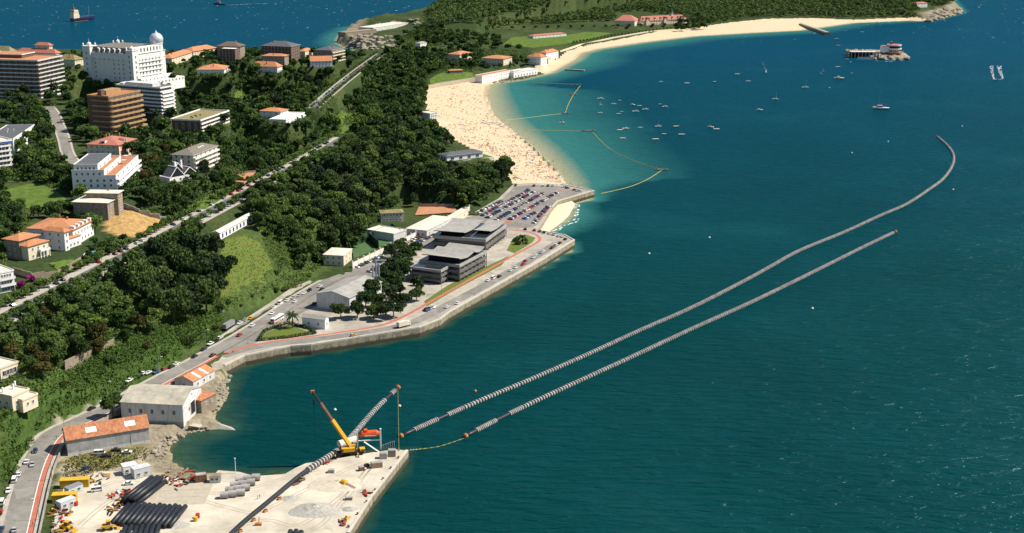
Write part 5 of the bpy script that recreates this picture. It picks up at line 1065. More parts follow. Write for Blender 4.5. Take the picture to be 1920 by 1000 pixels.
def tree(x, y, z, r, h, kind, name='broadleaf_tree', label=None, group=None, cat='tree'):
    if name == 'broadleaf_tree' and kind in ('pine', 'cone'): name = 'pine_tree'
    QUEUE.append((x, y, z, r, h, kind, name, label, group, cat, rngT.uniform(0, 6.28))); TREES.append((x, y, r))
def plant(x, y, z, r, h, kind, name, label, group, cat, rot):
    cr, tk = rngT.choice(TR[kind]); o = thing(name, (x, y, z - .1), rot, label, cat, group); o.scale = (r, r, h)
    put('crown', cr, o); put('trunk', tk, o); return o
def blocked(x, y, pad_=2.0, quayok=False):
    for cx_, cy_, rr, rz, w, d in FOOT:
        dx, dy = x - cx_, y - cy_
        if abs(dx) + abs(dy) > rr * 3: continue
        u = dx * math.cos(rz) + dy * math.sin(rz); v = -dx * math.sin(rz) + dy * math.cos(rz)
        if abs(u) < w / 2 + pad_ and abs(v) < d / 2 + pad_: return True
    for pth, hw in ((AVE, 9), (ROADB, 6.5), (ROAD, 7.5), (LANE, 6)):
        for i in range(0, len(pth)):
            if abs(pth[i].x - x) < hw + pad_ and abs(pth[i].y - y) < hw + pad_: return True
    return False
def in_poly(x, y, L): 
    r = False; n = len(L)
    for i in range(n):
        x0, y0 = L[i][:2]; x1, y1 = L[(i + 1) % n][:2]
        if (y0 > y) != (y1 > y) and x < (x1 - x0) * (y - y0) / (y1 - y0) + x0: r = not r
    return r
SPREAD, GROW = 1.2, 1.16
OPEN = [[(612,236),(640,208),(665,206),(692,226),(652,252)], [(355,388),(400,364),(428,352),(436,362),(385,394)], [(438,186),(462,172),(472,186),(450,200)], [(500,266),(530,255),(544,268),(512,280)], [(258,285),(282,262),(304,262),(285,290)], [(20,300),(60,282),(70,290),(30,315)], [(415,340),(450,323),(484,320),(458,348)], [(195,400),(245,385),(318,408),(318,428),(265,452),(190,455)]]
for q in OPEN[:6]: drape('lawn', hp(q), M_lawn, .45)
def hides(x, y, z, r, h):
    """would this tree stand in front of the part of a building that the photograph shows?"""
    cx_, cy_ = px_of(x, y, z + h * 1.1); k = F / (y * cp + 40); rp = r * k * .85; top = px_of(x, y, z + h * 1.65)[1]; bot = px_of(x, y, z + h * .5)[1]
    for x0, x1, y0, y1, yn in SEEN:
        if y < yn + 4 and cx_ + rp > x0 and cx_ - rp < x1 and top < y1 and bot > y0: return True
    return False
def wood(L, mind, rmin, rmax, kinds, label, group, name='broadleaf_tree', tries=900, hk=1.0, cap=999, seed=1, quayok=False, hole=None, pad_=2.5):
    """trees in an outline given on the picture, standing on the land"""
    mind *= SPREAD if mind > 6 else 1.0; rmin *= GROW; rmax *= GROW
    rg = random.Random(seed); x0 = min(a[0] for a in L); x1 = max(a[0] for a in L); y0 = min(a[1] for a in L); y1 = max(a[1] for a in L); got = []
    for _ in range(tries):
        px_, py_ = rg.uniform(x0, x1), rg.uniform(y0, y1)
        if not in_poly(px_, py_, L) or any(in_poly(px_, py_, h_) for h_ in (hole or []) + (OPEN if name != 'shrub' else [])): continue
        x, y, z = hit(px_, py_)
        if z < 2.5: continue
        if any((x - a) ** 2 + (y - b) ** 2 < (mind * rg.uniform(.8, 1.25)) ** 2 for a, b, *_ in got): continue
        if any((x - a) ** 2 + (y - b) ** 2 < (mind * .75) ** 2 for a, b, c in TREES): continue
        if blocked(x, y, pad_): continue
        if not quayok and in_poly(x, y, quay_w): continue
        r = rg.uniform(rmin, rmax); k = rg.choice(kinds); hh = r * rg.uniform(.85, 1.2) * hk
        if name != 'shrub' and hides(x, y, z, r, hh):
            r *= .5; hh *= .45
            if hides(x, y, z, r, hh): continue
        got.append((x, y))
        lb = label if isinstance(label, str) else label[k]
        tree(x, y, z, r, hh, k, name, lb, group)
        if len(got) >= cap: break
    return got
random.seed(4)
cnt = {}
W1 = [(575,350),(620,310),(650,275),(690,225),(760,195),(795,228),(812,250),(836,272),(828,300),(840,322),(905,318),(952,325),(944,350),(905,382),(850,384),(790,376),(712,385),(686,420),(682,450),(640,462),(598,474),(560,470),(555,400)]
w1n = wood(W1, 7.8, 5.5, 8.0, ['dark', 'dark', 'mid', 'pine', 'mid'], {'dark': 'dark broadleaf tree in the dense wood between the avenue and the beach', 'pine': 'blackish pine in the dense wood between the avenue and the beach', 'mid': 'lighter green tree in the dense wood between the avenue and the beach'}, 'trees of the central wood', tries=3600, seed=2, hole=[[(824,270),(940,270),(940,328),(824,328)],[(850,338),(870,328),(866,350),(852,372)]])
W2 = [(650,245),(640,205),(672,170),(705,128),(728,104),(790,98),(842,128),(800,148),(795,180),(786,215),(720,195)]
w2n = wood(W2, 8.2, 5.5, 8, ['dark', 'mid', 'mid'], {'dark': 'dark tree in the strip of wood behind the sand', 'mid': 'green tree in the strip of wood behind the sand'}, 'trees behind the beach', tries=700, seed=3)
w3n = wood([(252,525),(325,480),(395,468),(424,500),(420,540),(395,606),(335,612),(268,585)], 8.0, 6.5, 9.0, ['dark', 'dark', 'pine'], {'dark': 'big dark tree in the clump beside the dry meadow', 'pine': 'black pine in the clump beside the dry meadow'}, 'trees by the meadow', tries=500, seed=4, hk=1.15)
w4n = wood([(20,655),(75,600),(160,560),(250,545),(300,590),(300,640),(225,650),(150,690),(90,712),(30,715)], 6.2, 3.6, 5.6, ['mid', 'brown', 'dark', 'lite', 'mid'], {'mid': 'green tree on the slope below the avenue', 'brown': 'olive-brown tree on the slope below the avenue', 'dark': 'dark tree on the slope below the avenue', 'lite': 'yellowish green tree on the slope below the avenue'}, 'trees on the slope below the avenue', tries=700, seed=5, hk=1.05)
w5n = wood([(262,385),(300,345),(345,342),(420,345),(455,345),(440,362),(345,412),(318,408),(300,392)], 6, 3.2, 5.0, ['mid', 'dark', 'mid'], {'mid': 'green tree on the bank above the avenue', 'dark': 'dark tree on the bank above the avenue'}, 'trees on the bank above the avenue', tries=300, seed=6)
w6n = wood([(15,335),(60,305),(110,300),(135,330),(150,345),(150,372),(120,352),(60,340)], 6.5, 4, 6, ['mid', 'dark'], {'mid': 'green tree round the garden lawn', 'dark': 'dark tree round the garden lawn'}, 'trees round the garden lawn', tries=200, seed=7)
wood([(0,440),(0,395),(30,400),(48,420),(50,440)], 6.5, 4, 5.5, ['dark', 'mid'], {'mid': 'green tree left of the orange-roofed villas', 'dark': 'dark tree left of the orange-roofed villas'}, 'trees left of the villas', tries=120, seed=8)
wood([(85,410),(112,395),(130,405),(118,418)], 6.5, 4.5, 5.5, ['dark'], 'round dark tree at the corner of the garden lawn', 'trees at the lawn corner', tries=60, seed=9, cap=3)
wood([(30,200),(100,190),(118,225),(108,270),(75,290),(70,240),(0,232),(0,215)], 7.5, 4.5, 6.5, ['dark', 'pine', 'mid'], {'mid': 'green tree beside the steep lane', 'dark': 'dark tree beside the steep lane', 'pine': 'blue-black cedar beside the steep lane'}, 'trees beside the lane', tries=260, seed=10)
wood([(130,205),(158,212),(168,255),(160,275),(140,250)], 6.5, 4, 5.5, ['dark', 'mid'], {'mid': 'green tree between the lane and the brown block', 'dark': 'dark tree between the lane and the brown block'}, 'trees by the brown block', tries=120, seed=11)
wood([(112,150),(150,120),(170,155),(160,185),(125,170)], 7.5, 5, 7, ['dark'], 'dark tree between the terrace-garden block and the grand hotel', 'trees left of the hotel', tries=160, seed=12)
w7n = wood([(318,150),(310,122),(345,122),(420,140),(500,135),(560,132),(605,140),(618,160),(590,190),(560,215),(560,250),(470,245),(440,205),(395,195),(345,198),(330,178)], 8.3, 5, 7.5, ['dark', 'mid', 'dark', 'pine'], {'dark': 'dark tree in the park right of the grand hotel', 'mid': 'green tree in the park right of the grand hotel', 'pine': 'black pine in the park right of the grand hotel'}, 'trees of the hotel park', tries=900, seed=13)
w8n = wood([(262,300),(270,260),(310,235),(322,262),(320,300),(300,345),(268,350),(262,330)], 7, 4, 6, ['dark', 'mid', 'brown'], {'dark': 'dark tree right of the rose-roofed house', 'mid': 'green tree right of the rose-roofed house', 'brown': 'brownish tree right of the rose-roofed house'}, 'trees beside the rose-roofed house', tries=260, seed=14)
w9n = wood([(412,262),(440,248),(560,250),(640,215),(645,245),(600,278),(530,312),(460,345),(420,330)], 7.6, 4.2, 6.5, ['dark', 'mid', 'lite'], {'dark': 'dark tree on the hillside above the avenue bend', 'mid': 'green tree on the hillside above the avenue bend', 'lite': 'light green tree on the hillside above the avenue bend'}, 'trees above the avenue bend', tries=600, seed=15)
wood([(455,402),(560,350),(640,295),(650,285),(600,345),(560,380),(545,420),(490,420)], 7.6, 5, 7, ['dark', 'mid'], {'dark': 'dark tree along the lower side of the avenue', 'mid': 'green tree along the lower side of the avenue'}, 'trees along the lower side of the avenue', tries=300, seed=16)
wood([(532,452),(560,445),(600,470),(598,498),(575,520),(560,500)], 6.5, 4, 6, ['dark', 'mid'], {'dark': 'dark tree on the bank behind the clubhouse', 'mid': 'green tree on the bank behind the clubhouse'}, 'trees behind the clubhouse', tries=160, seed=17)
wood([(618,604),(660,606),(745,604),(792,566),(790,535),(760,520),(722,515),(716,540),(680,566),(640,580)], 6.6, 4.0, 6.0, ['dark', 'pine', 'dark'], {'dark': 'dark tree between the warehouse and the laboratory', 'pine': 'dark pine between the warehouse and the laboratory'}, 'trees on the promontory', tries=400, seed=18, quayok=True, pad_=1.0)
wood([(722,512),(735,478),(770,468),(780,480),(770,498),(755,520)], 6.3, 4, 5.5, ['dark', 'pine'], {'dark': 'dark tree behind the laboratory annex', 'pine': 'dark pine behind the laboratory annex'}, 'trees behind the annex', tries=160, seed=19, quayok=True, pad_=.5)
wood([(960,448),(985,444),(1000,455),(975,468),(960,462)], 5, 2, 3, ['bush', 'dbush'], 'rounded bush in the planted bed of the quay corner', 'bushes of the planted bed', 'shrub', tries=60, cap=6, seed=20, quayok=True, pad_=.2)
wood([(800,110),(850,92),(900,95),(905,112),(890,135),(838,128)], 8, 4.5, 6.5, ['dark', 'mid'], {'dark': 'dark tree between the shore villas', 'mid': 'green tree between the shore villas'}, 'trees between the shore villas', tries=260, seed=21)
wood([(895,122),(940,118),(985,112),(1000,120),(955,128),(905,136)], 7, 3.5, 5, ['dark', 'mid'], {'dark': 'dark tree behind the bathing house', 'mid': 'green tree behind the bathing house'}, 'trees behind the bathing house', tries=120, seed=22)
wood([(780,92),(790,60),(830,58),(880,66),(940,75),(945,92),(990,98),(900,92),(850,86)], 9, 4.5, 6.5, ['mid', 'dark', 'lite'], {'dark': 'dark park tree inland of the playing field', 'mid': 'green park tree inland of the playing field', 'lite': 'light green park tree inland of the playing field'}, 'park trees by the playing field', tries=320, seed=23)
wood([(1262,50),(1300,42),(1330,48),(1320,56),(1265,60)], 9, 5, 7, ['dark'], 'dark tree between the stable range and the sand', 'trees before the stable range', tries=80, seed=24)
wood([(740,95),(745,70),(790,50),(830,45),(815,60),(780,75)], 9, 4, 6, ['mid', 'dark'], {'dark': 'dark bush-like tree on the cliff top', 'mid': 'green bush-like tree on the cliff top'}, 'trees on the cliff top', tries=120, seed=25, hk=.8)
wood([(812,255),(850,262),(848,275),(826,270)], 6, 3, 4.5, ['pine'], 'dark pine at the edge of the sand below the kiosk', 'pines at the edge of the sand', tries=60, seed=26)
wood([(0,470),(0,440),(6,445),(8,500),(0,520)], 6, 3, 4, ['mid'], 'green garden tree beside the tower villa', 'garden trees by the tower villa', tries=40, seed=27)
wood([(150,480),(178,458),(220,455),(250,450),(235,470),(190,485),(150,500)], 5.5, 2.4, 3.8, ['mid', 'dark', 'lite'], {'mid': 'small green garden tree between the villas and the avenue', 'dark': 'small dark garden tree between the villas and the avenue', 'lite': 'small light garden tree between the villas and the avenue'}, 'garden trees by the avenue', tries=120, seed=28, pad_=.5)
wood([(228,300),(262,310),(268,365),(300,345),(262,395),(255,388)], 5.5, 3, 4.4, ['dark', 'mid'], {'mid': 'green tree right of the terraced block', 'dark': 'dark tree right of the terraced block'}, 'trees by the terraced block', tries=120, seed=29, pad_=1)
wood([(878,352),(900,335),(954,328),(946,354),(908,386),(866,392),(862,368)], 6.0, 4.0, 6.0, ['dark', 'mid', 'mid'], {'dark': 'dark tree at the edge of the wood above the car park', 'mid': 'bright tree at the edge of the wood above the car park'}, 'trees above the car park', tries=300, seed=41)
wood([(596,478),(640,464),(688,424),(712,388),(790,378),(850,386),(800,384),(720,400),(696,440),(690,460),(640,474)], 6.0, 3.6, 5.4, ['dark', 'mid'], {'dark': 'dark tree overhanging the back of the tennis club', 'mid': 'green tree overhanging the back of the tennis club'}, 'trees behind the tennis club', tries=400, seed=42)
wood([(455,428),(490,415),(560,392),(565,450),(530,455),(500,440)], 6.0, 3.6, 5.6, ['dark', 'mid', 'lite'], {'dark': 'dark tree beside the arcaded building', 'mid': 'green tree beside the arcaded building', 'lite': 'light green tree beside the arcaded building'}, 'trees beside the arcaded building', tries=200, seed=43)
wood([(158,150),(180,160),(220,164),(222,186),(170,180),(160,165)], 6.0, 3.6, 5.6, ['dark', 'mid'], {'dark': 'dark tree at the foot of the grand hotel', 'mid': 'green tree at the foot of the grand hotel'}, 'trees at the foot of the hotel', tries=200, seed=44)
wood([(308,126),(640,116),(618,150),(600,188),(560,215),(440,212),(325,178)], 5.9, 3.0, 5.0, ['dark', 'mid', 'mid'], {'dark': 'dark tree on the steep bank of the hotel park', 'mid': 'green tree on the steep bank of the hotel park'}, 'trees on the bank of the hotel park', tries=1500, seed=45)
wood([(110,112),(155,108),(300,108),(420,100),(480,98),(560,100),(640,104),(700,108),(640,118),(480,118),(300,122),(150,118)], 5.9, 3.0, 5.0, ['dark', 'mid'], {'dark': 'dark tree between the houses facing the open sea', 'mid': 'green tree between the houses facing the open sea'}, 'trees facing the open sea', tries=900, seed=46)
wood([(0,890),(50,862),(60,815),(130,775),(215,733),(330,670),(400,632),(420,600),(330,602),(240,645),(150,695),(80,740),(0,785)], 5.2, 1.3, 2.6, ['bush', 'dbush', 'bush', 'brown'], {'bush': 'green shrub standing out of the bramble slope', 'dbush': 'dark shrub standing out of the bramble slope', 'brown': 'olive shrub standing out of the bramble slope'}, 'shrubs on the bramble slope', 'shrub', tries=160, cap=46, seed=50)
wood([(500,470),(560,430),(600,480),(590,520),(540,545),(470,570),(410,590),(395,570),(440,560),(505,535),(518,505)], 5.2, 1.2, 2.4, ['bush', 'dbush', 'bush'], {'bush': 'green shrub on the bank beside the dry meadow', 'dbush': 'dark shrub on the bank beside the dry meadow'}, 'shrubs beside the meadow', 'shrub', tries=120, cap=30, seed=51)
# trees filling the gardens of the hill
GARD = [[(5,345),(80,338),(135,378),(112,402),(60,402),(20,392)], [(195,385),(250,380),(322,405),(318,425),(270,445),(190,450)], [(0,500),(60,470),(150,470),(175,440),(215,455),(150,515),(0,580)], [(322,150),(390,152),(390,176),(322,180)], [(95,195),(128,195),(158,315),(110,315)]]
wood([(0,185),(60,195),(0,300),(0,470),(70,440),(0,575),(150,505),(285,440),(450,352),(600,274),(650,240),(605,200),(700,115),(640,114),(560,120),(300,124),(150,112),(0,112)], 8.6, 4.2, 6.6, ['dark', 'mid', 'mid', 'dark', 'lite', 'pine'], {'dark': 'dark garden tree between the hillside houses', 'mid': 'green garden tree between the hillside houses', 'lite': 'light green garden tree between the hillside houses', 'pine': 'black garden pine between the hillside houses'}, 'garden trees of the hill', tries=3200, seed=40, hole=GARD)
# street trees both sides of the avenue
for side, lab_ in ((-8.2, 'small round plane tree on the villa side of the avenue'), (7.6, 'small round plane tree on the seaward side of the avenue')):
    Lp, _ = ribbon(AVE, side, 0)
    acc = 0
    for i in range(1, len(Lp)):
        acc += (Lp[i] - Lp[i - 1]).length
        if acc > 5.5:
            acc = 0; p = Lp[i]
            px_, py_ = px_of(p.x, p.y, p.z)
            if -40 < px_ < 660 and rngT.random() < .93: tree(p.x, p.y, p.z + .15, rngT.uniform(2.5, 3.3), rngT.uniform(2.4, 3.1), 'street', 'street_tree', lab_, 'plane trees along the avenue')
Lp, _ = ribbon(AVE, 14.5, 0)
for i in range(0, len(Lp), 1):
    px_, py_ = px_of(*Lp[i])
    if -30 < px_ < 640 and not 380 < px_ < 470 and rngT.random() < .8:
        r_ = rngT.uniform(3.0, 4.8) * (1.5 if px_ > 470 else 1.0); k_ = rngT.choice(['mid', 'dark', 'lite', 'mid']); x, y = Lp[i].x + rngT.uniform(-2, 2), Lp[i].y + rngT.uniform(-2, 2); z = bil(x, y)
        if not hides(x, y, z, r_, r_ * .9): tree(x, y, z, r_, r_ * rngT.uniform(.8, 1.05), k_, 'broadleaf_tree', {'mid': 'green', 'dark': 'dark', 'lite': 'light green'}[k_] + ' tree leaning over the seaward edge of the avenue', 'trees over the seaward edge of the avenue')
for side in (-6.4, 5.4):
    Lp, _ = ribbon(ROADB, side, 0)
    for i in range(1, len(Lp)): tree(Lp[i].x, Lp[i].y, Lp[i].z + .1, 1.9, 2.3, 'street', 'street_tree', 'small round tree lining the upper avenue', 'trees lining the upper avenue')
# promenade trees of the far beach
for k in range(34):
    f = k / 33; px_ = 1075 + f * 215; py_ = 83 - f * 31 - 2 * math.sin(f * 3.1); x, y, z = hit(px_, py_); tree(x, y, z, 2.4, 2.6, 'street', 'street_tree', 'small promenade tree between the playing field and the far beach', 'promenade trees of the far beach')
for k in range(16):
    f = k / 15; x, y, z = hit(960 + f * 330, 56 - f * 7); tree(x, y, z, 4, 3.6, 'mid', 'broadleaf_tree', 'pollarded tree in the row along the park drive', 'row along the park drive')
# single bushes and flowers
def at_px(px_, py_): return hit(px_, py_)
for (a, b_, r, h, k, nm, lb, ct) in ((212,782,5.2,6.5,'mid','round_bush','large round green bush between the two big sheds','bush'),(353,648,4.6,6.5,'dbush','round_bush','dark round bush alone on the bramble slope','bush'),(208,682,3.6,5.0,'dbush','round_bush','dark bush beside the ruined wall on the slope','bush'),(40,540,3.2,4.6,'mag','bougainvillea','magenta bougainvillea spilling over the garden wall','shrub'),(58,528,2.6,4.0,'mag','bougainvillea','smaller magenta bougainvillea behind the larger one','shrub'),(100,500,1.6,1.6,'bush','garden_shrub','clipped shrub on the tower villa lawn','shrub'),(415,592,3.5,4.2,'mid','round_bush','bush at the bottom of the meadow path','bush')):
    x, y, z = at_px(a, b_); tree(x, y, z, r, h, k, nm, lb, None, ct)
def palm(px_, py_, h, r, label):
    x, y, z = hit(px_, py_); z = ZQ if in_poly(x, y, quay_w) else z; o = thing('palm_tree', (x, y, z - .1), 0, label, 'palm'); b = MB(); b.tube([(0, 0, 0), (.1, 0, h * .5), (0, 0, h)], [.55, .42, .45], 7, M_bark); b.build('trunk', None, o)
    f = MB(); rg = random.Random(px_)
    for k in range(34):
        a = rg.uniform(0, 6.28); up = rg.uniform(.0, 1.2); ln = r * rg.uniform(.8, 1.1); prev = None
        for j in range(6):
            t_ = j / 5; d = ln * t_ * math.cos(up * .6); zz = h + ln * (math.sin(up) * t_ - (1.05 - up * .3) * t_ * t_ * .9); w = .42 * math.sin(math.pi * min(.15 + t_ * .85, 1)) + .05
            c = Vector((math.cos(a) * d, math.sin(a) * d, zz)); n_ = Vector((-math.sin(a), math.cos(a), 0)) * w; cur = (c - n_ - Vector((0, 0, w * .4)), c, c + n_ - Vector((0, 0, w * .4)))
            if prev: f.poly([prev[0], prev[1], cur[1], cur[0]], L_mid); f.poly([prev[1], prev[2], cur[2], cur[1]], L_mid)
            prev = cur
    f.build('fronds', None, o)
palm(549, 615, 7.5, 5.0, 'tall date palm in the hedged garden on the promontory')
palm(150, 668, 4.0, 4.5, 'bushy palm with drooping fronds on the slope below the avenue')
palm(183, 655, 3.5, 4.2, 'second bushy palm beside the olive-brown trees on the slope')
palm(448, 205, 8, 4.0, 'palm among the dark trees of the hotel park')
palm(570, 330, 8, 4.0, 'slender palm at the avenue bend')
def plant_all():
    """the 300 broadleaf trees that show largest are things; the smaller rest of the woods is one mass"""
    size = lambda q: q[3] * q[4] / (q[1] ** 2)
    bl = sorted([q for q in QUEUE if q[6] == 'broadleaf_tree'], key=size, reverse=True); keep = bl[:300]; rest = bl[300:]
    for q in QUEUE:
        if q[6] != 'broadleaf_tree': plant(*q)
    for q in keep: plant(*q)
    rng = np.random.RandomState(77); out = {}
    for (x, y, z, r, h, kind, *_r) in rest:
        n = 320; lob = [(math.cos(a) * qq, math.sin(a) * qq, 1.08 + rng.uniform(-.38, .38), rng.uniform(.3, .48)) for a, qq in zip(rng.uniform(0, 6.28, 9), rng.uniform(.1, .65, 9))] + [(0, 0, 1.25, .5)]
        p, d = crown_pts(rng, lob, n); p = p * np.array([r, r, h]) + np.array([x, y, z - .1]); out.setdefault('m', []).append(cards(p, d, np.full(n, .18 * r), rng))
    if out: tag(put('background_wood', leaf_mesh('background_wood', np.concatenate(out['m']), L_mid, rng, 320)), 'dense tree crowns filling the woods behind the single trees', None, None, 'stuff')
# ---- uncountable growth: bramble slopes, undergrowth, far wood
def growth(name, zones, step, hgt, size, per, m, seed, label, jit=.9, cond=None):
    rng = np.random.RandomState(seed); V = []
    X0, Y0 = [], []
    for L in zones:
        w = [hit(*a)[:2] for a in L]; xs = [q[0] for q in w]; ys = [q[1] for q in w]
        gx_, gy_ = np.meshgrid(np.arange(min(xs), max(xs), step), np.arange(min(ys), max(ys), step)); gx_ = gx_ + rng.uniform(-.5, .5, gx_.shape) * step; gy_ = gy_ + rng.uniform(-.5, .5, gy_.shape) * step
        k = inside(gx_, gy_, w); X0.append(gx_[k]); Y0.append(gy_[k])
    X, Y = np.concatenate(X0), np.concatenate(Y0); keep = np.ones(len(X), bool)
    for pth, hw in ((ROAD, 6.2), (AVE, 11.5), (ROADB, 6.5), (LANE, 5.5)):
        q = np.array([(p.x, p.y) for p in pth]); 
        for a in q: keep &= np.hypot(X - a[0], Y - a[1]) > hw
    for cx_, cy_, rr, rz, w, d in FOOT:
        u = (X - cx_) * math.cos(rz) + (Y - cy_) * math.sin(rz); v = -(X - cx_) * math.sin(rz) + (Y - cy_) * math.cos(rz); keep &= ~((abs(u) < w / 2 + .8) & (abs(v) < d / 2 + .8))
    X, Y = X[keep], Y[keep]
    ii = np.clip(np.searchsorted(gx, X) - 1, 0, len(gx) - 2); jj = np.clip(np.searchsorted(gy, Y) - 1, 0, len(gy) - 2)
    fx = (X - gx[ii]) / (gx[ii + 1] - gx[ii]); fy = (Y - gy[jj]) / (gy[jj + 1] - gy[jj])
    Z = (GZ[jj, ii] * (1 - fx) + GZ[jj, ii + 1] * fx) * (1 - fy) + (GZ[jj + 1, ii] * (1 - fx) + GZ[jj + 1, ii + 1] * fx) * fy
    hh = hgt * (.35 + 1.3 * vnoise(X, Y, 7.0) * vnoise(X, Y, 23.0) * 2)
    C = np.repeat(np.stack([X, Y, Z], 1), per, 0); H = np.repeat(hh, per); n = len(C)
    d = rng.normal(size=(n, 3)); d[:, 2] = abs(d[:, 2]); d /= np.linalg.norm(d, axis=1)[:, None]
    rad = np.stack([np.full(n, step * jit), np.full(n, step * jit), H], 1); C = C + d * rad
    return tag(put(name, leaf_mesh(name, cards(C, d, np.full(n, size), rng, .5), m, rng)), label, None, None, 'stuff')
growth('bramble_scrub', [[(0,905),(55,868),(66,842),(60,815),(100,792),(150,765),(215,735),(330,672),(395,640),(425,610),(420,590),(330,598),(240,640),(150,690),(80,735),(0,780)]], 1.55, 1.7, .42, 13, L_scrub, 31, 'bright green brambles covering the slope above the coast road')
growth('hillside_undergrowth', [[(0,780),(80,735),(150,690),(240,640),(330,598),(390,600),(330,545),(250,540),(150,560),(60,610),(0,640)], [(395,600),(470,560),(520,540),(560,540),(600,500),(600,440),(560,420),(490,425),(495,455),(520,500),(500,535),(440,560),(395,565)], [(420,440),(398,470),(395,440),(420,425)]], 1.9, 1.5, .46, 10, L_mid, 32, 'low shrubs and rough grass on the slope')
growth('woodland_undergrowth', [W1, W2], 4.2, 2.4, .75, 7, L_dark, 33, 'dark undergrowth of the wood')
growth('hillside_undergrowth', [[(262,400),(300,345),(420,340),(455,345),(440,365),(320,425),(310,408)], [(265,300),(310,235),(420,240),(640,205),(640,250),(460,345),(420,335),(410,262),(300,345)], [(310,125),(620,135),(590,195),(560,250),(440,245),(330,180)], [(0,300),(110,290),(150,372),(110,355),(60,340),(0,345)], [(0,440),(0,395),(60,405),(50,440)], [(70,290),(118,225),(100,190),(0,215),(70,240)]], 2.6, 2.3, .6, 7, L_mid, 34, 'garden shrubs and rough growth on the hill')
growth('shore_undergrowth', [[(790,100),(905,92),(1000,100),(985,112),(895,124),(890,137),(800,135)], [(745,95),(745,72),(790,52),(830,45),(860,70),(800,95)]], 4.5, 2.0, .8, 6, L_mid, 35, 'shrubs round the shore villas')
growth('rough_grass', [[(424,447),(460,443),(487,455),(502,480),(512,505),(500,530),(470,545),(430,556),(396,560),(400,525),(412,480)]], 1.9, .35, .3, 5, leaf_material('dry grass blades', (.06, .085, .02), (.17, .175, .05)), 37, 'rough tufts of the dry meadow')
growth('dune_grass', [[(128,858),(280,840),(282,852),(200,882),(122,900),(118,880)]], 1.6, .5, .3, 9, L_brown, 36, 'dry grass tufts beside the long shed')
# far wood of the peninsula: a single mass of crowns
def far_wood():
    rng = np.random.RandomState(44); rg = random.Random(44); V = []; got = []
    L = [(812,52),(850,45),(900,52),(960,48),(1060,44),(1150,40),(1152,24),(1200,22),(1290,30),(1330,46),(1345,42),(1420,33),(1500,31),(1560,33),(1640,33),(1700,29),(1722,26),(1715,14),(1700,5),(1760,12),(1790,14),(1770,-10),(1700,-35),(1500,-62),(1200,-66),(1000,-42),(905,2),(855,20),(812,36),(800,44)]
    x0 = -220; tries = 0; w = [hit(*a)[:2] for a in L[:20]] + [P(a[0], a[1], 8)[:2] for a in L[20:]]
    xs = [q[0] for q in w]; ys = [q[1] for q in w]; X, Y = np.meshgrid(np.arange(min(xs), max(xs), 10.2), np.arange(min(ys), min(max(ys), 3050), 10.2)); X = X + rng.uniform(-4, 4, X.shape); Y = Y + rng.uniform(-4, 4, Y.shape)
    k = inside(X, Y, w); open_ = vnoise(X, Y, 55) * .6 + vnoise(X, Y, 21) * .4
    X, Y, o = X[k], Y[k], open_[k]
    for x, y, q in zip(X, Y, o):
        if q < .19 or blocked(x, y, 3): continue
        z = bil(x, y)
        if z < 3: continue
        r = rng.uniform(4.6, 7.6); h = r * rng.uniform(.9, 1.25); n = 54; lob = [(math.cos(a) * .45, math.sin(a) * .45, 1.1 + rng.uniform(-.3, .3), .5) for a in rng.uniform(0, 6.28, 4)] + [(0, 0, 1.35, .5)]
        p, d = crown_pts(rng, lob, n); p = p * np.array([r, r, h]) + np.array([x, y, z - h * .15]); V.append(cards(p, d, np.full(n, 1.35), rng, .4)); got.append((x, y))
    V = np.concatenate(V); return tag(put('peninsula_wood', leaf_mesh('peninsula_wood', V, L_dark, rng, 54)), 'dark wood covering the far peninsula hill', None, None, 'stuff'), len(got)
plant_all()
fw, nfw = far_wood()

# ================================================================== OUTFALL PIPES
M_hdpe = mat('black plastic pipe', (0.016, 0.019, 0.024), .45, .2, .3, spec=.4)
M_ring = mat('concrete ballast', (0.34, 0.315, 0.29), .85, .35, .3, streak=.3)
M_flange = mat('orange flange', (0.50, 0.20, 0.05), .6, .2, .8)
M_yel = mat('yellow machine paint', (0.62, 0.33, 0.02), .5, .12, .6, streak=.15)
M_yel2 = mat('yellow container paint', (0.60, 0.36, 0.03), .55, .12, .5, streak=.2)
M_blk = mat('black rubber', (0.018, 0.018, 0.018), .8, .2, .6)
M_org = mat('orange lifeboat', (0.62, 0.09, 0.02), .45, .1, .6)
M_lgrey = mat('light grey cabin', (0.52, 0.53, 0.53), .6, .08, .5, streak=.15)
M_rope = mat('yellow float line', (0.50, 0.42, 0.10), .7, .15, .5)
M_rust = mat('rusty steel', (0.17, 0.08, 0.045), .85, .3, .8)
M_grav = mat('grey gravel', (0.36, 0.34, 0.30), .95, .25, .9, bump=.15)
M_rock = mat('shore rock', (0.25, 0.215, 0.16), .95, .35, .5, bump=.2, c2=(0.36, 0.31, 0.24))
M_tim = mat('grey timber', (0.24, 0.18, 0.12), .9, .25, .7)
M_bluep = mat('blue paint', (0.03, 0.09, 0.30), .5, .1, .6)
def arclen(path):
    s_ = [0.0]
    for i in range(1, len(path)): s_.append(s_[-1] + (path[i] - path[i - 1]).length)
    return s_
def along(path, S, d):
    i = min(max(int(np.searchsorted(S, d)) - 1, 0), len(path) - 2); f = (d - S[i]) / max(S[i + 1] - S[i], 1e-6); return path[i].lerp(path[i + 1], f), (path[i + 1] - path[i]).normalized()
PR = .92
ringm = MB(); ringm.tube([(-.52, 0, 0), (-.42, 0, 0), (.42, 0, 0), (.52, 0, 0)], [1.05, 1.26, 1.26, 1.05], 12, M_ring); ringm = ringm.mesh('ballast_ring')
thin = MB(); thin.tube([(-.32, 0, 0), (.32, 0, 0)], 1.24, 12, M_ring); thin = thin.mesh('ballast_ring')
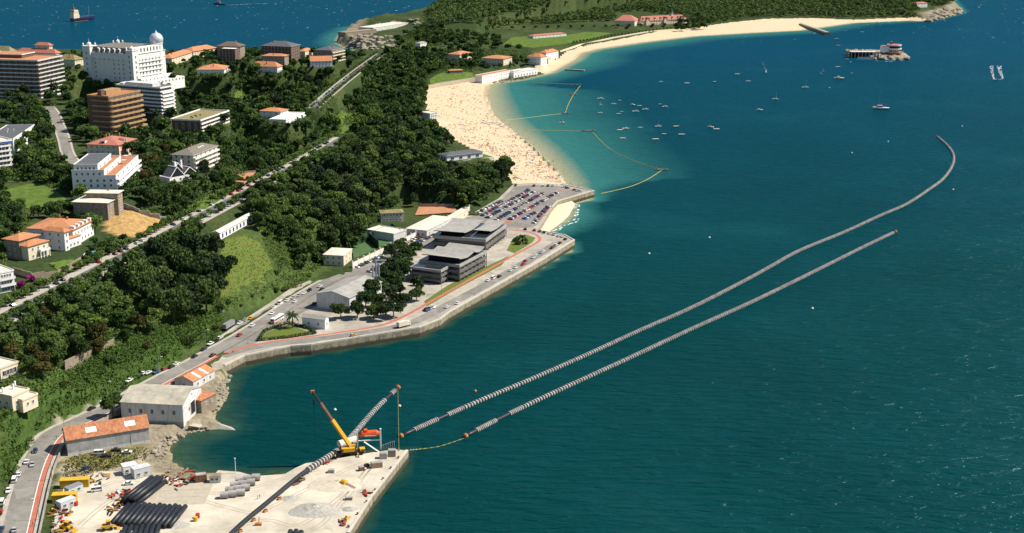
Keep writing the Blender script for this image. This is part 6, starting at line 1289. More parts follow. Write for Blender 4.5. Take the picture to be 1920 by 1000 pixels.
def pipeline(label, path, start, groups, gap=2.05, end=None):
    S = arclen(path); o = thing('outfall_pipe', path[0], 0, label, 'pipe'); o0 = path[0]
    MB().tube([p - o0 for p in path], PR, 10, M_hdpe).build('pipe_body', None, o, smooth=True)
    def ring(d, me):
        p, t = along(path, S, d); r_ = put('ballast_ring', me, o, tuple(p - o0)); r_.rotation_euler = (0, -math.asin(t.z), math.atan2(t.y, t.x))
    for a, n in groups:
        for k in range(n): ring(a + k * 1.25, thin)
    d = start; n = 0
    rest = MB(); rj = random.Random(len(path))
    while d < (end or S[-1] - 4):
        if n < 280: ring(d + rj.uniform(-.12, .12), ringm)
        else: p, t = along(path, S, d); rest.tube([p - o0 - t * .5, p - o0 + t * .5], 1.24, 8, M_ring)
        d += gap; n += 1
    if rest.v: rest.build('ballast_rings', None, o)['kind'] = 'stuff'
    for d_ in (0.0, S[-1]):
        p, t = along(path, S, min(max(d_, .01), S[-1] - .01)); c = MB(); c.tube([(-.7, 0, 0), (.7, 0, 0)], PR + .12, 12, M_flange); c.tube([(-.3, 0, 0), (.3, 0, 0)], PR + .4, 12, M_flange); r_ = put('end_flange', c.mesh('end_flange'), o, tuple(p - o0)); r_.rotation_euler = (0, -math.asin(t.z), math.atan2(t.y, t.x))
    return n
pp = smooth_path(pts([(752,818),(800,796),(900,752),(1000,710),(1100,666),(1200,620),(1300,576),(1400,525),(1445,500),(1500,470),(1580,437),(1650,405),(1700,383),(1740,357),(1768,336),(1785,312),(1788,292),(1778,275),(1757,256)], .35), 6)
pipeline('long ringed black pipe afloat, curling round at its far end', pp, 44, [(9, 13), (32, 9)])
pp = smooth_path(pts([(873,818),(960,774),(1060,727),(1180,672),(1300,616),(1420,562),(1540,503),(1620,463),(1679,435)], .35), 6)
pipeline('shorter straight ringed black pipe afloat beside the long curling one', pp, 42, [(8, 12), (33, 7)])
pp = smooth_path(pts([(405,1030,ZD + 1.0),(450,985,ZD + 1.0),(510,935,ZD + 1.05),(566,889,ZD + 1.55),(610,860,ZD + 1.5),(636,842,4.6),(665,812,1.6),(700,772,.4),(746,727,.35)]), 4)
pipeline('ringed black pipe lying across the dock and running out past the crane', pp, arclen(pp)[int(len(pp) * .37)], [(arclen(pp)[-1] - 9, 4)], 2.0, arclen(pp)[-1] - 17)
# ================================================================== DOCK
def DP(px_, py_, z=ZD): return P(px_, py_, z)
# crane
cb = DP(655, 853); cr = thing('mobile_crane', cb, R(12), 'yellow mobile crane with raised telescopic boom at the dock edge', 'crane')
b = MB(); b.bx(-6.2, 6.2, -1.35, 1.35, 1.0, 1.7, M_blk); b.bx(4.4, 6.6, -1.3, 1.3, 1.1, 2.6, M_yel); b.build('carrier', None, cr)
MB().bx(5.0, 6.66, -1.33, 1.33, 1.9, 2.5, M_glass).build('driver_cab', None, cr)
wm = MB().tube([(0, -.25, 0), (0, .25, 0)], .68, 12, M_blk).mesh('wheel')
for x in (-5.2, -3.7, 0.8, 2.4, 4.9):
    for y in (-1.3, 1.3): put('wheel', wm, cr, (x, y, .68))
for x in (-6.0, 3.4):
    for s_ in (-1, 1): b = MB(); b.bx(x - .2, x + .2, min(s_ * 1.3, s_ * 3.4), max(s_ * 1.3, s_ * 3.4), .9, 1.2, M_yel); b.bx(x - .15, x + .15, s_ * 3.3 - .15, s_ * 3.3 + .15, 0.1, 1.2, M_blk); b.box((x, s_ * 3.3, .06), (.9, .9, .12), M_blk); b.build('outrigger', None, cr)
b = MB(); b.bx(-3.2, 2.2, -1.4, 1.4, 1.75, 3.4, M_yel); b.bx(-3.8, -2.4, -1.4, 1.4, 1.9, 3.2, M_blk); b.bx(1.0, 2.6, .3, 1.5, 2.0, 4.0, M_yel); b.bx(1.4, 2.66, .4, 1.55, 2.9, 3.8, M_glass); up = b.build('superstructure', None, cr)
def to_local(o, p): return Matrix.Rotation(-o.rotation_euler.z, 3, 'Z') @ (Vector(p) - o.location)
def at_depth(px_, py_, y): d = ray(px_, py_); t = y / d[1]; return (d[0] * t, y, CH + d[2] * t)
piv = to_local(cr, at_depth(659, 840, cb[1] + 1)); tip = to_local(cr, at_depth(586, 734, cb[1] + 1)); bd = tip - piv
def boom(f0, f1, w, m, name): MB().tube([piv + bd * f0, piv + bd * f1], w, 4, m).build(name, None, up)
boom(0, .5, 1.0, M_yel, 'boom_base'); boom(.49, .8, .72, M_rust, 'boom_section'); boom(.79, 1.0, .55, M_blk, 'boom_tip'); b = MB(); b.box(tuple(tip), (1.6, .6, .9), M_flange); b.build('boom_head', None, up)
hk = Vector(to_local(cr, at_depth(590, 832, cb[1] + 1))); hk.x = tip.x + .3; hk.y = tip.y
MB().tube([tip, hk], .07, 4, M_blk).build('hoist_cable', None, up); b = MB(); b.box(tuple(tip + Vector((.3, 0, -5))), (.7, .5, 1.6), M_blk); b.build('hook_block', None, up)
MB().tube([(1.5, 0, 2.2), tuple(piv + bd * .28)], .3, 6, M_rail).build('lift_ram', None, up)
# lifeboat on its davit
lb = DP(694, 843); o = thing('lifeboat_davit', lb, R(8), 'white steel davit frame with gangway on the dock', 'davit')
for x in (-5.2, 4.6): b = MB(); b.bx(x - .35, x + .35, -.35, .35, -.1, 9.2, M_wht); b.bx(x - .3, x + .3, -.34, 3.0, 4.4, 4.9, M_wht); b.build('davit_post', None, o)
b = MB(); b.bx(-5, 4.4, -.2, .2, 4.0, 4.35, M_wht); b.build('cross_beam', None, o)
b = MB(); b.tube([(-2.5, -1.4, 4.2), (3.5, -3.2, .1)], .35, 4, M_wht); b.build('gangway', None, o)
for k in range(7): MB().bx(4.9 + k * .9, 5.0 + k * .9, -.05, .05, -.1, 1.6 + k * .28, M_wht).build('railing_post', None, o)
b = MB(); b.poly([(4.95, 0, 1.55), (10.3, 0, 3.2), (10.3, 0, 3.35), (4.95, 0, 1.7)], M_wht); b.poly([(4.95, .02, 1.55), (10.3, .02, 3.2), (10.3, .02, 3.35), (4.95, .02, 1.7)][::-1], M_wht); b.build('handrail', None, o)
def hull(L, W, H, m, mdeck, n=10, stern=.8, sheer=.25, keel=.25):
    b = MB(); rows = []
    for i in range(n + 1):
        u = i / n; w = W / 2 * (stern + (1 - stern) * min(u * 3, 1)) * (1 - max(0, (u - .45) / .55) ** 2.2); z = H * (1 + sheer * u * u); x = L * (u - .5); k_ = max(0, (u - .7) / .3) ** 2 * H * .6
        rows.append([(x, -w, z), (x, -w * .85, z * .45 + k_ * .5), (x, 0, -keel + k_), (x, w * .85, z * .45 + k_ * .5), (x, w, z)])
    for i in range(n):
        for j in range(4): b.poly([rows[i][j], rows[i][j + 1], rows[i + 1][j + 1], rows[i + 1][j]], m)
        b.poly([rows[i][0], rows[i + 1][0], rows[i + 1][4], rows[i][4]], mdeck)
    b.poly(rows[0][::-1], m); return b
x, y, z = to_local(o, lb); o2 = thing('enclosed_lifeboat', (lb[0], lb[1] + 2.2, ZD + 5.0), R(8), 'orange enclosed lifeboat hanging in the white davit', 'lifeboat')
b = hull(9.0, 3.0, 1.4, M_org, M_org); b.build('hull', None, o2); b = MB(); b.tube([(-4.2, 0, 1.3), (-3.6, 0, 1.4), (2.6, 0, 1.5), (3.9, 0, 1.6)], [.5, 1.35, 1.35, .4], 10, M_org); b.build('canopy', None, o2); MB().bx(-2.6, -1.2, -1.0, 1.0, 2.4, 3.3, M_org).build('conning_tower', None, o2); MB().bx(-2.5, 2.5, -1.56, -1.48, .75, 1.15, M_wht).build('name_stripe', None, o2)
t_ = DP(652, 838); o = thing('white_tank', t_, R(40), 'white horizontal tank between the crane and the lifeboat', 'tank'); b = MB(); b.tube([(-5, 0, 2.2), (-4.4, 0, 2.2), (4.4, 0, 2.2), (5, 0, 2.2)], [.6, 1.7, 1.7, .6], 14, M_cream); b.build('tank_shell', None, o)
for x in (-3, 3): MB().bx(x - .3, x + .3, -1.4, 1.4, -.05, 1.2, M_rail).build('saddle', None, o)
def dockbox(name, px_, py_, d, m, label, cat, rz=0.0, extra=None):
    p = DP(px_, py_); o = thing(name, p, rz, label, cat); b = MB(); b.box((0, 0, d[2] / 2), d, m); b.build('body', None, o)
    b = MB(); b.box((0, 0, d[2] + .06), (d[0] * .9, d[1] * .9, .1), M_ring); b.build('lid', None, o); return o
dockbox('ballast_block', 719, 859, (3.2, 2.4, 2.4), M_grey, 'left one of two concrete blocks by the dock corner', 'block'); dockbox('ballast_block', 735, 855, (3.2, 2.4, 2.8), M_stone, 'browner one of two concrete blocks by the dock corner', 'block')
dockbox('machine_crate', 706, 876, (4.6, 2.4, 2.2), M_tim, 'ochre slatted crate of machinery on the dock', 'crate', .3)
def torus(name, px_, py_, r, t, m, label, cat, z=ZD):
    b = MB(); N, n = 14, 6
    for i in range(N):
        for j in range(n):
            q = []
            for a, c in ((i, j), (i + 1, j), (i + 1, j + 1), (i, j + 1)): A_, B_ = 2 * math.pi * a / N, 2 * math.pi * c / n; q.append(((r + t * math.cos(B_)) * math.cos(A_), (r + t * math.cos(B_)) * math.sin(A_), t + t * math.sin(B_)))
            b.poly(q, m)
    return tag(b.build(name, m, None, True, DP(px_, py_, z)), label, cat)
torus('tyre', 688, 874, 1.0, .4, M_blk, 'black tyre lying by the ochre crate', 'tyre'); torus('tyre', 643, 985, .9, .35, M_rust, 'rusty ring at the dock edge near the gravel', 'ring')
dockbox('winch_drum', 678, 882, (2.2, 1.8, 1.6), M_rust, 'rusty winch with pale drum beside the tyre', 'winch', .4); dockbox('tool_box', 654, 937, (2.8, 1.6, 1.1), M_stone, 'low brown box on the dock beside the gravel mound', 'box')
dockbox('cement_block', 621, 886, (2.6, 2.0, 1.3), M_ring, 'white block on the dock behind the buoy frame', 'block')
# marker buoy lying on its frame
p = DP(645, 910); o = thing('navigation_buoy', p, R(-35), 'red and yellow navigation buoy lying on its side on the dock', 'buoy'); b = MB(); b.tube([(-1.3, 0, 1.2), (-1.0, 0, 1.2), (1.0, 0, 1.2), (1.3, 0, 1.2)], [.5, 1.2, 1.2, .5], 10, M_yel); b.build('float', None, o)
for s_ in (-.8, .8): MB().tube([(1.2, s_ * .6, 1.2), (6.0, s_ * .3, .5)], .14, 4, M_redp).build('cage_leg', None, o)
MB().tube([(-1.2, 0, 1.2), (-5.2, 0, .6)], .3, 6, M_redp).build('tail_tube', None, o); MB().box((-5.4, 0, .5), (1.0, 1.2, .9), M_rust).build('counterweight', None, o)
def mound(px_, py_, r, h, m, label, seed, sx=1.3):
    rg = np.random.RandomState(seed); b = MB(); n, k = 26, 9; rows = []
    for j in range(k + 1):
        u = j / k; rows.append([(math.cos(2 * math.pi * i / n) * r * u * sx * (1 + .12 * math.sin(3 * 2 * math.pi * i / n + seed)), math.sin(2 * math.pi * i / n) * r * u * (1 + .1 * math.cos(2 * 2 * math.pi * i / n)), h * (1 - u) ** 1.1 * (1 + rg.uniform(-.12, .12)) - (.05 if j == k else 0)) for i in range(n)])
    for j in range(k):
        for i in range(n): b.poly([rows[j][i], rows[j + 1][i], rows[j + 1][(i + 1) % n], rows[j][(i + 1) % n]], m)
    return tag(b.build('gravel_heap', m, None, True, DP(px_, py_)), label, 'gravel heap')
mound(590, 957, 7.5, 2.6, M_grav, 'grey gravel heap in the middle of the dock', 3); mound(632, 908, 8.5, 1.6, mat('pale sand heap', (0.5, 0.44, 0.34), .95, .15, .5, bump=.1), 'low pale sand heap behind the gravel', 4); mound(250, 1003, 5, 1.6, M_grav, 'gravel heap at the end of the pipe store', 5)
# pipe stores
def pipe_stack(a, b_, c, n, label, group, rad=.98, z=ZD, layers=1):
    A, B_, C_ = Vector(DP(*a)), Vector(DP(*b_)), Vector(DP(*c)); ax = (B_ - A); L = ax.length; ax.normalize(); st = (C_ - A) / max(n - 1, 1); me = MB().tube([(0, 0, 0), (L, 0, 0)], rad, 12, M_hdpe)
    me.tube([(L * .5 - .3, 0, 0), (L * .5 + .3, 0, 0)], rad + .06, 12, M_hdpe); me = me.mesh('plastic_pipe', smooth=True); k_ = 0; rz = math.atan2(ax.y, ax.x); sd_ = Vector((st.x, st.y, 0))
    if sd_.length < 1e-6: sd_ = Vector((-ax.y, ax.x, 0))
    nrm = Vector((ax.y, -ax.x, 0)); sgn = 1 if nrm.dot(sd_) > 0 else -1
    for lay in range(layers):
        for k in range(n - lay):
            p = A + nrm * sgn * 2.06 * rad * (k + lay * .5) + Vector((0, 0, rad + lay * rad * 1.76)); p = p + ax * (math.sin(k * 2.3) * .5 + max(0, (st.dot(ax))) * k)
            tag(put('plastic_pipe', me, None, tuple(p), rz), label, 'pipe', group)
pipe_stack((210,986), (243,949), (325,992), 12, 'short black plastic pipe in the wide single layer store', 'pipes of the wide store')
pipe_stack((228,948), (282,906), (262,950), 4, 'black plastic pipe in the two-layer stack beside the wide store', 'pipes of the two-layer stack', layers=2)
pipe_stack((222,1030), (236,993), (290,1030), 7, 'black plastic pipe poking out beyond the wide store', 'pipes beyond the wide store')
pipe_stack((535,1030), (545,1001), (560,1030), 3, 'black plastic pipe end lying by the dock edge', 'pipes by the dock edge')
# concrete pipes
cm = MB(); cm.lathe((0, 0, 0), [(1.15, -1.6), (1.35, -1.6), (1.35, 1.6), (1.15, 1.6), (1.15, -1.6)], 16, M_ring); cm = cm.mesh('concrete_pipe', smooth=False)
for r_ in range(4):
    for c in range(3):
        px_, py_ = 421 + c * 15.5 + r_ * 9.5, 934 - r_ * 9.5 - c * 2.5; x, y, z = DP(px_, py_); o = put('concrete_pipe', cm, None, (x, y, ZD + 1.35)); o.rotation_euler = (0, math.pi / 2, R(6)); tag(o, 'short pale concrete pipe in the rows at the water edge', 'concrete pipe', 'rows of concrete pipes')
# containers, cabins
def cabin(name, px_, py_, L, W, H, m, rz, label, cat, rm=None, ribs=True, z=ZD):
    x, y, _ = P(px_, py_, z); o = thing(name, (x, y, z), rz, label, cat); b = MB(); b.bx(-L / 2, L / 2, -W / 2, W / 2, .1, H, m)
    if ribs:
        n = int(L / .8)
        for k in range(n): xx = -L / 2 + (k + .5) * L / n; b.bx(xx - .1, xx + .1, -W / 2 - .06, -W / 2 - .004, .2, H - .1, m)
    b.build('shell', None, o); b = MB(); b.bx(-L / 2 - .1, L / 2 + .1, -W / 2 - .1, W / 2 + .1, H + .003, H + .16, rm or m); b.build('roof', None, o)
    b = MB(); b.bx(L / 2 + .004, L / 2 + .08, -W * .4, W * .4, .2, H - .25, m if ribs else M_glass); b.build('door', None, o)
    if not ribs:
        for xx in (-L * .25, L * .2): put('window', winmesh(1.2, 1.0, M_lgrey), o, (xx, -W / 2 - .012, 1.2))
    else:
        for yy in (-.5, .5): MB().bx(L / 2 + .09, L / 2 + .14, yy - .05, yy + .05, .3, H - .3, M_rail).build('lock_bar', None, o)
    for xx in (-L / 2 + .3, L / 2 - .3): MB().bx(xx - .2, xx + .2, -W / 2, W / 2, -.04, .097, M_blk).build('skid', None, o)
    return o
cabin('shipping_container', 141, 912, 11, 3.2, 3.2, M_yel2, R(8), 'yellow shipping container behind the grey-roofed site cabin', 'container'); cabin('shipping_container', 122, 940, 9, 3.2, 3.2, M_yel2, R(8), 'yellow shipping container with a blue barrel at its corner', 'container')
cabin('site_cabin', 139, 924, 6.5, 3.0, 3.0, M_lgrey, R(52), 'light grey site cabin between the two yellow containers', 'cabin', M_rail, False); cabin('site_cabin', 125, 951, 6.5, 3.2, 3.2, M_lgrey, R(50), 'grey site cabin with pale roof in front of the nearer yellow container', 'cabin', M_lgrey, False)
cabin('portable_office', 243, 886, 5.6, 4.0, 3.6, M_wht, R(30), 'white portable office at the small beach', 'cabin', M_wht, False, 5.2); cabin('portable_office', 265, 892, 7.0, 4.0, 4.0, M_lgrey, R(36), 'blue-grey portable office with open doorway at the small beach', 'cabin', M_lgrey, False, 5.1)
cabin('jetty_hut', 404, 903, 4.2, 3.2, 2.8, M_wht2, R(5), 'white hut with dark opening on the small jetty', 'hut', M_tim, False)
def post(name, px_, py_, z, h, r, m, label, cat): b = MB(); b.tube([(0, 0, -.1), (0, 0, h)], [r, r * .7], 6, m); b.box((0, 0, h + .1), (.5, .5, .25), m); return tag(b.build(name, None, None, False, P(px_, py_, z)), label, cat)
post('beacon_post', 442, 888, ZD, 6.5, .16, M_wht, 'thin white beacon post on the small jetty', 'post')
def barrel(px_, py_, m, label): b = MB(); b.lathe((0, 0, 0), [(0, 0), (.8, 0), (.85, .4), (.8, .5), (.85, 1.0), (.8, 1.1), (.85, 1.6), (.8, 1.7), (0, 1.7)], 12, m); return tag(b.build('barrel', None, None, False, DP(px_, py_)), label, 'barrel')
barrel(371, 971, M_redp, 'red drum beside the wide pipe store'); barrel(367, 977, M_yel, 'yellow drum beside the red one'); barrel(107, 951, M_bluep, 'blue drum at the corner of the yellow container'); barrel(143, 948, M_redp, 'red drum beside the grey site cabin')
# loader, small digger
def loader(px_, py_, rz, label):
    p = DP(px_, py_); o = thing('wheel_loader', p, rz, label, 'loader'); b = MB(); b.bx(-2.6, 1.2, -1.1, 1.1, .9, 2.0, M_yel); b.build('chassis', None, o); b = MB(); b.bx(-.6, .9, -.8, .8, 2.003, 3.4, M_glass); b.bx(-.7, 1.0, -.9, .9, 3.403, 3.6, M_yel); b.build('cab', None, o)
    for x in (-1.7, 1.0):
        for y in (-1.15, 1.15): put('wheel', wm, o, (x, y, .68))
    b = MB(); b.tube([(1.0, -.6, 1.6), (3.0, -.6, .8)], .15, 4, M_yel); b.tube([(1.0, .6, 1.6), (3.0, .6, .8)], .15, 4, M_yel); b.build('lift_arm', None, o); b = MB(); b.poly([(3.0, -1.3, .1), (3.0, 1.3, .1), (3.0, 1.3, 1.3), (3.0, -1.3, 1.3)], M_yel); b.bx(3.02, 4.2, -1.3, 1.3, .05, .2, M_yel); b.build('bucket', None, o)
loader(203, 993, R(20), 'yellow wheel loader at the pipe store'); loader(126, 994, R(-20), 'yellow and red loader among the scrap at the wall')
p = DP(485, 985); o = thing('tripod_roller', p, 0, 'small orange roller stand beside the black pipe', 'stand'); MB().box((0, 0, .5), (2.4, 1.2, .9), M_flange).build('base', None, o); MB().tube([(0, 0, .9), (.4, 0, 3.4)], .14, 5, M_flange).build('mast', None, o)
for k, (a, c) in enumerate([(520,934),(494,957),(472,974),(447,995)]): p = DP(a + 4, c + 3); o = thing('pipe_roller', p, R(40), 'orange roller block under the edge of the dock pipe', 'roller', 'roller blocks along the dock pipe'); MB().box((0, 0, .4), (1.5, 1.1, .8), M_flange).build('block', None, o); MB().tube([(-.6, 0, .95), (.6, 0, .95)], .25, 8, M_blk).build('roller', None, o)
# scrap heaps made of planks, tubes and blocks
def scrap(px_, py_, n, r, seed, label, z=ZD):
    rg = random.Random(seed); x, y, _ = P(px_, py_, z); o = thing('scrap_heap', (x, y, z), 0, label, 'scrap heap'); ms = [M_tim, M_rust, M_redp, M_yel, M_wht2, M_blk, M_wood, M_rust]
    for k in range(n):
        m = rg.choice(ms); L_ = rg.uniform(.8, 3.6); a = rg.uniform(0, 3.14); q = rg.uniform(0, 1) ** .6 * r; an = rg.uniform(0, 6.28); b = MB(); b.box((0, 0, 0), (L_, rg.uniform(.2, .9), rg.uniform(.15, .8)), m, a); ob = b.build(rg.choice(['plank', 'scrap_piece', 'beam']), None, o, False, (q * math.cos(an), q * math.sin(an) * 1.6, rg.uniform(.2, .9))); ob.rotation_euler = (rg.uniform(-.25, .25), rg.uniform(-.25, .25), 0)
scrap(115, 965, 26, 4.0, 1, 'colourful scrap heap in front of the grey site cabin'); scrap(118, 988, 24, 4.0, 2, 'red and yellow scrap heap by the boundary wall'); scrap(222, 930, 26, 3.6, 3, 'scrap of timber and rusty tubes left of the two-layer pipe stack'); scrap(214, 955, 22, 3.4, 4, 'rusty scrap by the end of the wide pipe store'); scrap(345, 900, 30, 6.0, 5, 'long line of driftwood and rusty scrap at the small beach'); scrap(322, 897, 20, 5.0, 6, 'brown scrap timber at the head of the small beach'); scrap(186, 900, 16, 4.5, 7, 'rubble behind the yellow container'); scrap(480, 897, 12, 2.4, 8, 'brown scrap beside the concrete pipes')
o = dockbox('rusty_hopper', 377, 902, (4.5, 3.0, 3.0), M_rust, 'rusty steel hopper at the end of the driftwood line', 'hopper', .3)
# tyre tracks across the dusty dock
M_trk = mat('tyre-darkened dust', (0.34, 0.295, 0.22), .95, .2, .5)
for L_ in ([(150,985),(215,935),(300,920),(400,925),(470,915),(540,895),(600,880)], [(180,990),(330,935),(420,950),(480,960),(560,925),(640,885),(690,865)], [(420,995),(500,975),(560,985),(640,930),(690,880)], [(540,1010),(600,985),(660,920),(700,870),(730,862)], [(160,930),(210,905),(260,905)]):
    pth = smooth_path(pts(L_, ZD), 3)
    for w in (-1.1, .7): rd('tyre_track', pth, w, w + .45, .006, M_trk)
scrap(645, 978, 9, 1.8, 21, 'small scrap by the rusty ring at the dock edge'); scrap(688, 925, 7, 1.5, 22, 'planks lying along the middle of the dock edge'); scrap(612, 868, 8, 1.6, 23, 'loose timber behind the dock pipe'); scrap(560, 905, 8, 2.0, 24, 'loose boards between the dock pipe and the sand heap')
mound(545, 935, 3.2, .9, M_grav, 'small gravel heap beside the dock pipe', 6); mound(655, 955, 2.6, .8, M_grav, 'small gravel heap near the dock edge', 7); mound(330, 985, 4.0, .8, M_grav, 'low gravel spill right of the pipe store', 8)
for k in range(7): q = Vector(P(656, 1000, ZD)).lerp(Vector(P(764, 849, ZD)), (k + .5) / 7); o = thing('mooring_bollard', (q.x - 2.2, q.y - .4, ZD), 0, 'rusty mooring bollard along the dock edge', 'bollard', 'bollards of the dock'); MB().lathe((0, 0, 0), [(.4, 0), (.32, .5), (.5, .75), (.3, .95), (0, 1)], 8, M_rust).build('post', None, o); MB().box((0, 0, .05), (1.1, 1.1, .1), M_rust).build('base_plate', None, o)
# clay terrace and the villa pool
court('clay court cut into the bank above the avenue', [(422,342),(458,346),(480,323),(450,325)], 37.2, M_clay, (0, 2), M_stone, 1.2)
pq = [Vector(a) for a in pts([(156,479),(184,475),(188,470),(160,474)], 36.2)]; po_ = thing('swimming_pool', pq[0], 0, 'small pale blue swimming pool in the villa garden', 'pool'); b = MB(); b.prism([((v - pq[0]).x, (v - pq[0]).y) for v in pq], -.6, .25, M_wht); b.build('pool_edge', None, po_); c_ = sum(pq, Vector()) / 4; b = MB(); b.prism([((c_ + (v - c_) * .84 - pq[0]).x, (c_ + (v - c_) * .84 - pq[0]).y) for v in pq], .2, .27, mat('pool water', (.10, .38, .45), .1, .05)); b.build('pool_water', None, po_)
# slipway
w0, w1, w2, w3 = P(352,798,3.2), P(388,786,3.2), P(455,806,-.6), P(398,806,-.4)
b = MB(); q = [w0, (w3[0], w3[1], -.4), (P(452,811,-.6)), (P(440,803,-.3)), w1]; b.poly(q, M_conc); b.poly([(a[0], a[1], -3) for a in q][::-1], M_conc)
for i in range(len(q)): a, c = q[i], q[(i + 1) % len(q)]; b.poly([(a[0], a[1], -3), (c[0], c[1], -3), c, a], M_wall)
ob = b.build('slipway'); tag(ob, kind='structure'); bm = bmesh.new(); bm.from_mesh(ob.data); bmesh.ops.recalc_face_normals(bm, faces=bm.faces); bm.to_mesh(ob.data); bm.free()
# boundary wall along the pavement, ruined wall on the slope, villa garden wall, sea wall
def wall_run(name, path, h, t, m, label, cat='wall', z=None, seg=6.0, cap=None):
    path = [Vector(p) for p in path]; o = thing(name, path[0], 0, label, cat)
    for i in range(len(path) - 1):
        a, c = path[i], path[i + 1]; d = c - a; n = max(1, int(d.length / seg))
        for k in range(n):
            p = a.lerp(c, (k + .5) / n) - path[0]; L_ = math.hypot(d.x, d.y) / n; hh = h * (1 if cap is None else cap[(i + k) % len(cap)]); MB().box((0, 0, hh / 2 - .6), (L_ - .05, t, hh + 1.2), m).build('wall_section', m, o, False, tuple(p), math.atan2(d.y, d.x))
Lp, _ = ribbon(ROAD[:58], 9.2, 0); wall_run('pavement_wall', [p for p in Lp[2:34:3]], 1.4, .35, M_conc, 'low concrete wall between the cycle lane pavement and the yard')
wall_run('ruined_wall', [hit(*a) for a in [(122,695),(150,680),(172,668)]], 4.5, .6, M_stone, 'ruined stone wall standing in the brambles', cap=[1, .7, 1.1, .6]); wall_run('ruined_wall', [hit(*a) for a in [(192,657),(214,648)]], 3.2, .6, M_stone, 'short broken piece of stone wall higher in the brambles', cap=[1, .6])
wall_run('garden_wall', [hit(*a) for a in [(25,512),(60,522),(108,520),(152,492)]], 3.2, .5, M_stone, 'stone retaining wall of the villa gardens along the avenue')
wall_run('beach_wall', [hit(*a) for a in [(800,168),(830,162),(862,157),(892,152)]], 5.0, .8, mat('pale sea wall stone', (.40, .34, .25), .9, .25, .4, streak=.3), 'pale stone wall between the small lawn and the sand')
wall_run('promenade_wall', [hit(*a) for a in [(1050,98),(1085,86),(1150,72),(1220,60),(1275,56)]], 2.2, .6, M_crm, 'promenade wall behind the far beach', seg=12)
wall_run('excavation_wall', [hit(*a) for a in [(232,388),(262,400),(300,412),(314,415),(312,424)]], 2.6, .4, M_grey, 'grey retaining wall round the excavation')
# ================================================================== ROCKS
def rockmesh(seed):
    bm = bmesh.new(); bmesh.ops.create_icosphere(bm, subdivisions=2, radius=1); rg = np.random.RandomState(seed); ph = rg.uniform(0, 6, (4, 3))
    for v in bm.verts:
        c = v.co.copy(); k = 1 + sum(.13 * math.sin(c.x * (2 + j) + ph[j][0]) * math.cos(c.y * (2.3 + j) + ph[j][1]) * math.sin(c.z * 2.5 + ph[j][2]) * 1.6 for j in range(4)); v.co = Vector((round(c.x * k * 2.4) / 2.4 * .5 + c.x * k * .5, c.y * k, c.z * k * .7))
    me = bpy.data.meshes.new('rock'); bm.to_mesh(me); bm.free(); me.materials.append(M_rock); return me
RK = [rockmesh(k) for k in range(6)]; rgR = random.Random(9)
def rocks(L, n, s0, s1, label, group, zmin=-.5):
    x0 = min(a[0] for a in L); x1 = max(a[0] for a in L); y0 = min(a[1] for a in L); y1 = max(a[1] for a in L); k = 0
    for _ in range(n * 20):
        a, c = rgR.uniform(x0, x1), rgR.uniform(y0, y1)
        if not in_poly(a, c, L): continue
        x, y, z = hit(a, c); s_ = rgR.uniform(s0, s1) if rgR.random() > .25 else rgR.uniform(s1, s1 * 1.5)
        o = put('boulder', rgR.choice(RK), None, (x, y, z + s_ * .15), rgR.uniform(0, 6.28), (s_, s_ * rgR.uniform(.6, 1), s_ * rgR.uniform(.45, .9))); tag(o, label, 'rock', group); k += 1
        if k >= n: break
rocks([(288,845),(300,822),(335,812),(350,812),(330,832),(318,842),(296,868)], 46, .6, 1.3, 'broken rock on the shore below the long shed', 'rocks below the long shed'); rocks([(398,770),(404,745),(412,712),(432,705),(428,740),(414,768)], 44, .6, 1.3, 'broken rock on the shore below the boat shed', 'rocks below the boat shed'); rocks([(345,812),(385,800),(400,806),(360,812)], 18, .5, 1.0, 'rock beside the slipway', 'rocks beside the slipway')
rocks([(634,92),(640,70),(665,62),(735,70),(745,88),(700,95),(668,92)], 70, 2.2, 5, 'grey cliff rock in the cove below the lookout', 'cliff rocks of the cove'); rocks([(1736,42),(1745,26),(1780,15),(1800,18),(1805,24),(1790,30),(1750,42)], 50, 2.5, 5.5, 'grey rock of the wooded headland', 'rocks of the headland'); rocks([(655,56),(700,47),(770,37),(800,37),(790,45),(720,53)], 30, 2, 4.5, 'pale rock along the open sea shore', 'rocks of the open sea shore'); rocks([(905,155),(940,150),(1000,142),(1030,138),(1000,146),(930,158)], 24, .9, 1.8, 'dark rock at the foot of the bathing house', 'rocks of the bathing house')
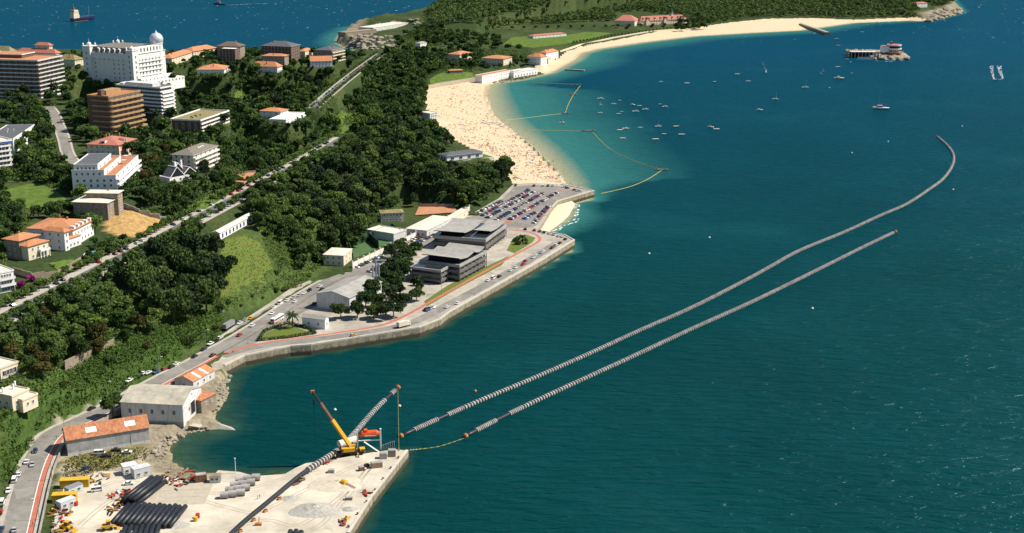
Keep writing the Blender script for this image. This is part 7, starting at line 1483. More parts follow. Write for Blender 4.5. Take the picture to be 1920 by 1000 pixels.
# ================================================================== ISLET with its clubhouse
ic = P(1648, 107, 0); I = lambda px_, py_, z=0: Vector(P(px_, py_, z)) - Vector(ic)
def islet():
    rg = np.random.RandomState(3); b = MB(); out = [I(*a) for a in [(1583,103),(1596,100),(1625,99),(1660,100),(1690,103),(1705,107.5),(1698,111.5),(1675,113),(1650,112.5),(1640,110),(1612,108),(1592,106)]]
    c = sum(out, Vector()) / len(out); rings = []; m_ = len(out) * 5
    for u, z in ((1.06, -2.5), (1.0, .3), (.95, 3.2), (.84, 5.0), (.6, 6.2), (.3, 6.6), (.0, 6.4)):
        r_ = []
        for i in range(m_): a = out[(i // 5) % len(out)].lerp(out[(i // 5 + 1) % len(out)], (i % 5) / 5); q = c + (a - c) * u * (1 + rg.uniform(-.05, .05)); r_.append((q.x, q.y, z + rg.uniform(-1.6, 1.6) * (1 if .1 < u < .99 else 0)))
        rings.append(r_)
    for j in range(len(rings) - 1):
        for i in range(m_): b.poly([rings[j][i], rings[j][(i + 1) % m_], rings[j + 1][(i + 1) % m_], rings[j + 1][i]][::-1], M_rock)
    ob = b.build('islet', None, None, False, ic); bm = bmesh.new(); bm.from_mesh(ob.data); bmesh.ops.remove_doubles(bm, verts=bm.verts, dist=.01); bmesh.ops.recalc_face_normals(bm, faces=bm.faces); bm.to_mesh(ob.data); bm.free(); tag(ob, kind='structure')
    for k in range(16):
        f = k / 15; x, y, _ = P(1588 + f * 112 if k % 2 else 1590 + f * 50, 112.5 - (0 if k % 2 and f > .45 else 9), 0); s_ = rg.uniform(3, 6); tag(put('boulder', RK[k % 6], None, (x, y, 2 if k % 2 else 6), k, (s_, s_ * .8, s_ * .75)), 'dark rock fringing the islet', 'rock', 'rocks of the islet')
islet()
o = thing('islet_clubhouse', P(1675, 108.5, 0), 0, 'white round clubhouse with stacked decks and red roof on the rocky islet', 'building'); o.scale = (1, 1, 1.28); b = MB(); b.lathe((0, 0, 0), [(9.5, -1), (9.5, 6.2)], 20, M_stone); b.build('base_wall', None, o)
for k, (r_, z) in enumerate(((13.5, 6.2), (11, 10.2), (10.5, 14.2))): b = MB(); b.lathe((0, 0, z), [(0, 0), (r_, 0), (r_, 1.3), (r_ - .3, 1.3), (r_ - .3, .4), (0, .4)], 24, M_terra if k == 0 else M_wht); b.build('deck', None, o)
for k, (r_, z) in enumerate(((9.0, 6.6), (8.6, 10.6))): b = MB(); b.lathe((0, 0, z), [(r_, 0), (r_, 3.6)], 24, M_glass if k else M_wht); b.build('storey', None, o)
for k in range(10): a = math.pi + k * math.pi / 10; put('window', winmesh(1.8, 1.6, M_wht), o, (9.0 * math.cos(a), 9.0 * math.sin(a), 7.6), a + math.pi / 2)
b = MB(); b.lathe((0, 0, 14.6), [(10, 0), (10, .8), (0, 1.6)], 24, M_pinkr); b.build('roof', None, o); b = MB(); b.bx(-6, -3, -1.5, 1.5, 15.2, 19, M_pinkr); b.build('stair_tower', None, o); b = MB(); b.bx(-19, -8, -5, 6, 6.6, 13.5, M_wht); b.bx(-19.3, -8.05, -5.3, 6.3, 13.503, 14, M_pinkr); b.build('side_wing', None, o)
o = thing('islet_boathouse', P(1622, 105.5, 2), R(-3), 'long low boathouse with pale flat roof on the islet', 'boathouse'); b = MB(); b.bx(-22, 16, -5, 6, -2, 6.2, M_dark); b.build('hall', None, o); b = MB(); b.bx(-23, 17, -6.5, 7, 6.203, 7.1, M_cream); b.build('roof', None, o)
for k in range(8): MB().bx(-21.5 + k * 5.2, -21 + k * 5.2, -6.2, -5.8, -2, 6.2, M_wht).build('pillar', None, o)
MB().bx(10, 17, -6.4, -5.05, -2, 5.8, M_wht2).build('end_wall', None, o)
b = MB(); q = [I(1608, 107, 4), I(1641, 107.5, 4), I(1644, 112.5, -.3), I(1606, 112.5, -.3)]; b.poly([tuple(v) for v in q][::-1], M_wht2); b.poly([(v.x, v.y, -3) for v in q], M_wht2)
for i in range(4): a, c = q[i], q[(i + 1) % 4]; b.poly([tuple(a), tuple(c), (c.x, c.y, -3), (a.x, a.y, -3)], M_wht2)
tag(b.build('boat_ramp', None, None, False, ic), kind='structure')
# breakwater at the far beach, small groyne by the bathing house
def mole(a, c, w, h, label, m=M_stone):
    a, c = Vector(P(*a, 0)), Vector(P(*c, 0)); d = c - a; L_ = d.length; o = thing('breakwater', a, math.atan2(d.y, d.x), label, 'breakwater'); n = max(2, int(L_ / 16))
    for k in range(n): MB().box((0, 0, h / 2 - 1.5), (L_ / n - .3, w, h + 3), m).build('mole_block', m, o, False, (L_ * (k + .5) / n, 0, 0)); MB().box((0, 0, 0), (L_ / n - .5, w * .6, .6), M_conc).build('walkway_slab', None, o, False, (L_ * (k + .5) / n, 0, h + .303))
mole((1502,49), (1552,66), 9, 4.5, 'dark stone breakwater jutting from the far beach'); mole((1060,132), (1096,134), 5, 1.4, 'low dark groyne in the water by the bend of the beach', M_dconc)
# ================================================================== VEHICLES
CC = {'white': (.72, .72, .70), 'red': (.42, .025, .02), 'dark blue': (.02, .035, .10), 'black': (.015, .015, .017), 'silver': (.38, .39, .40), 'blue': (.03, .10, .32), 'maroon': (.16, .02, .025), 'yellow': (.62, .36, .02), 'beige': (.50, .42, .28), 'green': (.03, .10, .06)}
CM = {k: mat(k + ' car paint', v, .28, .05, .5, spec=.5) for k, v in CC.items()}
cw2 = MB().tube([(0, -.1, 0), (0, .1, 0)], .31, 8, M_blk).mesh('wheel')
def car_shapes(kind):
    """side profile of body and glasshouse: x along the car, z up"""
    if kind == 'saloon': body = [(-2.1, .3), (2.1, .3), (2.15, .62), (1.95, .78), (1.0, .9), (-1.35, .92), (-2.1, .86)]; cab = [(-1.35, .92), (1.0, .9), (.35, 1.38), (-.85, 1.4)]
    elif kind == 'hatch': body = [(-1.75, .3), (1.8, .3), (1.85, .62), (1.65, .78), (.9, .9), (-1.65, .95), (-1.78, .7)]; cab = [(-1.68, .95), (.9, .9), (.3, 1.4), (-1.3, 1.42)]
    else: body = [(-2.2, .32), (2.2, .32), (2.25, .7), (2.0, 1.05), (-2.2, 1.15)]; cab = [(-2.2, 1.15), (2.0, 1.05), (1.45, 1.9), (-2.15, 1.95)]
    return body, cab
def side_prism(b, prof, w, m, top=None, wt=None):
    n = len(prof); wt = wt or [w] * n
    for i in range(n):
        j = (i + 1) % n; a, c = prof[i], prof[j]; b.poly([(a[0], -wt[i], a[1]), (c[0], -wt[j], c[1]), (c[0], wt[j], c[1]), (a[0], wt[i], a[1])][::-1], m if not (top and top(a, c)) else top(a, c))
    b.poly([(p[0], -wt[i], p[1]) for i, p in enumerate(prof)], m); b.poly([(p[0], wt[i], p[1]) for i, p in enumerate(prof)][::-1], m)
CARM = {}
def car_meshes(kind, col):
    if (kind, col) in CARM: return CARM[kind, col]
    body, cab = car_shapes(kind); w = .84 if kind != 'van' else .92
    b = MB(); side_prism(b, body, w, CM[col]); bm_ = b.mesh('body')
    c = MB(); side_prism(c, cab, w, M_glass, None, [w * .97, w * .97, w * .8, w * .8]); cm_ = c.mesh('cabin_glass')
    r = MB(); z = cab[2][1]; x1, x0 = cab[2][0], cab[3][0]; ww = w * .8; r.bx(x0 - .02, x1 + .02, -ww - .01, ww + .01, min(cab[2][1], cab[3][1]) - .02, max(cab[2][1], cab[3][1]) + .05, CM[col])
    for x in ((x0 + x1) / 2,):
        for s_ in (-1, 1): r.poly([(x - .05, s_ * (w * .985), cab[0][1]), (x + .05, s_ * (w * .985), cab[0][1]), (x + .05, s_ * (ww + .02), z), (x - .05, s_ * (ww + .02), z)][::s_], CM[col])
    rm_ = r.mesh('roof'); h = MB(); h.bx(-.09, .03, -.16, .16, -.07, .07, M_wht); hm_ = h.mesh('headlight'); t = MB(); t.bx(-.03, .07, -.15, .15, -.07, .07, M_redp); tm_ = t.mesh('tail_light')
    one = MB(); off = 0
    side_prism(one, body, w, CM[col]); side_prism(one, cab, w, M_glass, None, [w * .97, w * .97, w * .8, w * .8]); one.bx(x0 - .02, x1 + .02, -ww - .01, ww + .01, min(cab[2][1], cab[3][1]) - .02, max(cab[2][1], cab[3][1]) + .05, CM[col])
    for x in (body[0][0] + .75, body[1][0] - .75):
        for s_ in (-1, 1): one.tube([(x, s_ * w - .08, .31), (x, s_ * w + .03, .31)], .31, 8, M_blk)
    CARM[kind, col] = (bm_, cm_, rm_, hm_, tm_, one.mesh('car'), body, w); return CARM[kind, col]
CARQ = []
def car(*a, **k): CARQ.append((a, k))
def build_car(pos, rz, kind, col, label, group, detailed=True):
    bm_, cm_, rm_, hm_, tm_, one, body, w = car_meshes(kind, col); nm = 'van' if kind == 'van' else 'car'
    if not detailed: o = put(nm, one, None, pos, rz); return tag(o, label, nm, group)
    o = thing(nm, pos, rz, label, nm, group); put('body', bm_, o); put('cabin_glass', cm_, o); put('roof', rm_, o)
    for x in (body[0][0] + .75, body[1][0] - .75):
        for s_ in (-1, 1): put('wheel', cw2, o, (x, s_ * (w - .05), .31))
    for s_ in (-1, 1): put('headlight', hm_, o, (body[2][0], s_ * (w - .22), .62)); put('tail_light', tm_, o, (body[0][0] - .02, s_ * (w - .22), .72))
    return o
rgC = random.Random(21)
def heading(path, p):
    best = min(range(len(path) - 1), key=lambda i: (path[i].x - p[0]) ** 2 + (path[i].y - p[1]) ** 2); t = path[min(best + 1, len(path) - 1)] - path[max(best - 1, 0)]; return math.atan2(t.y, t.x), path[best].z
ROADCARS = [(66,848,'dark blue','hatch'),(50,868,'white','saloon'),(61,873,'silver','saloon'),(35,892,'white','saloon'),(27,903,'white','van'),(16,922,'white','saloon'),(4,945,'white','van'),(1,962,'red','hatch'),(3,995,'dark blue','saloon'),(27,996,'silver','saloon'),(172,768,'black','saloon'),(196,753,'white','saloon'),(211,746,'maroon','hatch'),(220,741,'black','hatch'),(231,731,'black','saloon'),(243,723,'white','saloon'),(270,709,'white','hatch'),(278,706,'white','saloon'),(293,700,'blue','saloon'),(308,694,'red','hatch'),(321,690,'black','saloon'),(331,684,'white','saloon'),(365,670,'black','saloon'),(382,657,'dark blue','saloon'),(395,646,'white','saloon'),(404,641,'black','saloon'),(412,634,'white','hatch'),(399,668,'maroon','saloon'),(449,630,'red','saloon'),(473,612,'white','saloon'),(450,606,'white','saloon'),(460,600,'silver','saloon'),(470,597,'yellow','saloon'),(514,576,'white','saloon'),(525,569,'white','van'),(538,565,'white','saloon'),(550,560,'silver','saloon'),(560,556,'silver','hatch'),(570,551,'white','saloon'),(580,546,'black','hatch'),(510,589,'white','saloon'),(553,567,'white','saloon'),(589,570,'dark blue','saloon'),(600,538,'white','saloon'),(604,544,'black','saloon')]
GW = 'vehicles along the coast road'
for i, (a, c, col, k) in enumerate(ROADCARS):
    x, y, _ = P(a, c, ZR); rz, z = heading(ROAD, (x, y)); inq = in_poly(x, y, quay_w); off = min(math.hypot(q.x - x, q.y - y) for q in ROAD)
    moving = (a, c) in ((61,873),(27,996),(399,668),(449,630),(473,612),(553,567),(510,589))
    car((x, y, (ZR if inq and off < 6 else ZQ if inq else max(z, bil(x, y))) + .03), rz + (math.pi if rgC.random() < .4 else 0) + rgC.uniform(-.05, .05), k, col, '%s %s %s the coast road' % (col, 'van' if k == 'van' else 'car', 'driving on' if moving else 'parked on the verge of'), GW)
PROMC = [(663,631,'yellow','hatch',0),(838,577,'white','saloon',0),(858,570,'white','saloon',0),(915,527,'white','saloon',0),(925,523,'white','van',0),(936,520,'black','saloon',0),(957,508,'white','saloon',0),(967,503,'white','saloon',0),(981,497,'red','saloon',0),(985,491,'red','hatch',0),(1000,484,'white','saloon',0),(1004,479,'white','saloon',0),(1015,475,'silver','saloon',0),(1018,472,'white','saloon',0),(1035,466,'maroon','saloon',0),(1042,461,'white','hatch',0),(1050,457,'maroon','saloon',0),(1060,450,'black','hatch',0)]
for a, c, col, k, _ in PROMC:
    x, y, _z = P(a, c, ZQ); rz, z = heading(PROM, (x, y)); car((x, y, ZQ + .02), rz + rgC.uniform(-.06, .06), k, col, '%s %s on the quay promenade road' % (col, 'van' if k == 'van' else 'car'), 'vehicles on the promenade')
for a, c, col in [(985,431,'black'),(1002,433,'maroon'),(1012,435,'red'),(1020,437,'dark blue'),(1030,439,'white'),(1038,441,'silver'),(1047,444,'white'),(1054,445,'white')]:
    x, y, _z = P(a, c, ZQ); car((x, y, ZQ + .02), R(95), 'saloon', col, '%s car parked along the inlet edge of the quay tip' % col, 'cars on the quay tip')
PAL = ['white'] * 5 + ['red'] * 2 + ['dark blue'] * 4 + ['black'] * 4 + ['silver'] * 4 + ['maroon'] * 2 + ['blue', 'green', 'beige']
def car_row(a, b_, n, turn, label, group, z=ZQ, detailed=False, skip=.07, kinds=('saloon', 'hatch', 'saloon', 'hatch')):
    A, B_ = Vector(P(*a, z)), Vector(P(*b_, z)); d = B_ - A; rz = math.atan2(d.y, d.x) + turn; n = n or int(d.length / 2.75)
    for k in range(n):
        if rgC.random() < skip: continue
        p = A.lerp(B_, (k + .5) / n); col = rgC.choice(PAL); car((p.x + rgC.uniform(-.25, .25), p.y + rgC.uniform(-.25, .25), z + .02), rz + rgC.uniform(-.05, .05) + (math.pi if rgC.random() < .5 else 0), rgC.choice(kinds), col, label % col, group, detailed)
G2 = 'cars in the beach car park'
car_row((893,402), (940,378), None, R(62), '%s car in the row along the wood edge of the car park', G2); car_row((903,406), (992,357), None, R(75), '%s car in the wood-side row of the car park', G2); car_row((912,410), (1003,359), None, R(75), '%s car in the second row of the car park', G2, skip=.12); car_row((926,416), (1020,362), None, R(78), '%s car in the row beside the red lane of the car park', G2); car_row((955,413), (1044,362), None, R(80), '%s car on the sea side of the red lane', G2, skip=.2); car_row((979,414), (1004,399), None, R(80), '%s car in the short row above the inlet', G2); car_row((1000,420), (1030,386), None, R(60), '%s car along the inlet wall of the car park', G2, skip=.12); car_row((1054,351), (1088,360), 5, R(70), '%s car on the groyne end of the car park', G2); car_row((962,349), (1040,350), 9, R(80), '%s car along the sand edge of the car park', G2, skip=.4)
G3 = 'cars parked beside the club wall'
car_row((668,503), (840,421), None, R(80), '%s car parked against the club wall', G3, skip=.15); car_row((690,512), (735,489), None, R(80), '%s car parked on the warehouse side of the street', G3, skip=.15); car_row((775,460), (815,441), None, R(80), '%s car parked behind the research hall', G3); car_row((770,452), (806,436), None, R(80), '%s car in the second row behind the research hall', G3); car_row((795,585), (812,576), 4, R(70), '%s car parked under the promontory trees', G3, skip=.2)
def ave_cars(path, off, gap, label, group, skip):
    Lp, _ = ribbon(path, off, 0); acc = 0
    for i in range(1, len(Lp)):
        acc += (Lp[i] - Lp[i - 1]).length; px_, py_ = px_of(*Lp[i])
        if acc > gap and -10 < px_ < 720:
            acc = 0
            if rgC.random() < skip: continue
            t = Lp[i] - Lp[i - 1]; col = rgC.choice(PAL); p = Lp[i]; car((p.x, p.y, p.z + (.13 if abs(off) > 4.6 else .02)), math.atan2(t.y, t.x) + (0 if abs(off) < 4.6 else R(65)) , rgC.choice(['saloon', 'hatch']), col, label % col, group, abs(off) < 4 or p.y < 800)
ave_cars(AVE, -6.3, 5.8, '%s car parked on the villa side of the avenue', 'cars along the avenue', .5); ave_cars(AVE, 6.2, 5.8, '%s car parked on the seaward side of the avenue', 'cars along the avenue', .6); ave_cars(AVE, 2.0, 70, '%s car driving on the avenue', 'cars along the avenue', .0)
ave_cars(ROADB, -3.2, 6, '%s car parked on the left kerb of the upper avenue', 'cars along the upper avenue', .2); ave_cars(ROADB, 3.2, 6, '%s car parked on the right kerb of the upper avenue', 'cars along the upper avenue', .25)
for a, c, col, k, t_ in [(187,852,'white','van',10),(200,857,'black','saloon',12),(218,846,'black','saloon',5),(238,850,'white','saloon',4),(161,880,'dark blue','hatch',80),(182,921,'white','van',20),(241,909,'white','saloon',10)]:
    x, y, z = hit(a, c); z = ZD if in_poly(x, y, dock_w) else z
    if z == ZD: x, y, z = P(a, c, ZD)
    car((x, y, z + .03), R(t_), k, col, {(187,852): 'white estate van by the wall of the long shed', (200,857): 'black car beside the white estate van', (218,846): 'black car against the wall of the long shed', (238,850): 'white car at the right end by the long shed', (161,880): 'dark car alone on the weedy ground', (182,921): 'white van in the yard beside the yellow container', (241,909): 'white car in the yard by the portable office'}[a, c], None)
# the 300 cars that show largest are things, the farthest ones one mass
def build_cars():
    CARQ.sort(key=lambda q: q[0][0][1]); cv, cf, cmi, cml = [], [], [], []
    n = 0
    for a, k in CARQ:
        if a[2] == 'van' or n < 300: build_car(*a, **k); n += a[2] != 'van'; continue
        me = car_meshes(a[2], a[3])[5]; base = len(cv); ca, sa = math.cos(a[1]), math.sin(a[1])
        for v in me.vertices: cv.append((a[0][0] + v.co.x * ca - v.co.y * sa, a[0][1] + v.co.x * sa + v.co.y * ca, a[0][2] + v.co.z))
        for f in me.polygons:
            m = me.materials[f.material_index]
            if m not in cml: cml.append(m)
            cf.append(tuple(base + q for q in f.vertices)); cmi.append(cml.index(m))
    if cv: b = MB(); b.v, b.f, b.m, b.mats = cv, cf, cmi, cml; tag(b.build('distant_parked_cars'), 'tiny cars parked along the far avenue and the end of the car park', None, None, 'stuff')
build_cars()
# lorries and the coach
def lorry(px_, py_, rz, L, m, cabm, label, z=ZQ):
    p = P(px_, py_, z); o = thing('lorry', (p[0], p[1], z + .02), rz, label, 'lorry'); b = MB(); b.bx(-L / 2, L / 2 - 2.2, -1.2, 1.2, .9, 3.4, m); b.build('box_body', None, o); b = MB(); b.bx(L / 2 - 2.1, L / 2, -1.15, 1.15, .6, 2.7, cabm); b.build('cab', None, o); MB().bx(L / 2 - .8, L / 2 + .03, -1.05, 1.05, 1.6, 2.5, M_glass).build('windscreen', None, o); MB().bx(-L / 2, L / 2 - .2, -.9, .9, .55, .88, M_blk).build('chassis', None, o)
    for x in (-L / 2 + 1.0, -L / 2 + 2.2, L / 2 - 1.1):
        for y in (-1.05, 1.05): MB().tube([(0, -.15, 0), (0, .15, 0)], .5, 10, M_blk).build('wheel', None, o, False, (x, y, .5))
lorry(757, 613, heading(PROM, P(757, 613, ZQ))[0], 8.0, M_cream, M_cream, 'cream box lorry on the quay promenade')
lorry(431, 614, heading(ROAD, P(431, 614, ZR))[0], 12, M_rail, M_blk, 'long grey lorry parked under the bramble slope', ZR)
p = P(520, 603, ZQ); o = thing('coach', (p[0], p[1], ZQ + .02), heading(ROAD, p)[0] - .05, 'white coach with orange stripe beside the palm garden', 'bus'); MB().bx(-5.5, 5.5, -1.25, 1.25, .5, 3.1, M_wht).build('body', None, o); MB().bx(-5.2, 5.3, -1.27, 1.27, 1.7, 2.6, M_glass).build('window_band', None, o); MB().bx(-5.54, 2.0, -1.28, 1.28, .8, 1.3, M_org).build('stripe', None, o); MB().bx(-5.56, -5.505, -1.0, 1.0, 1.6, 2.7, M_glass).build('rear_window', None, o); MB().bx(-2, 2, -.8, .8, 3.103, 3.35, M_lgrey).build('roof_unit', None, o)
for x in (-3.6, 3.6):
    for y in (-1.12, 1.12): MB().tube([(0, -.15, 0), (0, .15, 0)], .5, 10, M_blk).build('wheel', None, o, False, (x, y, .5))
# hedged garden
hg = [Vector(a) for a in pts([(484,640),(496,622),(540,607),(580,618),(592,626),(540,634),(484,640)], ZQ)]; rngh = np.random.RandomState(2); V = []; hc = hg[0]
for i in range(len(hg) - 1):
    n = int((hg[i + 1] - hg[i]).length * 26); f = rngh.rand(n, 1); base = np.array(hg[i]) * (1 - f) + np.array(hg[i + 1]) * f - np.array(hc); d = rngh.normal(size=(n, 3)); d[:, 2] = abs(d[:, 2]); d /= np.linalg.norm(d, axis=1)[:, None]; V.append(cards(base + d * np.array([.9, .9, 1.7]), d, np.full(n, .3), rngh))
o = thing('garden_hedge', hc, 0, 'dark clipped hedge round the small palm garden', 'hedge'); put('foliage', leaf_mesh('foliage', np.concatenate(V), L_mid, rngh), o)
b = MB()
for i in range(len(hg) - 1): b.tube([tuple(hg[i] - hc + Vector((0, 0, .2))), tuple(hg[i + 1] - hc + Vector((0, 0, .2)))], .25, 5, M_bark)
b.build('stems', None, o)
sheet('garden_lawn', [(490,637),(500,623),(540,609),(588,625),(540,632)], ZQ, .02, M_dry); sheet('planted_bed', [(950,470),(962,447),(985,440),(1004,446),(998,455),(965,475)], ZQ, .03, M_dry); sheet('verge', [(800,575),(860,540),(940,498),(955,480),(900,505),(840,535),(795,565)], ZQ, .015, M_dry)
# ================================================================== LAMPS
def lamp(px_, py_, z, h, label, rz=0.0):
    p = P(px_, py_, z); o = thing('street_lamp', p, rz, label, 'street lamp', 'street lamps'); MB().tube([(0, 0, -.1), (0, 0, h)], [.14, .08], 6, M_rail).build('pole', None, o); MB().tube([(0, 0, h - .05), (1.4, 0, h + .25)], .06, 5, M_rail).build('arm', None, o); MB().box((1.7, 0, h + .25), (1.0, .35, .18), M_wht).build('lamp_head', None, o)
for a, c in ((122,818),(98,900),(74,975)): lamp(a, c, ZR, 8.5, 'grey street lamp on the pavement beside the red cycle lane', R(190))
for a, c in ((202,748),(299,700),(386,648),(415,612),(480,572)): lamp(a, c, ZR, 8.5, 'grey street lamp on the verge below the bramble slope', R(-10))
for a, c in ((739,601),(828,552),(902,510),(982,466)): lamp(a, c, ZQ, 10, 'grey street lamp beside the quay promenade', R(-60))
for a, c in ((700,545),(711,541),(706,536)): p = P(a, c, ZQ); o = thing('lighting_mast', p, 0, 'tall pale mast in the cluster behind the warehouse', 'mast', 'masts behind the warehouse'); MB().bx(-.45, .45, -.45, .45, -.1, 15, M_lgrey).build('mast_shaft', None, o); MB().bx(-.7, .7, -.7, .7, 15.003, 15.5, M_rail).build('mast_head', None, o)
for k in range(3): a, c = ((1044,350),(960,382),(1000,405))[k]; lamp(a, c, ZQ, 10, 'grey street lamp in the beach car park', R(40 * k))
# ================================================================== BOATS, RAFTS, SWIM LINES
def boat(px_, py_, L, m, label, rz, kind='motor', group='boats at anchor in the bay', name='boat'):
    p = P(px_, py_, 0); o = thing(name, (p[0], p[1], .05), rz, label, 'boat', group); W_ = L * .34
    hull(L, W_, L * .11, m, M_cream if m is not M_cream else M_wht, 8).build('hull', None, o)
    if kind in ('motor', 'sail'): b = MB(); b.box((L * .05, 0, L * .17), (L * .34, W_ * .6, L * .14), M_wht, 0, .8); b.build('cabin', None, o); b = MB(); b.box((L * .05, 0, L * .18), (L * .345, W_ * .61, L * .05), M_glass); b.build('cabin_window', None, o)
    if kind == 'open':
        for q in (-.2, .1): MB().box((L * q, 0, L * .1), (L * .06, W_ * .7, L * .03), M_wood).build('thwart', None, o)
        MB().box((-L * .52, 0, L * .12), (L * .07, L * .07, L * .14), M_blk).build('outboard', None, o)
    if kind == 'sail': MB().tube([(L * .1, 0, L * .1), (L * .1, 0, L * 1.15)], L * .012, 5, M_rail).build('mast', None, o); MB().tube([(L * .1, 0, L * .3), (-L * .35, 0, L * .28)], L * .03, 6, M_bluep).build('furled_sail', None, o)
    return o
BO = [(1054,231,8,'w','sail'),(1125,158,0,'',''),(1126,186,9,'w','motor'),(1162,189,5,'r','open'),(1151,196,7,'w','motor'),(1126,213,7,'w','motor'),(1186,197,7,'w','motor'),(1199,199,6,'w','open'),(1165,210,5,'r','open'),(1160,214,6,'w','open'),(1192,210,9,'w','motor'),(1210,206,8,'w','motor'),(1238,196,5,'b','open'),(1247,201,8,'w','motor'),(1162,245,8,'c','open'),(1173,242,8,'c','motor'),(1201,240,6,'w','open'),(1234,238,8,'w','sail'),(1268,238,8,'m','open'),(1167,260,7,'w','open'),(1229,262,8,'w','open'),(1245,252,6,'w','open'),(1278,253,8,'w','open'),(1332,239,8,'w','sail'),(1343,243,8,'w','open'),(1240,154,6,'w','open'),(1288,157,9,'w','open'),(1339,154,7,'m','open'),(1383,140,9,'w','open'),(1403,153,7,'w','motor'),(1424,207,9,'w','motor'),(1454,187,9,'w','sail'),(1510,165,10,'w','sail'),(1573,148,16,'w','motor'),(1651,205,22,'w','sail'),(1569,74,9,'b','motor'),(1572,86,8,'m','open'),(1645,44,9,'w','sail'),(1597,138,5,'r','open'),(1571,126,8,'w','open'),(1588,111,5,'w','open'),(1595,117,5,'b','open'),(1586,102,7,'b','open'),(1527,63,6,'w','open')]
bm_l = {'w': (M_wht, 'white'), 'c': (M_cream, 'cream'), 'r': (M_redp, 'red'), 'm': (CM['maroon'], 'dark red'), 'b': (M_bluep, 'blue')}
kd = {'motor': 'motor boat with cabin', 'open': 'open dinghy', 'sail': 'sailing boat with bare mast'}
for a, c, L_, k, t in BO:
    if not L_: continue
    m, nm = bm_l[k]; big = L_ >= 16
    lb_ = {(1651,205): 'large white yacht with bare mast alone off the islet', (1573,148): 'long white launch with low cabin between the beach and the islet', (1054,231): 'white sailing boat inside the corner of the swim lines', (1645,44): 'white sailing boat close to the headland beach', (1569,74): 'blue boat at the end of the breakwater', (1572,86): 'dark red boat left of the islet', (1586,102): 'blue boat moored at the islet boathouse'}.get((a, c), '%s %s at anchor in the bay' % (nm, kd[t]))
    boat(a, c, L_ * .85, m, lb_, rgC.uniform(-.5, .35) + (math.pi if rgC.random() < .4 else 0), t)
boat(1031, 490, 6, M_wht, 'small white launch tied under the quay wall', R(60), 'open')
def wind(px_, py_): p = P(px_, py_, 0); o = thing('windsurfer', (p[0], p[1], .05), R(rgC.uniform(-40, 40)), 'windsurf board with pale blue sail out in the bay', 'windsurfer', 'windsurfers'); hull(3.6, .8, .15, M_wht, M_wht, 6, .6, .3, .05).build('board', None, o); b = MB(); q = [(.2, 0, .2), (.3, .1, 5.0), (-1.2, .5, 3.0), (-2.2, .6, 1.2)]; b.poly(q, MATS.get('sail') or mat('sail', (.45, .60, .68), .6, .05)); b.poly([(x, y + .06, z) for x, y, z in q][::-1], MATS['sail']); b.build('sail', None, o)
for a, c in ((1431,122),(1434,129),(1437,136),(1540,139),(1544,134),(1127,197)): wind(a, c)
def ball(px_, py_, m, label, r=.6): b = MB(); b.lathe((0, 0, 0), [(0, -r * .6), (r * .8, -r * .3), (r, .1), (r * .8, r * .7), (.12, r), (.1, r * 1.3), (0, r * 1.32)], 10, m); return tag(b.build('mooring_buoy', None, None, True, P(px_, py_, 0.1)), label, 'buoy', 'mooring buoys')
for a, c in ((891,734),(749,762),(628,769)): ball(a, c, M_cream if a != 891 else M_flange, 'small mooring buoy off the dock', .8)
for a, c in ((1804,237),(1330,446),(1523,579),(1217,476),(1787,356),(1555,165),(1597,287),(1665,266)): ball(a, c, M_wht, 'white mooring buoy out in the bay', .8)
def swimline(L_, label, z=.12, r=.3, dots=False):
    path = smooth_path(pts(L_, z), 2.5); o = thing('swim_line', path[0], 0, label, 'float line'); o0 = path[0]; MB().tube([p - o0 for p in path], r * .55, 5, M_rope).build('rope', None, o)
    S = arclen(path); me = MB().tube([(-.7, 0, 0), (0, 0, 0), (.7, 0, 0)], [r * .7, r * 1.25, r * .7], 6, M_rope).mesh('float'); d = 1.0; n = 0
    while d < S[-1] and n < 90: p, t = along(path, S, d); put('float', me, o, tuple(p - o0), math.atan2(t.y, t.x)); d += max(3.0, S[-1] / 90); n += 1
swimline([(1000,155),(1040,157),(1080,158.5)], 'thin yellow float line nearest the bathing house'); swimline([(1088,161),(1076,177),(1066,195),(1060,212)], 'double yellow float line between three dark rafts'); swimline([(948,226),(990,221),(1030,216),(1059,213)], 'yellow float line from the sand to the lower raft'); swimline([(985,244.5),(1040,245),(1088,246)], 'straight yellow float line running to the dark pontoon'); swimline([(1111,248),(1130,268),(1150,284),(1180,298),(1210,310),(1236,317)], 'curved float line between the pontoon and the outer raft'); swimline([(1240,320),(1215,336),(1185,349),(1155,357),(1128,363)], 'bright yellow float line from the outer raft to the groyne')
swimline([(768,844,4.2),(790,842,.6),(820,838),(850,829),(870,822)], 'slack mooring rope from the dock to the floating pipe', .15, .11)
p0, p1 = Vector(P(748, 843, ZD + .5)), Vector(P(746, 730, 2.0)); o = thing('tow_rope', p0, 0, 'thin rope from the dock corner to the end of the dock pipe', 'rope'); MB().tube([(0, 0, 0), tuple((p1 - p0) * .5 - Vector((0, 0, 2))), tuple(p1 - p0)], .05, 4, M_rope).build('rope', None, o); MB().box((0, 0, -.3), (.5, .5, .9), M_flange).build('bollard', None, o)
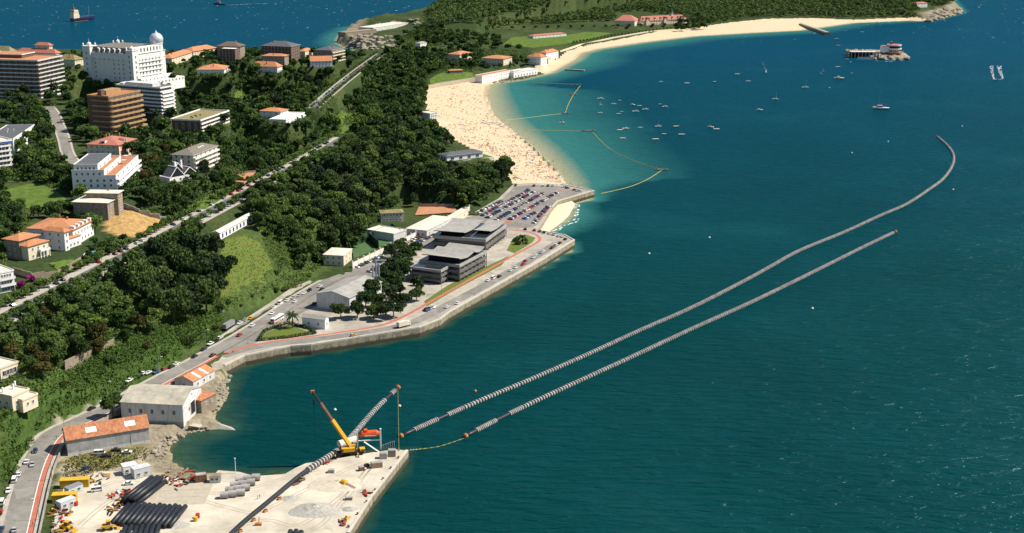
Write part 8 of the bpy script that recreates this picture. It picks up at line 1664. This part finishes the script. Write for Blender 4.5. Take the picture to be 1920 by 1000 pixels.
for a, c, L_, lb_ in ((1083,159.5,9,'dark raft at the corner of the swim lines'),(1074,178.5,9,'dark raft half way along the double float line'),(1059,213.5,9,'dark raft at the lower end of the double float line'),(1104,246,14,'large dark pontoon with railings by the straight float line'),(1240,319,12,'dark raft at the outer end of the curved float line')):
    p = P(a, c, 0); o = thing('raft', p, R(-5), lb_, 'raft'); MB().box((0, 0, .5), (L_, 3.4, .5), M_dconc).build('deck', None, o)
    for s_ in (-1, 1): MB().tube([(-L_ / 2, s_ * 1.3, .1), (L_ / 2, s_ * 1.3, .1)], .45, 8, M_blk).build('float', None, o)
    for x in (-L_ * .35, L_ * .3): MB().bx(x - .6, x + .6, -.6, .6, .753, 1.5, M_rust).build('deck_box', None, o)
# coaster, launch and wakes
p = P(157, 39, 0); o = thing('cargo_ship', p, R(58), 'cargo ship with dark hull and yellowish superstructure on the open sea', 'ship'); hull(58, 12, 6.5, CM['dark blue'], M_rust, 14, .9, .35, 1.5).build('hull', None, o); b = MB(); b.bx(-28, -14, -5.6, 5.6, 6.2, 13, M_crm); b.bx(-27, -15, -5.2, 5.2, 13.003, 18, M_crm); b.bx(-26, -16, -5.6, 5.6, 18.003, 22, M_crm); b.build('superstructure', None, o); MB().bx(-26.1, -25.9, -4.9, 4.9, 19.2, 20.8, M_glass).build('bridge_window', None, o); MB().bx(-24, -20, -1.5, 1.5, 22.003, 27, M_rust).build('funnel', None, o); MB().bx(-13, 16, -4.4, 4.4, 6.6, 8.6, CM['dark blue']).build('hatch_cover', None, o); MB().bx(-28, 8, -6.03, 6.03, -.3, .8, M_rust).build('boot_stripe', None, o)
for x, h in ((-22, 34), (14, 27)): MB().tube([(x, 0, 7), (x, 0, h)], .35, 5, M_rail).build('mast', None, o)
p = P(411, 9, 0); o = thing('tug_boat', p, R(178), 'small dark tug trailing a long white wake on the open sea', 'boat'); hull(28, 8, 3, M_blk, M_rust, 10).build('hull', None, o); MB().box((2, 0, 5.5), (9, 5, 5), M_stone, 0, .85).build('wheelhouse', None, o); MB().tube([(0, 0, 8), (0, 0, 14)], .3, 5, M_rail).build('mast', None, o)
M_foam = mat('sea foam', (.74, .78, .80), .8, .1, .5)
def foam(name, L_, w0, w1, label, seed, fill=.6):
    rg = np.random.RandomState(seed); path = smooth_path(pts(L_, .06), 4); b = MB(); Sx = arclen(path)
    for i in range(len(path) - 1):
        f = i / len(path); w = w0 + (w1 - w0) * f
        for k in range(5):
            if rg.rand() > fill * (1.2 - f * .8): continue
            t = (path[i + 1] - path[i]).normalized(); n = Vector((t.y, -t.x, 0)); c = path[i] + n * rg.uniform(-w, w) + t * rg.uniform(0, 4); a = rg.uniform(.3, .9) * (.3 + w * .3); l = rg.uniform(1.5, 4.5); b.poly([tuple(c - n * a * .5), tuple(c + t * l * .5 - n * a), tuple(c + t * l), tuple(c + t * l * .6 + n * a)], M_foam)
    return tag(b.build(name, M_foam), label, None, None, 'stuff')
foam('wake_foam', [(424,9.3),(445,9),(470,7.6),(500,7)], 1.5, 4, 'white wake behind the tug', 1, .8)
boat(1865, 150, 7, M_redp, 'small speedboat turning in a fan of white spray', R(200), 'open', None)
foam('wake_foam', [(1870,149),(1880,148),(1878,142),(1875,133),(1873,124)], .8, 3.5, 'right arm of the spray fan', 2, .95); foam('wake_foam', [(1864,149),(1862,142),(1860,133),(1859,124)], .8, 3, 'left arm of the spray fan', 3, .8)
foam('surf_foam', [(1012,441),(1040,432),(1070,418),(1085,404),(1080,385)], 3, 3.5, 'surf breaking on the small inlet beach', 4, .42); foam('surf_foam', [(1066,350),(1038,315),(1003,279),(956,241),(928,217),(914,182),(917,163)], 1.2, 1.6, 'thin surf line along the main beach', 5, .14)
foam('surf_foam', [(1640,114),(1670,115.5),(1700,113.5)], 1.5, 1.5, 'surf at the islet foot', 6, .4)
# ================================================================== PEOPLE
SK = mat('tanned skin', (.33, .18, .11), .7, .2, .7)
SW = [mat('swimwear ' + n, c, .7, .1) for n, c in (('red', (.45, .04, .03)), ('blue', (.04, .10, .40)), ('black', (.02, .02, .02)), ('yellow', (.6, .42, .05)), ('white', (.7, .7, .7)), ('green', (.04, .2, .08)), ('orange', (.6, .18, .03)))]
def person_mesh(pose, sw):
    """one continuous low body: torso, head, limbs grown with a skin modifier would be too heavy at 4 px; ring lofts joined at the hips and shoulders"""
    bm = bmesh.new()
    J = {'stand': dict(hip=(0, 0, .92), chest=(0, 0, 1.38), neck=(0, 0, 1.5), head=(0, 0, 1.64), kl=(.05, .11, .48), fl=(0, .12, .02), kr=(.1, -.11, .48), fr=(.12, -.12, .02), sl=(0, .2, 1.4), el=(.02, .27, 1.12), hl=(.1, .28, .88), sr=(0, -.2, 1.4), er=(-.04, -.28, 1.12), hr=(.04, -.3, .88)),
         'sit': dict(hip=(0, 0, .14), chest=(-.1, 0, .58), neck=(-.1, 0, .70), head=(-.08, 0, .84), kl=(.4, .14, .45), fl=(.62, .14, .04), kr=(.45, -.13, .40), fr=(.7, -.14, .04), sl=(-.1, .2, .6), el=(-.25, .27, .32), hl=(-.3, .28, .05), sr=(-.1, -.2, .6), er=(.1, -.26, .45), hr=(.3, -.16, .42)),
         'lie': dict(hip=(0, 0, .14), chest=(-.46, 0, .16), neck=(-.6, 0, .15), head=(-.75, 0, .15), kl=(.45, .12, .14), fl=(.88, .15, .08), kr=(.44, -.12, .16), fr=(.86, -.12, .08), sl=(-.48, .2, .15), el=(-.25, .32, .1), hl=(-.02, .3, .08), sr=(-.48, -.2, .15), er=(-.62, -.4, .1), hr=(-.8, -.3, .1))}[pose]
    def ringp(c, t, r, n=6, flat=1.0):
        t = Vector(t).normalized(); a = t.cross(Vector((0, 1, 0)));
        if a.length < .2: a = t.cross(Vector((1, 0, 0)))
        a.normalize(); b_ = t.cross(a); return [bm.verts.new(Vector(c) + a * r * math.cos(2 * math.pi * k / n) * flat + b_ * r * math.sin(2 * math.pi * k / n)) for k in range(n)]
    def loft(cs, rs, fl=None, mi=0, mids=None):
        prev = None; N = len(cs)
        for i in range(N):
            t = Vector(cs[min(i + 1, N - 1)]) - Vector(cs[max(i - 1, 0)]); r_ = ringp(cs[i], t, rs[i], 6, (fl[i] if fl else 1))
            if prev:
                for k in range(6): f = bm.faces.new((prev[k], prev[(k + 1) % 6], r_[(k + 1) % 6], r_[k])); f.material_index = (mids[i - 1] if mids else mi)
            else: f = bm.faces.new(r_[::-1]); f.material_index = (mids[0] if mids else mi)
            prev = r_
        f = bm.faces.new(prev); f.material_index = (mids[-1] if mids else mi)
    v = lambda k: Vector(J[k]); mid = lambda a, b_, f=.5: v(a).lerp(v(b_), f)
    low = v('hip') + (v('hip') - v('chest')).normalized() * .1
    loft([low, v('hip'), mid('hip', 'chest', .35), mid('hip', 'chest', .75), v('chest'), v('neck'), mid('neck', 'head', .5), v('head'), v('head') + (v('head') - v('neck')).normalized() * .11], [.13, .17, .145, .17, .18, .065, .075, .105, .05], [.7, .7, .7, .65, .6, 1, 1, 1, 1], mids=[1, 1, 0, 0, 0, 0, 2, 2])
    for s_ in 'lr':
        hp_ = v('hip') + Vector((0, .09 if s_ == 'l' else -.09, 0)); loft([hp_, hp_.lerp(v('k' + s_), .5), v('k' + s_), v('k' + s_).lerp(v('f' + s_), .35), v('f' + s_), v('f' + s_) + Vector((.16, 0, .02))], [.1, .085, .06, .062, .042, .03], mids=[1, 0, 0, 0, 0])
        loft([v('s' + s_), v('e' + s_), v('h' + s_), v('h' + s_).lerp(v('e' + s_), -.35)], [.058, .045, .034, .03])
    me = bpy.data.meshes.new('person'); bm.to_mesh(me); bm.free(); me.materials.append(SK); me.materials.append(sw); me.materials.append(M_brick); return me
PM = {(p_, i): person_mesh(p_, SW[i]) for p_ in ('stand', 'sit', 'lie') for i in range(len(SW))}
TW = [MB().box((0, 0, .03), (1.9, .9, .05), m).mesh('towel') for m in SW]
cn = ['red', 'blue', 'black', 'yellow', 'white', 'green', 'orange']
rgP = random.Random(8); BEACH = [(803,170),(885,156),(908,156),(905,180),(918,215),(948,242),(995,280),(1030,315),(1055,343),(1000,341),(960,338),(962,305),(915,288),(860,262),(835,240),(822,232),(803,205)]
ppl = []
for _ in range(16000):
    a, c = rgP.uniform(800, 1060), rgP.uniform(155, 345)
    if not in_poly(a, c, BEACH): continue
    edge = .35 + .65 * ((c - 155) / 190)
    if rgP.random() > edge: continue
    x, y, z = hit(a, c)
    if rgP.random() > .12 + 1.5 * max(0., float(vnoise(np.array([x]), np.array([y]), 9.0)[0]) - .35): continue
    if z > 6 or z < .15: continue
    ppl.append((x, y, z))
    if len(ppl) >= 1000: break
ppl.sort(key=lambda q: q[1])
verb = {'stand': 'standing on the sand', 'sit': 'sitting on the sand', 'lie': 'lying on the sand'}
for i, (x, y, z) in enumerate(ppl[:285]):
    po_ = rgP.choice(['stand', 'stand', 'sit', 'sit', 'lie', 'lie']); k = rgP.randrange(7); rz = rgP.uniform(0, 6.28)
    tag(put('person', PM[po_, k], None, (x, y, z + .02), rz), 'person in %s swimwear %s of the crowded beach' % (cn[k], verb[po_]), 'person', 'bathers on the main beach')
BV, BF, BMI = [], [], []; mats_ = [SK] + SW + [M_brick]
for i, (x, y, z) in enumerate(ppl[285:]):
    po_ = rgP.choice(['stand', 'sit', 'sit', 'lie', 'lie']); k = rgP.randrange(7); me = PM[po_, k]; rz = rgP.uniform(0, 6.28); ca, sa = math.cos(rz), math.sin(rz); base = len(BV)
    for v in me.vertices: BV.append((x + v.co.x * ca - v.co.y * sa, y + v.co.x * sa + v.co.y * ca, z + .02 + v.co.z))
    for f in me.polygons: BF.append(tuple(base + q for q in f.vertices)); BMI.append(0 if f.material_index == 0 else (1 + k if f.material_index == 1 else 8))
b = MB(); b.v, b.f, b.m, b.mats = BV, BF, BMI, mats_; tag(b.build('beach_crowd'), 'smaller bathers crowding the farther sand', None, None, 'stuff')
b = MB(); rt = random.Random(5)
for i, (x, y, z) in enumerate(ppl):
    if rt.random() < .55: b.box((x + rt.uniform(-1, 1), y + rt.uniform(-1, 1), z + .06), (1.9, .95, .06), rt.choice(SW + [M_cream]), rt.uniform(0, 3.1))
tag(b.build('towels'), 'towels scattered over the beach', None, None, 'stuff')
par = {}
for i in range(46):
    x, y, z = ppl[rgP.randrange(len(ppl))]; k = rgP.randrange(7)
    if k not in par: q = MB(); q.lathe((0, 0, 2.0), [(1.25, 0), (.7, .3), (0, .5)], 8, SW[k]); par[k] = (q.mesh('canopy'), MB().tube([(0, 0, -.1), (0, 0, 2.4)], .03, 5, M_wht).mesh('pole'))
    o = thing('beach_umbrella', (x + 1.2, y + 1, z), 0, '%s beach umbrella on the crowded sand' % cn[k], 'beach umbrella', 'beach umbrellas'); put('canopy', par[k][0], o); put('pole', par[k][1], o)
for i in range(16):
    f = i / 15; x, y, z = hit(905 + 35 * f, 228 + 8 * f + rgP.uniform(-4, 4))
    o = thing('beached_dinghy', (x, y, max(z, .2) + .1), rgP.uniform(-.4, .4), 'pale dinghy drawn up on the sand near the waterline', 'dinghy', 'dinghies on the sand'); hull(4.2, 1.5, .5, rgP.choice([M_wht, M_wht, M_bluep, M_cream]), M_cream, 6).build('hull', None, o); MB().box((0, 0, .5), (.4, 1.2, .1), M_wood).build('thwart', None, o)
for i in range(30):   # bathers wading along the shallows
    f = rgP.random(); a = 935 + 140 * f ** .9; c = 226 + 128 * f; x, y, _ = P(a + rgP.uniform(2, 18), c, 0); k = rgP.randrange(7); tag(put('person', PM['stand', k], None, (x, y, -.45), rgP.uniform(0, 6.28)), 'person in %s swimwear wading in the shallows' % cn[k], 'person', 'waders along the beach')
for a, c, z, lb_ in ((483,937,ZD,'worker standing beside the dock pipe'),(487,935,ZD,'second worker beside the dock pipe'),(93,903,5.7,'person walking on the red cycle lane'),(106,823,5.7,'person walking where the road bends behind the shed'),(62,986,5.7,'person walking near the bottom of the cycle lane'),(282,680,5.7,'person in red beside the parked cars'),(465,645,ZQ,'person walking on the quay pavement'),(890,555,ZQ,'person standing by the quay edge'),(411,643,5.7,'person beside the white parked cars'),(1041,405,3,'person walking on the inlet sand'),(1048,400,3,'second person on the inlet sand'),(320,880,1.6,'person on the small beach by the yard')):
    if (a, c) in ((1041,405),(1048,400),(320,880)): x, y, z = hit(a, c)
    else: x, y, z = P(a, c, z)
    k = rgP.randrange(7); tag(put('person', PM['stand', k], None, (x, y, z + .02), rgP.uniform(0, 6.28)), lb_, 'person')
